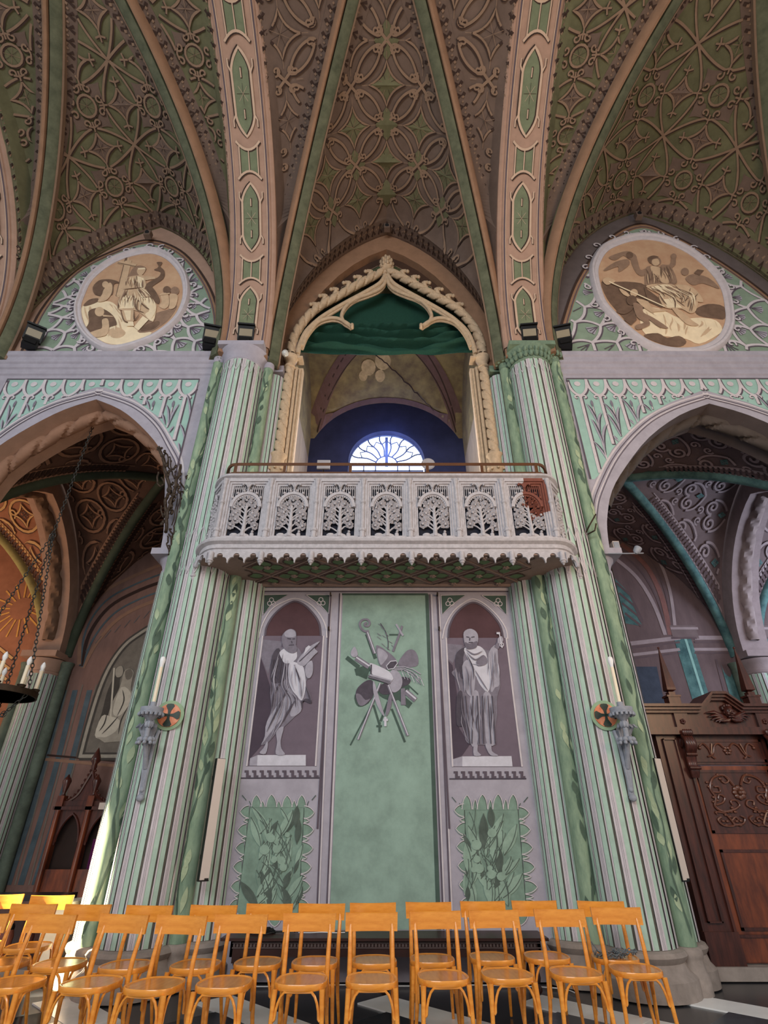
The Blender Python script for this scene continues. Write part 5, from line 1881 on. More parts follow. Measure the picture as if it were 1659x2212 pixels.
def plan(off, n=9):
    """outline of the balcony front, offset outwards, from the left pillar to the right one (x, y relative to the wall)"""
    yf, xs, rx, ry = -1.0 - off, 2.30, 0.30 + off, 0.62 + off
    left = [(-xs - rx * sin(a), yf + ry - ry * cos(a)) for a in [pi / 2 * (1 - i / n) for i in range(n + 1)]]
    return left + [(-x, y) for x, y in left[::-1]]


def plan_sweep(mb, prof):
    """prof: (offset, z) closed"""
    rows = [plan(o) for o, z in prof]
    n, L = len(prof), len(rows[0])
    vs = [(rows[k][i][0], rows[k][i][1], prof[k][1]) for i in range(L) for k in range(n)]
    fs = [(i * n + k, i * n + (k + 1) % n, (i + 1) * n + (k + 1) % n, (i + 1) * n + k) for i in range(L - 1) for k in range(n)]
    fs += [tuple(range(n)), tuple((L - 1) * n + k for k in range(n))]
    mb.add(vs, fs)


mb = MB()
plan_sweep(mb, [(0.06, 0.03), (0.10, 0.03), (0.10, 0.075), (0.12, 0.085), (0.12, 0.14), (0.17, 0.17), (0.18, 0.20), (0.15, 0.215), (0.15, 0.24), (0.09, 0.265), (-0.15, 0.27), (-0.15, 0.25), (0.06, 0.23)])
mb.build('cornice', white_wood, bal, smooth=35)
mb = MB()
plan_sweep(mb, [(-0.10, 1.24), (0.03, 1.24), (0.05, 1.28), (0.09, 1.30), (0.09, 1.335), (0.05, 1.355), (-0.10, 1.355)])
mb.build('handrail', white_wood, bal, smooth=35)
pl = plan(0.0)
mb = MB()
mb.slab([(-2.45, -0.05)] + pl[1:-1] + [(2.45, -0.05)], 0.235, 0.268)
mb.build('balcony_floor', stone, bal)
# soffit with lozenge coffers
sof_b = mat('soffit_brown', (150, 128, 118), 0.85, 0.1, 6)
sof_g = mat('soffit_green', (104, 128, 92), 0.85, 0.12, 6)
sof_d = mat('soffit_shadow', (86, 68, 62), 0.85, 0.1)
mb = MB()
mb.slab([(-2.3, 0.0)] + plan(0.08)[2:-2] + [(2.3, 0.0)], -0.005, 0.028)
sof = mb.build('soffit', sof_b, bal)
P = Paint(lambda u, v, off: Vector((u, v, -0.005 - off)))
P.inside = lambda u, v: abs(u) < 2.05 and -1.06 < v < -0.10
for k in range(-4, 5):
    for j in range(0, 5):
        for ox, oy in ((0, 0), (0.337, 0.29)):
            u, v = k * 0.674 + ox, -0.99 + j * 0.58 + oy
            for a in range(4):
                t = a * pi / 2
                e = (0.235 if a % 2 == 0 else 0.20)
                tip = (u + e * cos(t), v + e * sin(t))
                nx, ny = -sin(t) * 0.085, cos(t) * 0.085
                lf = quad((u, v), (u + e * 0.55 * cos(t) + nx * 2, v + e * 0.55 * sin(t) + ny * 2), tip, 5) + quad(tip, (u + e * 0.55 * cos(t) - nx * 2, v + e * 0.55 * sin(t) - ny * 2), (u, v), 5)[1:-1]
                P.poly(lf, sof_g, 1)
                P.line(lf[:6], 0.02, sof_d, 2)
for k in range(-8, 9):
    for s in (-1, 1):
        pts = [(k * 0.674 + 0.337 + s * 0.337 * t / 4, -0.99 + 0.29 * t / 4) for t in range(0, 26)]
        P.line([(a + 0.02, b + 0.018) for a, b in pts], 0.035, sof_d, 2)
P.build('painted_coffer', sof)
mb = MB()
for k in range(-8, 9):
    for s in (-1, 1):
        pts = [(k * 0.674 + 0.337 + s * 0.337 * t / 4, -0.99 + 0.29 * t / 4) for t in range(0, 26)]
        pts = [p for p in pts if abs(p[0]) < 2.07 and -1.06 < p[1] < -0.08]
        if len(pts) > 1:
            a, b = pts[0], pts[-1]
            mb.tube([(a[0], a[1], -0.008), (b[0], b[1], -0.008)], 0.026, 4, flat=0.6)
mb.tube([(-2.0, -0.07, -0.01), (2.0, -0.07, -0.01)], 0.03, 6)
mb.build('lattice_strip', sof_b, sof)
mb = MB()
for k in range(5):
    a = 2 * pi * k / 5
    mb.ball((0.028 * cos(a), 0.028 * sin(a), -0.012), 0.026, 6, 4, (1, 1, 0.6))
mb.ball((0, 0, -0.02), 0.022, 6, 4)
ros = None
for k in range(-4, 5):
    for j in range(0, 3):
        for ox, oy in ((0, 0), (0.337, 0.29)):
            u, v = k * 0.674 + ox, -0.99 + j * 0.58 + oy
            if abs(u) < 2.0 and -1.02 < v < -0.12:
                if ros is None:
                    ros = mb.build('rosette', sof_b, sof)
                    r_ = ros
                else:
                    r_ = ros.copy(); COL.objects.link(r_)
                r_.location = (u, v, -0.006)

# fringe of trefoil arches with pendants
PW = 0.674
mb = MB()
uw = PW / 3


def trefoil(cx, w, h):
    """inner outline of one pointed trefoil arch hanging from z=0"""
    r = w * 0.19
    pts = quad((cx - w * 0.475, -h), (cx - w * 0.46, -h * 0.42), (cx - w * 0.19, -h * 0.46), 6)
    pts += arc(cx, -h * 0.36, r, pi * 1.1, -pi * 0.1, 8)
    pts += quad((cx + w * 0.19, -h * 0.46), (cx + w * 0.46, -h * 0.42), (cx + w * 0.475, -h), 6)
    return pts


def fringe_unit(s):
    w, h, t = uw, 0.155, 0.03
    inn = trefoil(0, w, h)
    poly = [(-w / 2, -h), (-w / 2, 0), (w / 2, 0), (w / 2, -h)] + inn[::-1]
    m = MB(); m.prism(poly, -t / 2, t / 2)
    return m


fu = None
fr = empty('arch_fringe', (0, 0, 0)); fr.parent = bal
for k in range(21):
    if fu is None:
        fu = fringe_unit(1).build('fringe_arch', white_wood, fr)
        o = fu
    else:
        o = fu.copy(); COL.objects.link(o)
    o.location = (-2.36 + uw * (k + 0.5), -1.085, 0.03)
for s in (-1, 1):
    o = fu.copy(); COL.objects.link(o)
    o.location = (s * 2.50, -1.03, 0.03); o.rotation_euler = (0, 0, s * 0.65)
    o = fu.copy(); COL.objects.link(o)
    o.location = (s * 2.65, -0.85, 0.03); o.rotation_euler = (0, 0, s * 1.15)
mb = MB()
mb.lathe([(0.036, 0.02), (0.036, -0.09), (0.045, -0.098), (0.045, -0.11), (0.03, -0.122), (0.034, -0.134), (0.012, -0.155), (0.016, -0.163), (0.004, -0.175)], (0, 0, 0), 12)
pend = None
for k in range(8):
    if pend is None:
        pend = mb.build('pendant', white_wood, bal, smooth=40); o = pend
    else:
        o = pend.copy(); COL.objects.link(o)
    o.location = (-2.36 + PW * k, -1.12, 0)
for s in (-1, 1):
    o = pend.copy(); COL.objects.link(o)
    o.location = (s * 2.69, -0.72, 0); o.scale = (1.1, 1.1, 1.5)

# posts
mb = MB()
mb.lathe([(0.038, 0.265), (0.038, 0.36), (0.05, 0.37), (0.05, 0.40), (0.026, 0.43), (0.026, 0.82), (0.034, 0.83), (0.034, 0.86), (0.022, 0.88), (0.022, 1.15), (0.032, 1.17), (0.036, 1.21), (0.036, 1.245)], (0, 0, 0), 8)
post = None
for k in range(8):
    if post is None:
        post = mb.build('post', white_wood, bal, smooth=30); o = post
    else:
        o = post.copy(); COL.objects.link(o)
    o.location = (-2.36 + PW * k, -1.07, 0)
    o2 = None


def panel_meshes(w, seed, red=False):
    """frame, lattice and carved tree of one balustrade panel; local x across, z up from the panel foot"""
    rnd = random.Random(seed)
    def pick(m, x, z):
        m.use(red_wood if red and x > 0.0 - 0.02 and z > 0.36 + 0.03 * sin(x * 30) else white_wood)
    h = 0.96
    iw = w / 2 - 0.115           # half width of the opening
    fr = MB()
    def bx(a, b):
        xm, zm = (a[0] + b[0]) / 2, (a[2] + b[2]) / 2
        pick(fr, xm, zm)
        fr.box2(a, b)
    step = [(0.0, 0.055, 0.02), (0.055, 0.085, 0.0), (0.085, 0.115, -0.02)]
    for a, b, d in step:
        for s in (-1, 1):
            for z0, z1 in ((0.02 + 0.0, 0.42), (0.42, h)):
                bx((s * (w / 2 - a), -0.0 + d * -1 - 0.01, z0), (s * (w / 2 - b), 0.04, z1))
        for s in (-1, 1):
            bx((s * 0.0, -0.01 - d, h - b + 0.03), (s * (w / 2 - b + 0.0), 0.04, h - a + 0.03))
    bx((-w / 2, -0.02, -0.02), (w / 2, 0.04, 0.03))
    # arch band above the tree
    zc = 0.50
    for i in range(16):
        a0, a1 = pi * i / 16, pi * (i + 1) / 16
        for r0, r1, d in ((iw - 0.035, iw + 0.005, -0.03), (iw - 0.05, iw - 0.035, -0.01)):
            q = [(r0 * cos(a0), zc + r0 * 1.12 * sin(a0)), (r1 * cos(a0), zc + r1 * 1.12 * sin(a0)), (r1 * cos(a1), zc + r1 * 1.12 * sin(a1)), (r0 * cos(a1), zc + r0 * 1.12 * sin(a1))]
            pick(fr, q[0][0], q[0][1])
            fr.prism(q, d, 0.03)
        if 1 <= i < 15 and i % 1 == 0:
            pick(fr, (iw - 0.05) * cos(a0), 1)
            fr.ball(((iw - 0.055) * cos(a0), 0.0, zc + (iw - 0.055) * 1.12 * sin(a0)), 0.014, 6, 4)
        if i % 2 == 1 and 1 < i < 15:
            fr.ball(((iw + 0.02) * cos(a0), -0.03, zc + (iw + 0.02) * 1.12 * sin(a0)), 0.022, 6, 4)
    la = MB()
    zt = h - 0.09
    n = 15
    for i in range(n):
        x = -iw + 2 * iw * (i + 0.5) / n
        zb = zc + 1.12 * sqrt(max(0.0, iw ** 2 - x * x))
        pick(la, x, 0.9)
        if abs(x) > 0.035:
            la.box((x, 0.015, (zb + zt) / 2), (0.0085, 0.015, zt - zb))
        if i < n - 1:
            la.tube([(x, 0.012, zt - 0.07), (x + iw / n, 0.012, zt - 0.025), (x + 2 * iw / n, 0.012, zt - 0.07)], 0.005, 4)
            la.tube([(x, 0.012, zt), (x + iw / n, 0.012, zt - 0.04), (x + 2 * iw / n, 0.012, zt)], 0.004, 4)
    pick(la, 0.0 if not red else 0.1, 0.9)
    la.lathe([(0.03, 0), (0.018, 0.03), (0.016, 0.06), (0.026, 0.07), (0.018, 0.085), (0.02, 0.10)], (0, 0, zc + 1.12 * iw), 8)
    for s in (-1, 1):
        la.tube([(0, -0.01, zc + 1.12 * iw + 0.09), (s * 0.03, -0.015, zc + 1.12 * iw + 0.14), (s * 0.075, -0.015, zc + 1.12 * iw + 0.15), (s * 0.085, -0.015, zc + 1.12 * iw + 0.12)], [0.016, 0.016, 0.018, 0.02], 6)
    la.ball((0, -0.01, zc + 1.12 * iw + 0.145), 0.022, 6, 5, (1, 0.7, 1.5))
    tr = MB()
    x0 = rnd.uniform(-0.015, 0.015)
    ztp = 0.52
    pick(tr, -0.1, 0)
    tr.tube([(x0, 0.0, 0.03), (x0, -0.005, 0.09), (x0 + 0.005, 0, 0.2), (x0, 0, 0.36), (x0, 0, ztp)], [0.045, 0.032, 0.027, 0.024, 0.018], 7)
    # mound and little creatures at the foot
    tr.ball((x0, -0.005, 0.04), 0.06, 8, 5, (1.6, 0.5, 0.6))
    tr.ball((x0 - 0.12, -0.005, 0.05), 0.045, 8, 5, (1.3, 0.5, 0.7))
    tr.ball((x0 + 0.13, -0.005, 0.055), 0.03, 8, 5, (1.0, 0.5, 1.2))
    tr.ball((x0 + 0.135, -0.008, 0.10), 0.02, 7, 5)
    centers = [(0, 0.60, 0.10), (-0.07, 0.545, 0.08), (0.07, 0.545, 0.08)]
    for s in (-1, 1):
        centers += [(s * 0.145, 0.50, 0.085), (s * 0.11, 0.41, 0.085), (s * 0.165, 0.35, 0.085), (s * 0.11, 0.28, 0.08), (s * 0.165, 0.20, 0.075)]
    for (cx, cz, rr) in centers:
        cx, cz = cx * iw / 0.222 + rnd.uniform(-0.012, 0.012), cz + rnd.uniform(-0.02, 0.02)
        pick(tr, cx, cz)
        if abs(cx) > 0.05:
            tr.tube([(x0, 0, cz - 0.10), (cx * 0.5, -0.005, cz - 0.03), (cx, -0.008, cz)], [0.013, 0.011, 0.008], 5)
        nl = 12
        for k in range(nl):
            a = 2 * pi * k / nl + rnd.uniform(-0.2, 0.2)
            L = rr * rnd.uniform(0.75, 1.15)
            w2 = 0.024
            bx_, bz = cx + rr * 0.25 * cos(a), cz + rr * 0.25 * sin(a)
            tx, tz = cx + L * cos(a), cz + L * sin(a)
            if zc < tz and tx * tx + ((tz - zc) / 1.12) ** 2 > (iw - 0.035) ** 2:
                continue
            if abs(tx) > iw - 0.01:
                tx = (iw - 0.01) * (1 if tx > 0 else -1)
            mx, mz = (bx_ * 0.45 + tx * 0.55), (bz * 0.45 + tz * 0.55)
            nx, nz = -sin(a) * w2, cos(a) * w2
            pick(tr, mx, mz)
            tr.add([(bx_, -0.005, bz), (mx + nx, 0.005, mz + nz), (tx, -0.012, tz), (mx - nx, 0.005, mz - nz), (mx, -0.03, mz), (mx, 0.015, mz)], [(0, 1, 4), (1, 2, 4), (2, 3, 4), (3, 0, 4), (1, 0, 5), (2, 1, 5), (3, 2, 5), (0, 3, 5)])
        tr.ball((cx, -0.018, cz), 0.02, 6, 4)
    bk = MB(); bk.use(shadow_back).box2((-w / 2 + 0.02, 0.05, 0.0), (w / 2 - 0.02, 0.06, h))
    return fr, la, tr, bk


for k in range(7):
    pn = empty('tree_panel', (-2.36 + PW * (k + 0.5), -1.03, 0.28)); pn.parent = bal
    f, l, t, b = panel_meshes(PW, 20 + k, red=(k == 6))
    f.build('panel_frame', None, pn); l.build('lattice', None, pn); t.build('carved_tree', None, pn, smooth=40); b.build('backing', None, pn)
    if k == 6:
        pn['label'] = 'carved panel left half white and half stripped to red wood'
for s in (-1, 1):
    pn = empty('tree_panel', (s * 2.51, -0.86, 0.28), s * 0.95); pn.parent = bal
    f, l, t, b = panel_meshes(0.46, 40 + s)
    f.build('panel_frame', None, pn); l.build('lattice', None, pn); t.build('carved_tree', None, pn, smooth=40); b.build('backing', None, pn)

# brown metal safety rail on top
rl = empty('safety_rail', (0, 0, 1.355)); rl.parent = bal
ro = [(x, y, 0.0) for x, y in plan(-0.06)][3:-3]
for z, r in ((0.255, 0.026), (0.095, 0.018)):
    mb = MB(); mb.sweep([Vector((x, y, z)) for x, y, _ in ro], [(-r, -r * 0.8), (r, -r * 0.8), (r, r * 0.8), (-r, r * 0.8)], lambda i: Vector((0, 0, 1)), lambda i: (Vector((0, 1, 0)) if 9 < i < len(ro) - 10 else Vector((ro[i][0], 0.3, 0)).normalized()))
    mb.build('rail_bar', brown_rail, rl)
for px in (-2.30, -1.55, -0.55, 0.62, 1.45, 2.28):
    mb = MB(); mb.box((px, -0.94, 0.13), (0.045, 0.025, 0.26)); mb.build('rail_post', brown_rail, rl)

# ------------------------------------------------------------------ aisles
def aisle_h(t):
    return 5.0 + 3.55 * pshape(t)


def aisle(name, x0, x1, m, line, dark, label, seed, gmat):
    w = struct(empty(name), label)
    y0, y1 = YS + 0.75, OUT
    xc, hx, yc, hy = (x0 + x1) / 2, abs(x1 - x0) / 2, (y0 + y1) / 2, (y1 - y0) / 2
    N = 30
    vs = []
    for j in range(N + 1):
        ty = sin((j / N * 2 - 1) * pi / 2)
        for i in range(N + 1):
            tx = sin((i / N * 2 - 1) * pi / 2)
            vs.append((xc + hx * tx, yc + hy * ty, max(aisle_h(tx), aisle_h(ty))))
    k = N + 1
    mb = MB(); mb.add(vs, [(j * k + i, j * k + i + 1, (j + 1) * k + i + 1, (j + 1) * k + i) for j in range(N) for i in range(N)])
    mb.build('aisle_vault', m, w, smooth=30)
    # diagonal ribs
    for sx in (-1, 1):
        path = []
        for i in range(41):
            t = sin((i / 40 * 2 - 1) * pi / 2)
            path.append(Vector((xc + hx * t, yc + sx * hy * t, aisle_h(t) - 0.02)))
        mb = MB()
        mb.use(gmat).tube(path, 0.11, 8)
        mb.build('aisle_rib', None, w, smooth=60)
    # ornament on the four cells
    def mp_wall(sy):
        def f(u, v, off):
            t = min(0.98, abs(u) / hx)
            ty = min(0.98, max(t, v))
            z = aisle_h(t)
            return Vector((xc + u, yc + sy * hy * ty, z)) + Vector((-u * 0.25, -0.5 * sy * 0 - 0.0, -1)).normalized() * (off * 2.5 + 0.01)
        return f
    for sy in (1, -1):
        f = mp_wall(sy)
        def g(u, v, off, f=f):
            return f(u, v / hy, off)
        P = Paint(g)
        for s in (-1, 1):
            band_marks2(P, [(s * max(0.0, hx * (0.3 + 0.68 * i / 60) - 0.26), hy * (0.3 + 0.68 * i / 60)) for i in range(61)], 0.22, m, line, dark)
        P.inside = lambda u, v: abs(u) < hx * (v / hy) - 0.40 and v < hy - 0.06
        for r in range(5):
            for c in range(-3, 4):
                orn(P, c * 0.86 + 0.43 * (r % 2), hy - 0.45 - r * 0.66, line, dark, seed)
        P.build('painted_scrollwork', w)
    for sx in (1, -1):
        def g2(u, v, off, sx=sx):
            t = min(0.98, abs(u) / hy)
            tx = min(0.98, max(t, v / hx))
            return Vector((xc + sx * hx * tx, yc + u, aisle_h(t))) + Vector((-sx * 0.3, -u * 0.25, -1)).normalized() * (off * 2.5 + 0.01)
        P = Paint(g2)
        for s in (-1, 1):
            band_marks2(P, [(s * max(0.0, hy * (0.3 + 0.68 * i / 60) - 0.26), hx * (0.3 + 0.68 * i / 60)) for i in range(61)], 0.22, m, line, dark)
        P.inside = lambda u, v: abs(u) < hy * (v / hx) - 0.40 and v < hx - 0.06
        for r in range(5):
            for c in range(-3, 4):
                orn(P, c * 0.86 + 0.43 * (r % 2), hx - 0.45 - r * 0.66, line, dark, seed)
        P.build('painted_scrollwork', w)
    return w


def band_marks2(P, pts, w, base, line, dark):
    for k in range(1, len(pts) - 1):
        (a, b), (c, d) = pts[k], pts[k + 1]
        l = math.hypot(c - a, d - b) or 1
        nx, ny = -(d - b) / l * w, (c - a) / l * w
        if k % 2:
            P.line([(a - nx * 0.4, b - ny * 0.4), (a, b), (a + nx * 0.1 + (c - a), b + ny * 0.1 + (d - b))], 0.05, dark, 2)
            P.line([(a + nx * 0.25, b + ny * 0.25), (c + nx * 0.35, d + ny * 0.35)], 0.04, line, 3)
    for s in (-0.55, 0.55):
        P.line([(p[0] + s * w * (1 if p[0] > 0 else -1), p[1]) for p in pts], 0.025, line, 1)


def orn(P, u, v, line, dark, kind=1):
    if kind >= 3:
        for s in (-1, 1):
            P.relief(spiral(u + s * 0.17, v, 0.16, pi if s > 0 else 0, s * 1.5, 24, 0.1), 0.045, line, dark, 1)
            P.relief(quad((u + s * 0.33, v), (u + s * 0.36, v + 0.25), (u, v + 0.40), 8), 0.045, line, dark, 1)
            P.relief(spiral(u + s * 0.12, v - 0.30, 0.09, 0, -s * 1.2, 14, 0.12), 0.035, line, dark, 1)
        P.poly([(u, v + 0.16), (u + 0.07, v + 0.26), (u, v + 0.36), (u - 0.07, v + 0.26)], teal, 2)
        star(P, u, v + 0.26, 0.06, line)
        return
    P.relief(arc(u, v, 0.34, 0, 2 * pi, 18)[:-1], 0.05, line, dark, 1, closed=True)
    c = [(u + 0.25 * cos(k * pi / 2), v + 0.25 * sin(k * pi / 2)) for k in range(4)]
    ring = []
    for k in range(4):
        ring += quad(c[k], (u + 0.08 * cos(k * pi / 2 + pi / 4), v + 0.08 * sin(k * pi / 2 + pi / 4)), c[(k + 1) % 4], 5)[:-1]
    P.relief(ring, 0.035, line, dark, 2, closed=True)
    for k in range(3):
        a = k * 2.1
        P.line(arc(u + 0.05 * cos(a), v + 0.05 * sin(a), 0.045, 0, 2 * pi, 8), 0.025, dark, 3)
    for s in (-1, 1):
        P.relief(spiral(u + s * 0.38, v + 0.38, 0.09, s * 0.5, s * 0.9, 10), 0.035, line, dark, 1)


chapel_o = mat('chapel_orange', (158, 106, 80), 0.9, 0.16, 3)
chapel_l = mat('chapel_line', (200, 160, 110), 0.9, 0.1)
aisle_g = mat('aisle_rib_green', (66, 76, 62), 0.85, 0.2, 4)
aw = aisle('wall_left_aisle', -7.75, -2.75, aisle_brown, aisle_line, aisle_dark, 'dark brown painted vault of the left aisle', 1, aisle_g)
aw2 = aisle('wall_left_chapel', -13.5, -8.45, chapel_o, chapel_l, dk_brown, 'sunlit orange painted vault beyond the left aisle', 2, mat('chapel_rib', (150, 140, 90), 0.9, 0.2))
ar = aisle('wall_right_aisle', 2.75, 8.45, mauve, mauve_l, mauve_d, 'hazy mauve painted vault of the right aisle', 3, teal)
ar2 = aisle('wall_right_chapel', 9.15, 14.2, mauve, mauve_l, mauve_d, 'vault of the aisle bay beyond, at the right edge', 4, teal)


def outer_wall(name, x0, x1, m, label):
    mb = MB(); mb.box2((x0, OUT, 0), (x1, OUT + 0.3, 9.0))
    return struct(mb.build(name, m), label)


ow = outer_wall('wall_outer_left', -8.1, -2.2, mat('aisle_wall_brown', (124, 96, 88), 0.9, 0.16, 2.5, 0.1, stretch=(2, 2, 0.6)), 'outer wall of the left aisle with a painted relief')
ow2 = outer_wall('wall_chapel_left', -15, -8.1, chapel_o, 'warm lit wall of the chapel at the left edge')
owr = outer_wall('wall_outer_right', 2.2, 15, mat('aisle_wall_mauve', (112, 92, 94), 0.9, 0.16, 2.5, 0.1, stretch=(2, 2, 0.6)), 'outer wall of the right aisle with painted columns and panels')


def cross_arch(wall_parent, x, w, m, ropem, name='aisle_arch'):
    """transverse arch over the aisle at x, with rope moulding and its far respond"""
    y0, y1 = YS + 0.75, OUT
    yc, hy = (y0 + y1) / 2, (y1 - y0) / 2 - 0.35
    pts = arch_pts(yc, hy, 5.0, 3.1, 26)
    mb = MB()
    out = [(y0 - 0.1, 9.0), (y1 + 0.1, 9.0)]
    half1 = [(y0 - 0.05, 5.0)] + pts[:14] + [(yc, 9.2), (y0 - 0.05, 9.2)]
    half2 = pts[13:] + [(y1, 5.0), (y1, 9.2), (yc, 9.2)]
    for poly in (half1, half2):
        n = len(poly)
        tri = tessellate_polygon([[Vector((p[0], p[1], 0)) for p in poly]])
        vs = [(x - w / 2, a, b) for a, b in poly] + [(x + w / 2, a, b) for a, b in poly]
        mb.add(vs, [tuple(t) for t in tri] + [tuple(i + n for i in reversed(t)) for t in tri] + [(i, (i + 1) % n, (i + 1) % n + n, i + n) for i in range(n)])
    mb.build(name, m, wall_parent)
    p = [(x, a, b) for a, b in smooth_path(pts, 5) if b > 5.25]
    L = len(p)
    mb = MB()
    n = 10
    vs = []
    for i, q in enumerate(p):
        q = Vector(q)
        t = (Vector(p[min(i + 1, L - 1)]) - Vector(p[max(i - 1, 0)])).normalized()
        N = Vector((1, 0, 0)); B = t.cross(N)
        for k in range(n):
            a = 2 * pi * k / n
            rr = 0.14 * (1.05 - 0.5 * max(0.0, cos(a * 2 + 2 * pi * 9 * i / L)) ** 4)
            vs.append(q + (N * cos(a) + B * sin(a)) * rr)
    mb.add(vs, [(i * n + k, i * n + (k + 1) % n, (i + 1) * n + (k + 1) % n, (i + 1) * n + k) for i in range(L - 1) for k in range(n)])
    mb.build('rope_moulding', ropem, wall_parent, smooth=50)
    # respond on the outer wall
    c = (x, OUT - 0.12)
    mb = MB()
    fluted(mb, c, 0.33, 0.38, 4.55, 10, ph=-pi / 2 - 0.4)
    mb.build('respond_shaft', None, wall_parent)
    mb = MB()
    mb.lathe(cap_prof(0.33, 4.5, 0.34), (c[0], c[1], 0), 24)
    mb.box((x, OUT - 0.2, 4.93), (w + 0.16, 0.75, 0.14))
    mb.build('respond_capital', m, wall_parent, smooth=35)
    for s in (-1, 1):
        mb = MB(); mb.lathe([(0.12, 0.3), (0.12, 4.6)], (x + s * 0.47, OUT - 0.1, 0), 14)
        mb.lathe(cap_prof(0.12, 4.55, 0.26), (x + s * 0.47, OUT - 0.1, 0), 14)
        mb.build('respond_colonnette', mat('dark_marbling', (92, 104, 92), 0.7, 0.3, 4), wall_parent, smooth=40)
    mb = MB()
    mb.lathe(base_prof(0.34), (c[0], c[1], 0), 20)
    mb.build('respond_base', stone, wall_parent, smooth=35)


cross_arch(aw, -8.1, 0.66, arch_lilac, mat('rope_dark', (120, 94, 76), 0.9))
cross_arch(ar, 8.8, 0.66, mat('mauve_arch', (150, 132, 134), 0.9, 0.1), mat('rope_mauve', (150, 132, 132), 0.9))

# painted decoration of the left outer wall: relief of two travellers, pilasters, archivolts
TL = tracer(0, 1300, 1609 / 480, OUT)
rel0 = mat('relief_dark', (70, 66, 62), 0.9, 0.15)
rel1 = mat('relief_mid', (112, 106, 98), 0.9, 0.15, 6)
rel2 = mat('relief_light', (156, 150, 138), 0.9, 0.12, 8)
rel3 = mat('relief_pale', (190, 184, 170), 0.9, 0.1, 8)
blue_g = mat('blue_grey_streak', (78, 92, 100), 0.9, 0.25, 3)
P = Paint(on_wall(OUT))
frame = [(580, 1130), (640, 900), (720, 640), (800, 460), (900, 320), (1000, 240), (1120, 170), (1200, 160), (1260, 180), (1100, 1130)]
P.poly(TL(*frame), rel1, 1)
P.line(TL(*smooth_path(frame[:8], 4)), 0.17, rel0, 2)
P.line(TL(*smooth_path(frame[:8], 4)), 0.07, rel2, 3)
P.line(TL((580, 1120), (1100, 1120)), 0.16, rel0, 2)
P.line(TL((580, 1118), (1100, 1118)), 0.07, rel2, 3)
P.blob(TL((835, 540), (870, 465), (900, 500), (870, 560), (860, 640), (820, 800), (780, 900), (720, 970), (690, 950), (740, 800), (770, 680), (800, 600)), rel0, 3)
P.blob(TL((840, 490), (880, 465), (895, 500), (880, 540), (845, 545)), rel2, 4)
P.line(TL((830, 480), (800, 880)), 0.04, rel3, 5)
P.blob(TL((900, 510), (940, 485), (970, 510), (960, 560), (950, 640), (985, 700), (940, 800), (900, 880), (890, 980), (760, 990), (690, 970), (760, 900), (810, 740), (870, 620)), rel2, 4)
P.blob(TL((910, 505), (945, 488), (965, 520), (945, 560), (915, 560)), rel1, 5)
P.blob(TL((880, 620), (950, 660), (930, 760), (860, 830), (820, 790)), rel3, 5)
P.blob(TL((740, 830), (800, 830), (870, 860), (840, 940), (740, 990), (690, 965)), rel3, 5)
for pts in ([(890, 640), (900, 720), (850, 830)], [(860, 830), (800, 900), (740, 960)], [(930, 760), (880, 860), (860, 960)], [(780, 800), (760, 880), (720, 940)]):
    P.line(TL(*smooth_path(pts, 4)), 0.03, rel0, 6, taper=True)
P.blob(TL((700, 980), (900, 985), (890, 1010), (760, 1020)), rel2, 5)
for (x0, x1) in ((545, 150), (650, 250), (470, 60)):
    P.line(TL(*smooth_path([(x0, 640), ((x0 + x1) / 2 + 30, 1300), (x1, 2050)], 6)), 0.12, blue_g, 1)
for (x0, x1) in ((600, 210), (500, 110), (420, 30), (700, 300)):
    P.line(TL((x0, 600), (x1, 2050)), 0.03, rel1, 1)
for k, r in enumerate((0, 60, 130, 190, 260)):
    pts = [(600 - r * 0.1, 480 - r * 0.1), (700 - r * 0.4, 300 - r * 0.5), (850 - r * 0.45, 130 - r * 0.7), (1050 - r * 0.3, 20 - r * 0.8), (1250, -40 - r)]
    P.line(TL(*smooth_path(pts, 5)), 0.05 if k % 2 else 0.09, blue_g if k in (1, 3) else (aisle_line if k != 2 else aisle_dark), 1)
for k in range(8):
    t = k / 8
    x, y = 640 + 560 * t, 330 - 300 * t ** 0.8
    P.line(TL((x - 20, y + 30), (x + 25, y - 25)), 0.08, blue_g, 2, taper=True)
P.line(TL((330, 1140), (860, 1190)), 0.06, aisle_line, 1)
P.line(TL((340, 1110), (860, 1155)), 0.04, aisle_dark, 1)
P.build('painted_relief', ow, label='painted grey relief of two robed travellers in a pointed frame')

# sunflower ornament on the warm chapel wall
P = Paint(on_wall(OUT))
fl = mat('gold_ochre', (214, 158, 84), 0.9, 0.12, 6)
c = TL((160, 50))[0]
for q in range(18):
    a = q * pi / 9
    P.line([c, (c[0] + 0.75 * cos(a), c[1] + 0.75 * sin(a))], 0.26, fl, 2, taper=True)
P.poly(arc(c[0], c[1], 0.3, 0, 2 * pi, 14)[:-1], chapel_o, 3)
P.relief(arc(c[0] - 0.4, c[1] - 2.2, 0.48, 0, 2 * pi, 18)[:-1], 0.08, chapel_l, dk_brown, 2, closed=True)
P.relief(arc(c[0] - 0.4, c[1] - 2.2, 0.25, 0, 2 * pi, 14)[:-1], 0.06, chapel_l, dk_brown, 2, closed=True)
for k in range(4):
    P.relief([(-9.0 - 0.02 * k, 4.2 + 0.25 * k), (-10.5, 5.0 + 0.28 * k), (-12.5, 6.6 + 0.3 * k)], 0.06, chapel_l, dk_brown, 2)
P.build('painted_sunflower', ow2)

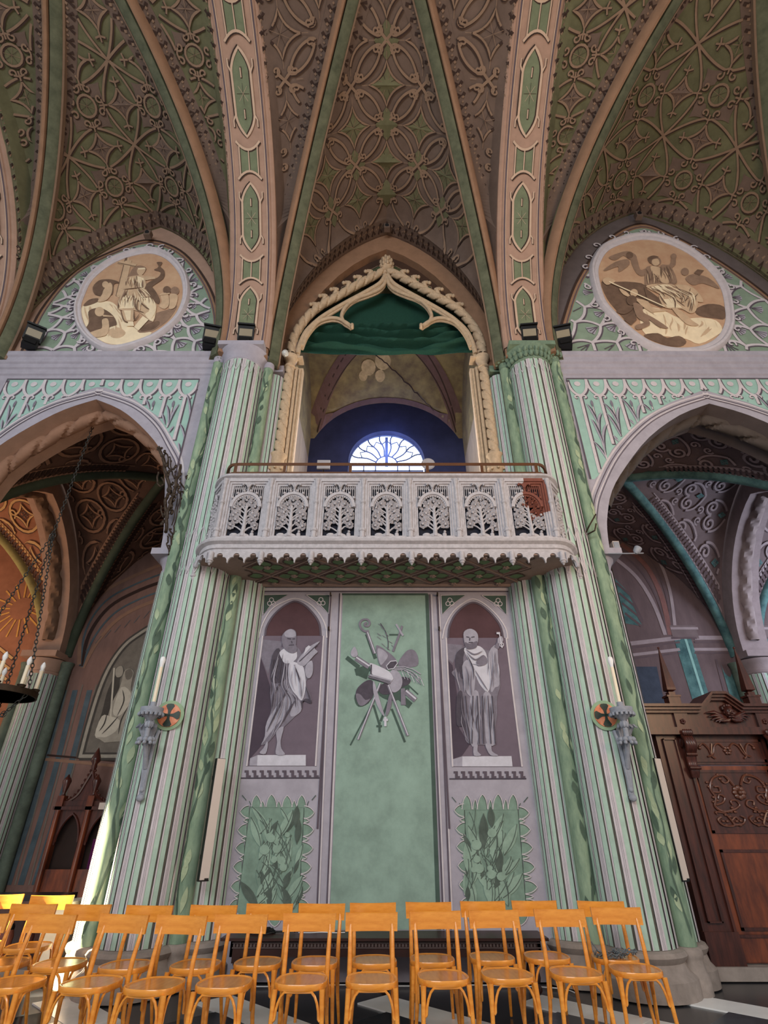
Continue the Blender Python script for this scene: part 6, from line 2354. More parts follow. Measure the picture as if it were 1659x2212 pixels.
# painted decoration of the right outer wall
TR = tracer(1200, 760, 1471 / 459, OUT)
P = Paint(on_wall(OUT))
for (xa, ya, xb, yb, w) in ((870, 1960, 1100, 2700, 0.42), (1420, 1960, 1600, 2500, 0.42)):
    P.line(TR((xa, ya), (xb, yb)), w, teal, 1)
    P.line(TR((xa + 20, ya), (xb + 20, yb)), 0.06, mat('teal_light', (150, 190, 184), 0.9, 0.1), 2)
    P.line(TR((xa - 70, ya - 20), (xa + 110, ya - 20)), 0.34, mauve, 2)
    P.line(TR((xa - 75, ya - 45), (xa + 115, ya - 45)), 0.06, mauve_l, 3)
    P.line(TR((xa - 70, ya + 22), (xa + 105, ya + 22)), 0.05, mauve_d, 3)
for y, w, m in ((1980, 0.10, mauve_l), (2010, 0.05, mauve_d), (2060, 0.07, mauve_l), (2085, 0.04, mauve_d)):
    P.line(TR((520, y + 40), (860, y)), w, m, 1)
    P.line(TR((960, y), (1400, y)), w, m, 1)
# leafy blue tracery window painting and blue panels
P.poly(TR((400, 1560), (480, 1640), (560, 1760), (600, 1900), (480, 1880), (440, 1760)), teal, 1)
for k in range(4):
    P.line(TR((420 + 20 * k, 1600 + 70 * k), (520 + 25 * k, 1690 + 70 * k), (600, 1860 + 10 * k)), 0.06, mauve_d, 2)
P.poly(TR((530, 2180), (700, 2180), (760, 2460), (600, 2460)), mat('blue_shadow_panel', (70, 76, 92), 0.9, 0.2), 1)
P.poly(TR(*quad((1140, 2150), (1160, 2230), (1200, 2250), 4), *quad((1210, 2250), (1230, 2180), (1270, 2130), 4), (1400, 2470), (1230, 2470)), teal, 2)
P.line(TR((1110, 2130), (1200, 2470)), 0.05, mauve_d, 2)
P.line(TR((1290, 2110), (1420, 2470)), 0.05, mauve_d, 2)
for k, w in enumerate((0.10, 0.05, 0.13, 0.05, 0.08)):
    off = 45 * k
    P.line(TR(*smooth_path([(400 + off * 0.6, 1420 - off), (560 + off * 0.7, 1560 - off * 0.9), (680 + off * 0.6, 1750 - off * 0.6), (760 + off * 0.4, 1960)], 6)), w, (mauve_l, mauve_d, mat('rose_band', (138, 96, 92), 0.9, 0.1), mauve_d, mauve_l)[k], 1)
P.build('painted_column', owr, label='painted teal columns, entablature and blue panels')

# ------------------------------------------------------------------ chairs
def make_chair():
    root = empty('chair')
    # seat: rounded rim with a slightly sunk plywood panel
    def outline(k, n=30):
        pts = []
        for i in range(n):
            a = 2 * pi * i / n
            c, s = cos(a), sin(a)
            x = 0.205 * k * (abs(c) ** 0.75) * (1 if c > 0 else -1)
            y = 0.205 * k * (abs(s) ** 0.75) * (1 if s > 0 else -1)
            x *= 1 - 0.10 * (y / 0.2 + 1) / 2          # narrower at the back
            pts.append((x, y))
        return pts
    mb = MB()
    rings = [(0.98, 0.420), (1.0, 0.426), (1.0, 0.452), (0.985, 0.459), (0.93, 0.459), (0.90, 0.453)]
    n = 30
    vs = [(x, y, z) for k, z in rings for x, y in outline(k)]
    fs = [(j * n + i, j * n + (i + 1) % n, (j + 1) * n + (i + 1) % n, (j + 1) * n + i) for j in range(len(rings) - 1) for i in range(n)]
    fs.append(tuple(reversed(range(n))))
    mb.add(vs, fs)
    seat = mb.build('seat', chair_wood, root, smooth=50)
    mb = MB()
    mb.add([(x, y, 0.4535) for x, y in outline(0.90)], [tuple(range(n))])
    mb.build('seat_panel', seat_ply, seat)
    # curved backrest board
    mb = MB()
    N = 14
    vs = []
    for i in range(N + 1):
        t = i / N * 2 - 1
        x = 0.212 * t
        y = 0.275 - 0.042 * t * t
        for dy, dz in ((0, 0.0), (0.018, 0.002), (0.030, 0.11), (0.028, 0.118), (0.012, 0.120), (0.006, 0.116)):
            zz = 0.702 + dz + 0.008 * abs(t) ** 2 * (1 if dz > 0.05 else 0.3)
            vs.append((x * (1 + 0.02 * (dz > 0.05)), y - 0.012 + dy, zz))
    n6 = 6
    fs = [(i * n6 + k, i * n6 + (k + 1) % n6, (i + 1) * n6 + (k + 1) % n6, (i + 1) * n6 + k) for i in range(N) for k in range(n6)]
    fs += [tuple(range(n6)), tuple(N * n6 + k for k in reversed(range(n6)))]
    mb.add(vs, fs)
    mb.build('backrest', chair_wood, root, smooth=40)
    for s in (-1, 1):
        mb = MB()
        mb.tube([(s * 0.188, 0.275, 0.0), (s * 0.176, 0.205, 0.22), (s * 0.170, 0.180, 0.43), (s * 0.170, 0.198, 0.56), (s * 0.172, 0.245, 0.72), (s * 0.172, 0.262, 0.79)], [0.012, 0.016, 0.019, 0.018, 0.016, 0.013], 8)
        mb.build('back_leg', chair_wood, root, smooth=50)
        mb = MB()
        mb.tube([(s * 0.195, -0.205, 0.0), (s * 0.182, -0.185, 0.2), (s * 0.170, -0.168, 0.43)], [0.011, 0.016, 0.020], 8)
        mb.build('front_leg', chair_wood, root, smooth=50)
    # bent braces under the seat: front and both sides
    def brace(p0, p1):
        a, b = Vector(p0), Vector(p1)
        path = [a + Vector((0, 0, 0.0))]
        for q in [i / 14 for i in range(15)]:
            t = pi * q
            c = (1 - cos(t)) / 2
            path.append(a + (b - a) * (0.03 + 0.94 * (c if True else q)) + Vector((0, 0, 0.145 * min(1, sin(t) * 1.35) + 0.01)))
        path.append(b)
        m = MB(); m.tube(path, 0.0095, 7)
        return m
    brace((-0.165, -0.185, 0.262), (0.165, -0.185, 0.262)).build('brace', chair_wood, root, smooth=50)
    for s in (-1, 1):
        brace((s * 0.178, -0.155, 0.265), (s * 0.168, 0.165, 0.265)).build('brace', chair_wood, root, smooth=50)
    return root


chair0 = make_chair()
ORD = ['first', 'second', 'third', 'fourth', 'fifth', 'sixth', 'seventh', 'eighth', 'ninth', 'tenth', 'eleventh']
front = [(-28, 1973, -92, 2108), (124, 1974, 64, 2107), (278, 1974, 224, 2108), (401, 1976, 361, 2108), (526, 1974, 501, 2107), (671, 1971, 659, 2103), (802.5, 1970, 803.5, 2102), (938, 1967, 952, 2098), (1062, 1965, 1087, 2095), (1203, 1963, 1233, 2092), (1325, 1959, 1367, 2089)]
back = [(82, 1952, 35, 2067), (198, 1953, 158, 2068), (330, 1955, 295, 2072), (467, 1954.5, 443, 2069), (586, 1951.5, 569, 2066), (697.5, 1951, 687, 2065), (805, 1949.5, 808, 2065), (924.5, 1948, 930, 2061), (1040, 1946, 1055, 2058), (1150, 1945, 1171, 2057), (1294, 1946, 1321, 2062)]
third = [(8, 1932, -35, 2035), (119, 1933.5, 80, 2036)]
used = [False]


def put_chair(d, label, group):
    bx, by, sx, sy = d
    b = atz(bx, by, 0.825)
    yb = b.y
    sc = at(sx, sy, 0)if False else atz(sx, sy, 0.456)
    dx, dy = b.x - sc.x, b.y - sc.y
    rz = atan2(-dx, 0.27)
    rz = max(-0.35, min(0.35, rz))
    o = chair0 if not used[0] else copy_tree(chair0)
    used[0] = True
    o.rotation_euler = (0, 0, rz)
    R = Matrix.Rotation(rz, 3, 'Z')
    off = R @ Vector((0, 0.285, 0))
    o.location = (b.x - off.x, b.y - off.y, 0)
    props(o, label, 'chair', group)
    return o


N_F = {0: 'varnished beech chair at the left end of the front row, cut by the picture edge', 1: 'varnished beech chair in the front row with sunlight on its seat', 10: 'varnished beech chair at the right end of the front row'}
for i, d in enumerate(front):
    put_chair(d, N_F.get(i, 'varnished beech chair, %s from the left in the front row' % ORD[i]), 'chairs in the front row')
N_B = {0: 'varnished beech chair at the left end of the second row', 10: 'varnished beech chair in the second row with a grey cable coil on its seat'}
chb = []
for i, d in enumerate(back):
    chb.append(put_chair(d, N_B.get(i, 'varnished beech chair, %s from the left in the second row' % ORD[i]), 'chairs in the second row'))
for i, d in enumerate(third):
    put_chair(d, ('sunlit beech chair behind the second row, cut by the left picture edge', 'sunlit beech chair behind the second row with a blazing bright backrest')[i], 'chairs behind the left of the second row')

# cable coil on the last chair of the second row
c0 = chb[10].location
rnd = random.Random(3)
mb = MB()
for k in range(7):
    a0, rr = rnd.uniform(0, 6), rnd.uniform(0.06, 0.10)
    cx = -0.07 + 0.03 * (k % 3) if k < 4 else 0.08
    mb.tube([(cx + rr * 1.3 * cos(a0 + 2 * pi * i / 20), -0.06 + rr * 0.8 * sin(a0 + 2 * pi * i / 20), 0.468 + 0.006 * k + 0.012 * sin(3 * i)) for i in range(21)], 0.005, 5)
mb.tube([(-0.19, -0.02, 0.56), (-0.15, -0.05, 0.50), (-0.05, -0.08, 0.47), (0.08, -0.07, 0.475), (0.16, -0.03, 0.50)], 0.006, 5)
o = mb.build('cable_coil', mat('grey_cable', (96, 104, 108), 0.5, 0.1), None, smooth=60)
o.location = c0
props(o, 'grey coiled cable lying on the seat of a second row chair', 'cable')

# ------------------------------------------------------------------ long bench under the green panel
bn = empty('bench', (0, 7.2, 0), label='long dark carved wooden bench against the wall behind the chairs', cat='bench')
mb = MB(); mb.box2((-1.72, -0.24, 0.425), (1.68, 0.24, 0.45)); mb.build('bench_top', bench_wood, bn)
mb = MB()
mb.box2((-1.62, -0.19, 0.29), (1.60, -0.155, 0.425)); mb.box2((-1.62, 0.15, 0.29), (1.60, 0.18, 0.425))
mb.box2((-1.62, -0.19, 0.29), (-1.585, 0.18, 0.425)); mb.box2((1.565, -0.19, 0.29), (1.60, 0.18, 0.425))
ap = mb.build('apron', bench_wood, bn)
mb = MB()
for k in range(90):
    mb.box((-1.58 + k * 0.035, -0.196, 0.385), (0.02, 0.016, 0.024))
mb.box((0, -0.194, 0.405), (3.2, 0.014, 0.01))
mb.box((0, -0.194, 0.365), (3.2, 0.014, 0.01))
mb.build('carved_frieze', mat('frieze_sheen', (92, 78, 76), 0.3, 0.1, spec=0.6), ap)
lp = None
for x in (-1.55, -0.02, 1.53):
    for y in (-0.15, 0.14):
        if lp is None:
            mb = MB()
            mb.box((0, 0, 0.30), (0.085, 0.085, 0.12))
            mb.lathe([(0.03, 0.0), (0.045, 0.02), (0.045, 0.045), (0.025, 0.06), (0.02, 0.075), (0.035, 0.09), (0.042, 0.12), (0.03, 0.18), (0.02, 0.21), (0.035, 0.225), (0.035, 0.245)], (0, 0, 0), 12)
            lp = mb.build('leg', bench_wood, bn, smooth=40); o = lp
        else:
            o = lp.copy(); COL.objects.link(o)
        o.location = (x, y, 0)
mb = MB()
for k in range(5):
    mb.tube([(0.16 * cos(2 * pi * i / 22 + k) * (1 - 0.06 * k), 0.075 * sin(2 * pi * i / 22 + k), 0.008 + 0.008 * k + 0.006 * sin(2 * i + k)) for i in range(23)], 0.006, 5)
mb.tube([(0.1, 0.02, 0.012), (0.25, -0.03, 0.02), (0.34, 0.0, 0.025), (0.37, 0.01, 0.012)], 0.007, 5)
o = mb.build('cable_coil', black, None, smooth=60)
o.location = (-1.36, 7.24, 0.452)
props(o, 'black cable coil with a plug lying on the left end of the dark bench', 'cable')
mb = MB(); mb.tube(smooth_path([(0, 0, 0.01), (0.12, -0.03, 0.012), (0.25, 0.02, 0.01), (0.4, -0.02, 0.01), (0.5, 0.01, 0.01)], 5), 0.005, 5)
o = mb.build('white_cable', mat('white_cable', (220, 220, 220), 0.5, 0), None)
o.location = (-0.95, 7.22, 0.452)
props(o, 'thin white cable lying on the dark bench below the left leaf panel', 'cable')
mb = MB(); mb.tube(smooth_path([(-1.7, 0, 0.008), (-1.2, -0.04, 0.008), (-0.5, 0.03, 0.008), (0.2, -0.02, 0.008), (1.0, 0.02, 0.008), (1.75, -0.10, 0.008), (1.9, -0.3, 0.008)], 8), 0.006, 5)
o = mb.build('floor_cable', MATS['white_cable'], None)
o.location = (0, 7.32, 0)
props(o, 'long white cable running along the floor under the dark bench', 'cable')

# ------------------------------------------------------------------ candle sconces
def sconce(sx, label):
    z = 2.52
    o = empty('candle_sconce', (sx * 2.76, 6.745, z), label=label, cat='sconce', group='pair of grey candle sconces on the pillars')
    mb = MB()
    # scrolled bracket against the shaft
    for dx in (-0.03, 0.0, 0.03):
        mb.tube(smooth_path([(dx * 0.4, 0.0, -0.78), (dx * 0.5, -0.03, -0.62), (dx, -0.05, -0.42), (dx * 1.4, -0.06, -0.25), (dx * 1.8, -0.02, -0.10)], 4), [0.022] * 16 + [0.026], 6)
    mb.ball((0, -0.03, -0.80), 0.045, 8, 6, (1, 0.8, 0.9))
    mb.ball((0.0, -0.02, -0.72), 0.03, 8, 6)
    for k in range(5):
        a = -0.9 + 0.45 * k
        x = -sx * -0.09 * 0 + 0.12 * sin(a)
        mb.tube([(x * 0.3 - sx * 0.05 * -1, -0.02, -0.22), (x * 0.7 - sx * -0.06, -0.06, -0.10), (x - sx * -0.07, -0.10, -0.045), (x * 1.15 - sx * -0.07, -0.13, -0.08)], [0.03, 0.035, 0.03, 0.015], 6, flat=0.5)
    mb.build('bracket', lead_grey, o, smooth=50)
    mb = MB()
    mb.tube(smooth_path([(0, -0.05, -0.50), (0, -0.13, -0.36), (0, -0.20, -0.24), (-sx * -0.0, -0.22, -0.12), (0, -0.22, 0.0)], 4), 0.03, 8)
    for k in range(9):
        a = 2 * pi * k / 9
        mb.ball((0.075 * cos(a), -0.20 + 0.06 * sin(a), -0.22), 0.035, 6, 5, (1, 1, 0.9))
        mb.ball((0.095 * cos(a), -0.20 + 0.08 * sin(a), -0.255), 0.022, 6, 5)
    for k in range(6):
        a = 2 * pi * k / 6
        mb.ball((0.03 * cos(a), -0.22 + 0.03 * sin(a), -0.06), 0.025, 6, 5, (1, 1, 1.6))
    mb.build('arm', lead_grey, o, smooth=50)
    mb = MB()
    mb.lathe([(0.03, -0.02), (0.05, 0.0), (0.09, 0.035), (0.10, 0.055), (0.135, 0.06), (0.138, 0.075), (0.125, 0.085), (0.13, 0.11), (0.13, 0.125), (0.118, 0.125), (0.115, 0.10), (0.04, 0.10), (0.035, 0.19), (0.025, 0.19)], (0, -0.22, 0), 20)
    for k in range(16):
        a = 2 * pi * k / 16
        mb.ball((0.13 * cos(a), -0.22 + 0.13 * sin(a), 0.05), 0.02, 5, 4, (1, 1, 1.2))
    mb.build('drip_dish', lead_grey, o, smooth=40)
    mb = MB(); mb.lathe([(0.021, 0.19), (0.021, 0.60)], (0, -0.22, 0), 12)
    c = mb.build('candle', candle_m, o, smooth=40)
    mb = MB(); mb.lathe([(0.018, 0.60), (0.022, 0.62), (0.032, 0.66), (0.035, 0.69), (0.028, 0.72), (0.0, 0.735)], (0, -0.22, 0), 12)
    mb.build('bulb', bulb_m, c, smooth=60)


sconce(-1, 'grey iron sconce with a tall electric candle on the left pillar')
sconce(1, 'grey iron sconce with a tall electric candle on the right pillar')

# consecration crosses let into the shafts
red_marble = mat('red_marble', (202, 98, 58), 0.4, 0.2, 18, rgb2=(226, 160, 124))
dark_green = mat('serpentine', (44, 58, 50), 0.4, 0.25, 16)
for s, px, lab in ((-1, 369, 'round red marble plaque with a dark green cross beside the left sconce'), (1, 1304, 'round red marble plaque with a dark green cross beside the right sconce')):
    p = at(px, 1547, 6.79)
    dx = p.x - s * 2.67
    yy = 7.12 - sqrt(0.39 ** 2 - dx * dx)
    ang = atan2(dx, 7.12 - yy)
    o = empty('cross_plaque', (p.x, yy, p.z), ang, label=lab, cat='plaque')
    M = Matrix.Rotation(pi / 2, 3, 'X')
    mb = MB(); mb.lathe([(0.172, 0.0), (0.172, 0.012), (0.135, 0.016), (0.0, 0.016)], (0, 0.012, 0), 28, M=M); mb.build('rim', mat('plaque_rim', (146, 172, 140), 0.8, 0.1), o)
    mb = MB(); mb.lathe([(0.135, 0.0), (0.133, 0.012), (0, 0.012)], (0, -0.004, 0), 28, M=M); d = mb.build('disc', red_marble, o)
    mb = MB()
    for k in range(4):
        a = k * pi / 2
        c, q = cos(a), sin(a)
        pts = [(0.0, 0.012), (0.05, 0.018), (0.105, 0.05), (0.128, 0.035), (0.132, 0.0), (0.128, -0.035), (0.105, -0.05), (0.05, -0.018), (0.0, -0.012)]
        mb.prism([(x * c - z * q, x * q + z * c) for x, z in pts], -0.022, -0.014)
    mb.build('cross', dark_green, d)

# slim column loudspeakers
for X, Y, rz, lab in ((-2.0, 7.0, 0.62, 'slim white column loudspeaker mounted on the left pillar beside the niche'), (3.24, 6.98, 0.5, 'slim white column loudspeaker on the outer side of the right pillar')):
    o = empty('column_speaker', (X, Y, 0.93), rz, label=lab, cat='speaker')
    mb = MB(); mb.box2((-0.055, -0.02, 0), (0.055, 0.045, 1.22)); mb.build('housing', black, o)
    mb = MB(); mb.box2((-0.05, -0.03, 0.015), (0.05, -0.018, 1.215)); mb.build('grille', white_strip, o)
    mb = MB(); mb.box2((0.0, -0.034, 0.015), (0.045, -0.029, 0.03)); mb.build('badge', black, o)
    mb = MB(); mb.box2((-0.02, 0.05, 0.2), (0.02, 0.16, 0.24)); mb.box2((-0.02, 0.05, 1.0), (0.02, 0.16, 1.04)); mb.build('bracket', black, o)

# floodlights on the capitals and the cornices
def flood(px, py, Y, rz, zb, lab):
    p = at(px, py, Y)
    o = empty('floodlight', (p.x, Y, zb), rz, label=lab, cat='floodlight', group='black floodlights on the capitals')
    mb = MB(); mb.box((0, 0.02, 0.10), (0.24, 0.16, 0.2)); mb.box((0, -0.07, 0.10), (0.18, 0.03, 0.10)); mb.build('base_box', black, o)
    M = Matrix.Rotation(0.30, 3, 'X')
    mb = MB(); mb.box((0, -0.02, 0.32), (0.30, 0.10, 0.30), M=M); mb.box((0, -0.10, 0.47), (0.32, 0.12, 0.03), M=M); mb.box((0, -0.01, 0.22), (0.16, 0.06, 0.1))
    h = mb.build('lamp_head', black, o)
    mb = MB(); mb.box(Vector((0, -0.02, 0.32)) + M @ Vector((0, -0.055, 0)), (0.24, 0.008, 0.15), M=M)
    mb.build('glass', mat('floodlight_glass', (150, 140, 120), 0.15, 0.05, spec=0.6), h)


flood(532, 725, 6.85, 0.1, 9.12, 'black floodlight standing on the left pillar capital')
flood(1143, 725, 6.85, -0.1, 9.12, 'black floodlight standing on the leafy right pillar capital')
flood(448, 765, 6.92, 0.25, 9.17, 'black floodlight on the cornice left of the left pillar')
flood(1228, 775, 6.92, -0.25, 9.17, 'black floodlight on the cornice right of the right pillar')
flood(48, 775, 6.9, 0.6, 9.17, 'black floodlight on the cornice at the left picture edge')

# small things in the vault
for px, py, Y, lab in ((320, 507, 6.93, 'small dark vent box above the left oval painting'), (836, 492, 7.25, 'small dark vent box at the top of the balcony arch'), (1379, 466, 6.9, 'dark round hole above the right oval painting')):
    p = at(px, py, Y)
    o = empty('vent', tuple(p), label=lab, cat='vent')
    mb = MB(); mb.box((0, 0, 0), (0.14, 0.12, 0.17)); mb.build('vent_frame', vb, o)
    mb = MB(); mb.lathe([(0.045, 0), (0.045, 0.02), (0, 0.02)], (0, -0.055, -0.0), 14, M=Matrix.Rotation(pi / 2 + 0.4, 3, 'X')); mb.build('vent_hole', black, o)
p = at(616, 763, 7.15)
o = empty('glass_lamp', tuple(p), label='small clear glass lamp on a wire beside the cream arch', cat='lamp')
mb = MB(); mb.lathe([(0.0, -0.07), (0.05, -0.05), (0.07, 0.0), (0.05, 0.05), (0.02, 0.07)], (0, 0, 0), 14); mb.build('glass_globe', mat('clear_globe', (200, 200, 196), 0.08, 0, spec=0.9), o, smooth=60)
mb = MB(); mb.tube([(0, 0, 0.06), (-0.25, 0.05, 0.12), (-0.5, 0.1, 0.16)], 0.008); mb.build('wire', black, o)
p = at(1355, 1193, 7.0)
o = empty('spot_lamp', tuple(p), label='little swivelling spot lamp on a rod beside the right arch block', cat='lamp')
mb = MB(); mb.tube([(-0.25, 0.1, 0.03), (0.0, 0, -0.02), (0.22, -0.03, -0.03)], 0.009); mb.build('rod', lead_grey, o)
mb = MB(); mb.lathe([(0.02, -0.06), (0.05, -0.02), (0.055, 0.05), (0.04, 0.06)], (0.14, -0.02, 0.02), 12, M=Matrix.Rotation(0.6, 3, 'Y')); mb.build('lamp_head', lead_grey, o, smooth=50)
p = at(1325, 1170, 7.3)
o = empty('loudspeaker_box', (p.x, 7.3, 5.055), label='small white box standing on the right arch block', cat='speaker')
mb = MB(); mb.box((0, 0, 0.09), (0.10, 0.14, 0.18)); mb.build('box_body', white_strip, o)
mb = MB(); mb.box((0, -0.075, 0.09), (0.08, 0.012, 0.15)); mb.build('front_grille', lead_grey, o)
p = at(1228, 1118, 6.6)
o = empty('wall_hook', (3.0, 6.92, p.z), label='forked iron hook on the right pillar beside the balcony end', cat='hook')
mb = MB(); mb.tube([(-0.05, 0.02, -0.12), (0, -0.12, -0.02), (0.10, -0.2, 0.13)], 0.012); mb.tube([(-0.05, 0.02, -0.12), (0.05, -0.15, -0.12), (0.08, -0.18, -0.02)], 0.012)
mb.build('prong', iron, o)

# ------------------------------------------------------------------ ring chandelier in the left arch
ch = empty('ring_chandelier', (-5.53, 7.7, 3.06), label='iron ring chandelier with candle bulbs hanging on chains in the left arch', cat='chandelier')
mb = MB()
R_ = 0.52
for r0, r1, z0, z1 in ((R_ - 0.012, R_ + 0.012, -0.035, 0.045),):
    mb.lathe([(r0, z0), (r1, z0), (r1, z1), (r0, z1), (r0, z0)], (0, 0, 0), 40)
mb.build('ring', iron, ch, smooth=30)
cup = None
for k in range(10):
    a = 2 * pi * k / 10 + 0.25
    x, y = 0.50 * cos(a), 0.50 * sin(a)
    if cup is None:
        mb = MB(); mb.lathe([(0.0, 0.03), (0.045, 0.04), (0.06, 0.075), (0.05, 0.08), (0.03, 0.085)], (0, 0, 0), 12)
        cup = mb.build('candle_cup', iron, ch, smooth=50)
        mb = MB(); mb.lathe([(0.026, 0.08), (0.026, 0.34), (0.01, 0.35)], (0, 0, 0), 12); cc = mb.build('candle', candle_m, cup, smooth=40)
        mb = MB(); mb.lathe([(0.018, 0.345), (0.032, 0.385), (0.034, 0.41), (0.02, 0.45), (0.0, 0.475)], (0, 0, 0), 10); bb = mb.build('bulb', bulb_m, cup, smooth=60)
        o = cup
    else:
        o = copy_tree(cup)
    o.parent = ch
    o.location = (x, y, 0)


def chain(a, b, parent, link=0.075, r=0.007):
    a, b = Vector(a), Vector(b)
    d = b - a
    n = max(2, int(d.length / (link * 0.78)))
    t = d.normalized()
    u = t.orthogonal().normalized()
    v = t.cross(u)
    mb = MB()
    for i in range(n):
        c = a + d * ((i + 0.5) / n)
        w = u if i % 2 else v
        path = []
        for k in range(10):
            q = 2 * pi * k / 10
            path.append(c + t * (link / 2 * cos(q)) + w * (0.02 * sin(q)))
        mb.tube(path, r, 5, closed=True)
    return mb.build('chain', chain_m, parent, smooth=60)


chain((0, 0, 5.15), (0, 0, 2.55), ch)
for k in range(3):
    a = 2 * pi * k / 3 - 0.15
    chain((0, 0, 2.55), (R_ * cos(a), R_ * sin(a), 0.05), ch)
    b = Vector((0, 0, -0.42))
    e = Vector((R_ * cos(a), R_ * sin(a), -0.03))
    mid = (e + b) / 2 + Vector((0, 0, -0.06))
    chain(e, mid, ch)
    chain(mid, b, ch)
    mb = MB(); mb.tube([mid + Vector((0.04 * cos(2 * pi * i / 12), 0, 0.04 * sin(2 * pi * i / 12))) for i in range(12)], 0.006, 5, closed=True); mb.build('chain_ring', chain_m, ch)
mb = MB(); mb.tube([(0.05 * cos(2 * pi * i / 14), 0, 5.18 + 0.05 * sin(2 * pi * i / 14)) for i in range(14)], 0.012, 6, closed=True); mb.tube([(0, 0, 5.22), (0, 0, 5.32)], 0.015, 6); mb.build('hook', iron, ch)
mb = MB(); mb.tube([(0.05 * cos(2 * pi * i / 12), 0, 2.52 + 0.05 * sin(2 * pi * i / 12)) for i in range(12)], 0.008, 5, closed=True); mb.build('chain_ring', chain_m, ch)

# ------------------------------------------------------------------ wrought iron bracket on the left pillar
p0 = at(372, 1110, 6.95)
wi = empty('iron_bracket', (p0.x, 6.95, p0.z), label='wrought iron scrollwork bracket fixed to the left arch above its block', cat='bracket')


def I(x, y):
    p = at(320 + x / 6.909, 950 + y / 6.909, 6.95)
    return (p.x - p0.x, p.z - p0.z)


def iron_line(pts, r, dy=0.0, name='scroll'):
    m = MB()
    m.tube([(x, dy + 0.012 * sin(i * 1.1), z) for i, (x, z) in enumerate(smooth_path([I(*q) for q in pts], 5))], r, 6)
    return m.build(name, iron, wi, smooth=60)


iron_line([(165, 125), (210, 230), (250, 330), (260, 450), (290, 560), (330, 700), (340, 800), (300, 860), (270, 960), (280, 1060), (290, 1200), (280, 1400)], 0.028, -0.04, 'stem')
iron_line([(240, 220), (265, 200), (300, 260), (300, 400), (330, 440)], 0.012)
iron_line([(310, 255), (330, 270), (340, 400), (370, 530), (410, 590)], 0.010)
for x0, x1 in ((430, 350), (460, 385), (495, 415), (535, 440)):
    iron_line([(x0, 870), ((x0 + x1) / 2 + 5, 1070), (x1, 1270)], 0.009, 0.02, 'bar')
iron_line([(500, 400), (490, 520), (440, 640), (420, 780), (380, 900), (330, 1050), (300, 1200)], 0.024, -0.06, 'stem')
iron_line([(490, 650), (540, 720), (590, 700), (610, 620), (600, 550), (570, 540), (575, 590)], 0.013)
iron_line([(600, 560), (620, 510), (645, 495)], 0.012)
iron_line([(480, 640), (560, 760), (550, 860), (500, 880), (480, 800), (520, 770), (530, 810)], 0.012)
iron_line([(490, 880), (480, 990), (470, 1090)], 0.010)
iron_line([(300, 1400), (350, 1470), (400, 1540)], 0.013)
iron_line([(430, 1270), (420, 1400), (390, 1490), (365, 1450), (370, 1400), (395, 1420)], 0.012)
iron_line([(380, 1280), (390, 1400), (350, 1390), (320, 1340), (345, 1330)], 0.012)
iron_line([(290, 1430), (300, 1500), (280, 1560), (310, 1640), (320, 1590), (300, 1570)], 0.012)
iron_line([(340, 1470), (350, 1560), (320, 1640), (310, 1720)], 0.014)
iron_line([(180, 520), (165, 620), (175, 710), (240, 730), (260, 660), (220, 600)], 0.014, -0.08)
iron_line([(215, 1010), (220, 1100), (250, 1190), (270, 1150)], 0.012, -0.06)
mb = MB()
rnd = random.Random(12)
for k in range(46):
    t = k / 45
    x = 200 + 160 * sin(t * 3.0) + rnd.uniform(-50, 70)
    y = 140 + 1150 * t
    q = I(x, y)
    mb.ball((q[0], rnd.uniform(-0.09, 0.01), q[1]), rnd.uniform(0.016, 0.032), 6, 4, (1, 0.7, rnd.uniform(0.8, 1.8)))
for k in range(14):
    q = I(420 + rnd.uniform(-20, 90), 430 + 38 * k + rnd.uniform(-10, 10))
    mb.ball((q[0] , -0.05, q[1]), rnd.uniform(0.014, 0.028), 6, 4, (1, 0.7, 1.4))
mb.build('iron_leaf', iron, wi, smooth=60, kind='stuff')

# ------------------------------------------------------------------ carved wooden portal in the right arch
YP = 7.66
po = empty('portal', (4.75, YP, 0), label='dark carved walnut portal with winged cherub head and obelisk finials in the right arch', cat='portal')


def W(x, y, Y=YP):
    p = at(x, y, Y)
    return (p.x - 4.75, p.z)


def pbox(name, x0, x1, z0, z1, d0, d1, m=dark_wood, parent=None):
    mb = MB(); mb.box2((x0, -d0, z0), (x1, d1, z1))
    return mb.build(name, m, parent or po)


XL, XR = -1.25, 1.35
zt = W(1500, 1528)[1]                       # top of the flat cornice
zl = W(1500, 1590)[1]                       # underside of the entablature
xd0 = W(1500, 1700)[0]                      # left edge of the door opening
xd1 = 2 * 0.05 - xd0
xd1 = W(1655, 1640)[0] + 0.05
xm = (xd0 + xd1) / 2
XR = 2 * xm - XL
pbox('left_stile', XL + 0.1, xd0, 0.12, zl, 0.06, 0.12)
pbox('right_stile', xd1, XR - 0.1, 0.12, zl, 0.06, 0.12)
for s, (a, b) in ((-1, (XL + 0.1, xd0)), (1, (xd1, XR - 0.1))):
    pbox('plinth_block', a - 0.01, b + 0.01, 0.1, 0.42, 0.10, 0.12)
    for k, (z0, z1) in enumerate(((0.5, 2.45),)):
        pbox('panel', a + 0.07, b - 0.13, z0, z1, 0.07, 0.0, dark_wood)
        for q in ((a + 0.07, a + 0.085, z0, z1), (b - 0.145, b - 0.13, z0, z1), (a + 0.07, b - 0.13, z0, z0 + 0.015), (a + 0.07, b - 0.13, z1 - 0.015, z1)):
            pbox('panel_moulding', *q, 0.10, 0.0)
# entablature
def ent(mb, poly, d):
    mb.prism(poly, -d, 0.25)


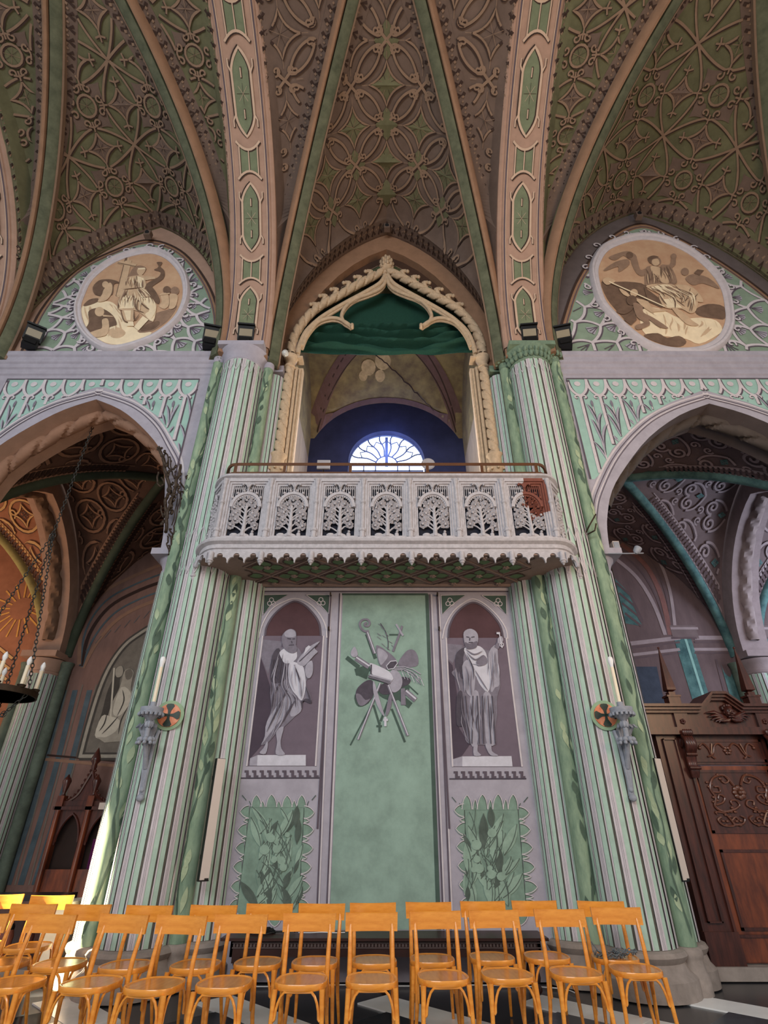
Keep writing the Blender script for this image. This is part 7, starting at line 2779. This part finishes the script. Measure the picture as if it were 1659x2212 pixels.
xa, xb = W(1496, 1530)[0], W(1640, 1530)[0]
xb = 2 * xm - xa
xc, xe = W(1518, 1505)[0], 2 * xm - W(1518, 1505)[0]
zr = W(1560, 1502)[1]
mb = MB()
ent(mb, [(XL, zl), (XR, zl), (XR, zl + 0.09), (XL, zl + 0.09)], 0.16)
ent(mb, [(XL + 0.02, zl + 0.09), (XR - 0.02, zl + 0.09), (XR - 0.02, zt - 0.10), (xb, zt - 0.10), (xe, zr - 0.09), (xc, zr - 0.09), (xa, zt - 0.10), (XL + 0.02, zt - 0.10)], 0.11)
mb.build('frieze', dark_wood, po)
mb = MB()
for k, (d, t) in enumerate(((0.17, 0.10), (0.21, 0.065), (0.25, 0.03))):
    o = 0.03 * k
    ent(mb, [(XL - o, zt - t), (xa, zt - t), (xc, zr - t), (xe, zr - t), (xb, zt - t), (XR + o, zt - t), (XR + o, zt - t + 0.035), (xb - 0.005, zt - t + 0.035), (xe, zr - t + 0.035), (xc, zr - t + 0.035), (xa + 0.005, zt - t + 0.035), (XL - o, zt - t + 0.035)], d)
mb.build('cornice', dark_wood, po)
# cherub
cx, cz = W(1562, 1548)
mb = MB()
mb.ball((0, -0.05, 0.03), 0.07, 12, 9, (0.9, 0.9, 1.1))
mb.ball((0, -0.115, 0.015), 0.014, 6, 5, (1, 1, 1.3))
mb.ball((0, -0.108, -0.018), 0.016, 7, 5, (1.4, 0.6, 0.5))
for s in (-1, 1):
    mb.ball((s * 0.026, -0.107, 0.042), 0.012, 6, 5, (1.3, 0.6, 0.7))
    mb.ball((s * 0.034, -0.095, 0.005), 0.026, 7, 5, (1, 0.7, 1))
    mb.ball((s * 0.063, -0.045, 0.025), 0.016, 6, 5, (0.6, 0.8, 1.3))
    mb.ball((s * 0.02, -0.09, -0.035), 0.02, 6, 5, (1.2, 0.7, 0.7))
che = mb.build('cherub_head', dark_wood, po, smooth=60)
che.location = (cx, -0.11, cz)
mb = MB()
for k in range(11):
    a = 2 * pi * k / 11
    mb.ball((0.058 * cos(a), -0.04 + 0.02 * cos(a * 2), 0.085 + 0.03 * sin(a)), 0.025, 6, 5)
mb.build('hair', dark_wood, che, smooth=60)
for s in (-1, 1):
    mb = MB()
    for k in range(6):
        L = 0.26 - 0.03 * k
        a = 0.25 - 0.26 * k
        mb.tube([(s * 0.05, -0.03, -0.03 - 0.005 * k), (s * (0.05 + L * 0.6 * cos(a)), -0.05, -0.03 + L * 0.55 * sin(a) + 0.03), (s * (0.05 + L * cos(a * 0.8)), -0.03, -0.02 + L * 0.8 * sin(a * 0.9))], [0.03, 0.026, 0.008], 6, flat=0.6)
    mb.build('wing', dark_wood, che, smooth=60)
mb = MB()
for s in (-1, 1):
    for k in range(4):
        mb.tube([(s * 0.01, -0.05, -0.055), (s * (0.05 + 0.02 * k), -0.06, -0.085), (s * (0.10 + 0.025 * k), -0.03, -0.10 + 0.01 * k)], [0.02, 0.02, 0.006], 6)
mb.build('feather_collar', dark_wood, che, smooth=60)
# consoles under the entablature
for s in (-1, 1):
    x = xm + s * (xm - W(1473, 1600)[0])
    mb = MB()
    for dx in (-0.045, -0.015, 0.015, 0.045):
        mb.tube(smooth_path([(x + dx, -0.12, zl + 0.0), (x + dx, -0.19, zl - 0.07), (x + dx, -0.20, zl - 0.15), (x + dx, -0.13, zl - 0.23), (x + dx * 0.8, -0.10, zl - 0.34), (x + dx * 0.8, -0.12, zl - 0.42), (x + dx * 0.5, -0.09, zl - 0.50)], 4), [0.03] * 25, 7)
    for z in (-0.24, -0.40):
        mb.tube([(x - 0.07, -0.15, zl + z), (x + 0.07, -0.15, zl + z)], 0.024, 7)
    for k in range(5):
        mb.ball((x - 0.05 + 0.025 * k, -0.20, zl + 0.02), 0.025, 6, 5, (0.9, 0.7, 1.6))
    mb.lathe([(0.005, -0.01), (0.05, 0), (0.03, 0.015)], (x - s * -0.08, -0.12, zl - 0.1), 10, M=Matrix.Rotation(pi / 2, 3, 'Y'))
    mb.build('console', dark_wood, po, smooth=60)
    pbox('console_block', x - 0.09, x + 0.09, zl, zt - 0.09, 0.15, 0.0)
    mb = MB()
    for k in range(5):
        a = 2 * pi * k / 5
        mb.ball((x + 0.02 * cos(a), -0.16, zl + 0.16 + 0.02 * sin(a)), 0.017, 6, 5)
    mb.build('rosette', dark_wood, po, smooth=60)
    # obelisk on its pedestal
    ob = empty('obelisk', (x - 0.01, -0.05, zt)); ob.parent = po
    mb = MB(); mb.box((0, 0, 0.06), (0.16, 0.14, 0.12)); mb.box((0, 0, 0.13), (0.19, 0.16, 0.025)); mb.box((0, 0, 0.165), (0.09, 0.09, 0.05)); mb.build('pedestal', dark_wood, ob)
    mb = MB(); mb.lathe([(0.02, 0.19), (0.088, 0.215), (0.085, 0.25), (0.008, 0.80), (0.0, 0.80)], (0, 0, 0), 4, a0=pi / 4, a1=2 * pi + pi / 4); mb.build('spire', dark_wood, ob)
    mb = MB(); mb.ball((0, 0, 0.815), 0.018, 8, 6); mb.build('ball_tip', dark_wood, ob)
# overdoor panel and leaf
zo0, zo1 = W(1540, 1652)[1], W(1540, 1600)[1]
pbox('transom', xd0, xd1, zo0, zl, 0.02, 0.06)
pbox('door_leaf', xd0 + 0.01, xd1 - 0.01, 0.13, zo0 - 0.015, 0.0, 0.05, door_wood)
pbox('door_post', xd0 - 0.03, xd0, 0.12, zl, 0.09, 0.0)
pbox('door_post', xd1, xd1 + 0.03, 0.12, zl, 0.09, 0.0)
pbox('threshold', XL, XR, 0.0, 0.12, 0.14, 0.2, stone)


def moulded(x0, x1, z0, z1, d):
    for q in ((x0, x0 + 0.03, z0, z1), (x1 - 0.03, x1, z0, z1), (x0, x1, z0, z0 + 0.03), (x0, x1, z1 - 0.03, z1)):
        pbox('panel_moulding', *q, d + 0.018, 0.0)
    pbox('panel', x0 + 0.03, x1 - 0.03, z0 + 0.03, z1 - 0.03, d + 0.006, 0.0, dark_wood if z0 > 1.0 else door_wood)


pz0, pz1 = W(1560, 1800)[1], W(1560, 1660)[1]
moulded(xd0 + 0.07, xd1 - 0.07, zo0 + 0.03, zo1 + 0.01, 0.02)
moulded(xd0 + 0.07, xd1 - 0.07, pz0, pz1 - 0.02, 0.0)
qz0, qz1 = W(1600, 2035)[1], W(1560, 1835)[1]
moulded(xd0 + 0.10, xd1 - 0.07, max(0.42, qz0), qz1, 0.0)
pbox('kick_board', xd0 + 0.02, xd1 - 0.02, 0.14, 0.36, 0.012, 0.0, door_wood)
pbox('rail_moulding', xd0 + 0.02, xd1 - 0.02, 0.36, 0.385, 0.03, 0.0)
# scroll carving
cxm = xm
def carve(pts, r=0.011, d=0.02):
    m.tube([(x, -d, z) for x, z in smooth_path(pts, 4)], r, 5)
m = MB()
zc_ = (pz0 + pz1) / 2
hh = (pz1 - pz0) / 2 - 0.07
ww = (xd1 - xd0) / 2 - 0.17
for s in (-1, 1):
    f = lambda a, b: (cxm + s * a * ww, zc_ + b * hh)
    carve([f(0.12, 0.55), f(0.35, 0.95), f(0.75, 0.85), f(0.95, 0.45), f(0.85, 0.1), f(0.95, -0.25), f(0.7, -0.45), f(0.3, -0.35)], 0.014)
    carve([f(0.35, 0.95), f(0.25, 0.75), f(0.4, 0.65), f(0.5, 0.75)])
    carve([f(0.9, 0.3), f(0.65, 0.3), f(0.65, 0.5), f(0.8, 0.5)])
    carve([f(0.9, -0.2), f(0.65, -0.1), f(0.55, 0.1), f(0.7, 0.2), f(0.78, 0.05)])
    carve([f(0.75, -0.4), f(0.6, -0.65), f(0.5, -0.95), f(0.85, -0.95), f(0.98, -0.75), f(0.85, -0.65)], 0.013)
    carve([f(0.3, -0.35), f(0.12, -0.2), f(0.2, -0.02), f(0.38, -0.05), f(0.35, -0.2)])
    carve([f(0.5, -0.95), f(0.2, -0.9), f(0.08, -0.7), f(0.2, -0.6)])
    carve([f(0.55, -0.8), f(0.38, -0.65), f(0.3, -0.75)])
    carve([f(0.7, -0.5), f(0.98, -0.45), f(0.95, -0.55)])
    for a, b in ((0.95, 0.6), (0.5, 0.92), (0.9, 0.0), (0.6, -0.55), (0.75, -0.85), (0.3, -0.85), (0.4, -0.4)):
        x, z = f(a, b)
        for q in range(3):
            m.ball((x + 0.03 * cos(q * 2.1 + a * 9), -0.02, z + 0.03 * sin(q * 2.1 + a * 9)), 0.018, 5, 4, (1.3, 0.6, 0.9))
for k in range(8):
    a = 2 * pi * k / 8
    m.ball((cxm + 0.055 * cos(a), -0.02, zc_ + 0.28 * hh + 0.055 * sin(a)), 0.034, 6, 4, (1, 0.5, 1))
m.ball((cxm, -0.03, zc_ + 0.28 * hh), 0.03, 7, 5)
zo = (zo0 + zo1) / 2 + 0.02
ho = (zo1 - zo0) / 2 - 0.04
for s in (-1, 1):
    f = lambda a, b: (cxm + s * a * ww, zo + b * ho)
    carve([f(0.95, 0.5), f(0.8, 0.8), f(0.65, 0.2), f(0.6, -0.6), f(0.5, -0.9)], 0.012, 0.04)
    carve([f(0.1, 0.3), f(0.25, 0.8), f(0.42, 0.5), f(0.55, -0.4), f(0.75, -0.7)], 0.012, 0.04)
    carve([f(0.5, 0.8), f(0.55, 0.2), f(0.6, -0.4)], 0.01, 0.04)
    m.ball((cxm + s * 0.95 * ww, -0.04, zo + 0.3 * ho), 0.022, 6, 4)
for k in range(6):
    a = 2 * pi * k / 6
    m.ball((cxm + 0.035 * cos(a), -0.04, zo + 0.035 * sin(a)), 0.022, 6, 4, (1, 0.6, 1))
m.build('carved_scrolls', mat('carving_wood', (104, 62, 46), 0.3, 0.2, 9, spec=0.6), po, smooth=60)
mb = MB(); mb.lathe([(0.012, -0.06), (0.012, 0.06)], (xd0 + 0.01, -0.02, W(1505, 1740)[1] - 0.25), 8); mb.build('hinge', mat('brass_old', (150, 110, 60), 0.4, 0.1, metal=0.8), po)

# ------------------------------------------------------------------ confessional in the left aisle
YC2 = 12.35
cf = empty('confessional', (0, YC2, 0), label='dark wooden Gothic confessional with pointed openings and a carved finial in the left aisle', cat='confessional')


def Cf(x, y):
    p = at(x, y, YC2)
    return (p.x, p.z)


xl0, _ = Cf(132, 1760)
xr0, _ = Cf(235, 1760)
wid = xr0 - xl0
zc0 = Cf(180, 1750)[1]
arch_w = Cf(205, 1800)[0] - Cf(140, 1800)[0]
X0 = Cf(140, 1760)[0] - 0.05
X1 = X0 + 2.3
mb = MB(); mb.box2((X0, 0.02, 0), (X1, 0.5, zc0 + 0.2)); mb.build('back_case', mat('confessional_inside', (38, 20, 14), 0.6, 0.2), cf)
ux = (Cf(205, 1760)[0] - Cf(140, 1760)[0])
for k in range(4):
    x = X0 + k * ux
    if x > X1 + 0.1:
        continue
    mb = MB(); mb.box((x, -0.12, zc0 / 2), (0.10, 0.12, zc0)); mb.lathe([(0.055, 0), (0.055, zc0)], (x, -0.2, 0), 10); mb.box((x, -0.16, zc0 + 0.12), (0.13, 0.16, 0.26)); mb.build('post', door_wood, cf, smooth=40)
    mb = MB(); mb.lathe([(0.05, zc0 + 0.25), (0.03, zc0 + 0.29), (0.04, zc0 + 0.33), (0.085, zc0 + 0.52), (0.06, zc0 + 0.57), (0.03, zc0 + 0.60), (0.012, zc0 + 0.64)], (x, -0.16, 0), 10); mb.build('urn', dark_wood, cf, smooth=50)
for k in range(3):
    xa_ = X0 + k * ux + 0.05
    xb_ = xa_ + ux - 0.1
    if xb_ > X1 + 0.2:
        continue
    xm_ = (xa_ + xb_) / 2
    pts = arch_pts(xm_, (xb_ - xa_) / 2 - 0.03, zc0 - 0.55, 0.48, 12)
    mb = MB()
    mb.prism([(xa_, zc0 - 0.6), (xa_ + 0.03, zc0 - 0.6)] + pts + [(xb_ - 0.03, zc0 - 0.6), (xb_, zc0 - 0.6), (xb_, zc0), (xa_, zc0)], -0.16, -0.10)
    mb.tube([(x, -0.17, z) for x, z in pts], 0.025, 6)
    mb.build('arched_head', dark_wood, cf)
    mb = MB(); mb.box2((xa_, -0.16, 0), (xb_, -0.10, 0.75)); mb.build('kneeling_panel', door_wood, cf)
mb = MB(); mb.box2((X0 - 0.1, -0.24, zc0), (X1 + 0.1, 0.2, zc0 + 0.06)); mb.box2((X0 - 0.05, -0.18, zc0 + 0.06), (X1 + 0.05, 0.1, zc0 + 0.16)); mb.build('cornice', dark_wood, cf)
xg = X0 + ux * 0.5 + 0.0
xg = Cf(200, 1700)[0]
mb = MB()
for s in (-1, 1):
    pth = smooth_path([(xg + s * ux * 0.55, zc0 + 0.16), (xg + s * ux * 0.3, zc0 + 0.28), (xg + s * 0.08, zc0 + 0.52), (xg, zc0 + 0.72)], 5)
    mb.tube([(x, -0.15, z) for x, z in pth], 0.03, 6)
    for x, z in pth[::2]:
        mb.ball((x + s * 0.04, -0.15, z + 0.02), 0.028, 6, 4)
mb.prism([(xg - ux * 0.5, zc0 + 0.16), (xg + ux * 0.5, zc0 + 0.16), (xg + 0.12, zc0 + 0.42), (xg, zc0 + 0.66), (xg - 0.12, zc0 + 0.42)], -0.14, -0.10)
mb.build('gable', dark_wood, cf, smooth=50)
mb = MB(); mb.lathe([(0.03, zc0 + 0.70), (0.06, zc0 + 0.78), (0.05, zc0 + 0.84), (0.10, zc0 + 0.90), (0.09, zc0 + 0.95), (0.06, zc0 + 1.03), (0.02, zc0 + 1.12), (0.0, zc0 + 1.16)], (xg, -0.15, 0), 10); mb.build('finial', dark_wood, cf, smooth=50)
mb = MB()
xq = X0 + ux * 1.35
n = 14
vs = []
for i in range(n + 1):
    x = xq - 0.05 + 0.35 * i / n
    for z in (0.1, zc0 - 0.5):
        vs.append((x, -0.05 + 0.03 * sin(i * 1.9), z))
mb.add(vs, [(2 * i, 2 * i + 2, 2 * i + 3, 2 * i + 1) for i in range(n)])
mb.build('purple_drape', mat('purple_cloth', (104, 40, 92), 0.85, 0.15), cf, smooth=60)
mb = MB(); p = Cf(233, 1742); mb.box((p[0], -0.25, p[1]), (0.13, 0.01, 0.12)); mb.build('paper_note', white_strip, cf)

# ------------------------------------------------------------------ marble balustrade under the left arch
ba = empty('marble_balustrade', (-5.3, 7.55, 0), label='low marble balustrade with a black top rail behind the sunlit chairs on the left', cat='balustrade')
rm = mat('reddish_marble', (150, 92, 80), 0.4, 0.25, 9, rgb2=(100, 60, 54))
mb = MB(); mb.box2((-1.9, -0.18, 0.72), (1.62, 0.18, 0.775)); mb.build('top_rail', mat('black_marble', (34, 34, 38), 0.2, 0.2, 5, spec=0.6), ba)
mb = MB(); mb.box2((-1.9, -0.15, 0), (1.62, 0.15, 0.12)); mb.build('foot_rail', stone, ba)
bp = None
for k in range(15):
    x = -1.8 + 0.235 * k
    if bp is None:
        mb = MB(); mb.lathe([(0.06, 0.12), (0.06, 0.17), (0.035, 0.20), (0.07, 0.32), (0.075, 0.38), (0.04, 0.52), (0.035, 0.60), (0.06, 0.64), (0.06, 0.72)], (0, 0, 0), 12)
        bp = mb.build('baluster', rm, ba, smooth=40); o = bp
        mb = MB(); mb.ball((0, -0.0, 0.46), 0.062, 10, 7); mb.build('black_knob', black, bp, smooth=60)
    else:
        o = copy_tree(bp)
    o.parent = ba
    o.location = (x, 0, 0)
mb = MB(); mb.box2((1.50, -0.2, 0), (1.74, 0.2, 0.72)); mb.box2((1.46, -0.23, 0.66), (1.78, 0.23, 0.715)); mb.build('end_pier', mat('pale_marble', (226, 214, 196), 0.4, 0.12, 4), ba)

# dangling cord in the right aisle
mb = MB(); mb.tube([(0, 0, 0), (0.01, 0, 1.5), (0.0, 0, 3.4)], 0.012, 5)
o = mb.build('hanging_cord', iron)
p = at(1395, 1540, 8.3)
o.location = (p.x, 8.3, p.z)
props(o, 'thin dark cord hanging beside the right arch respond', 'cord')
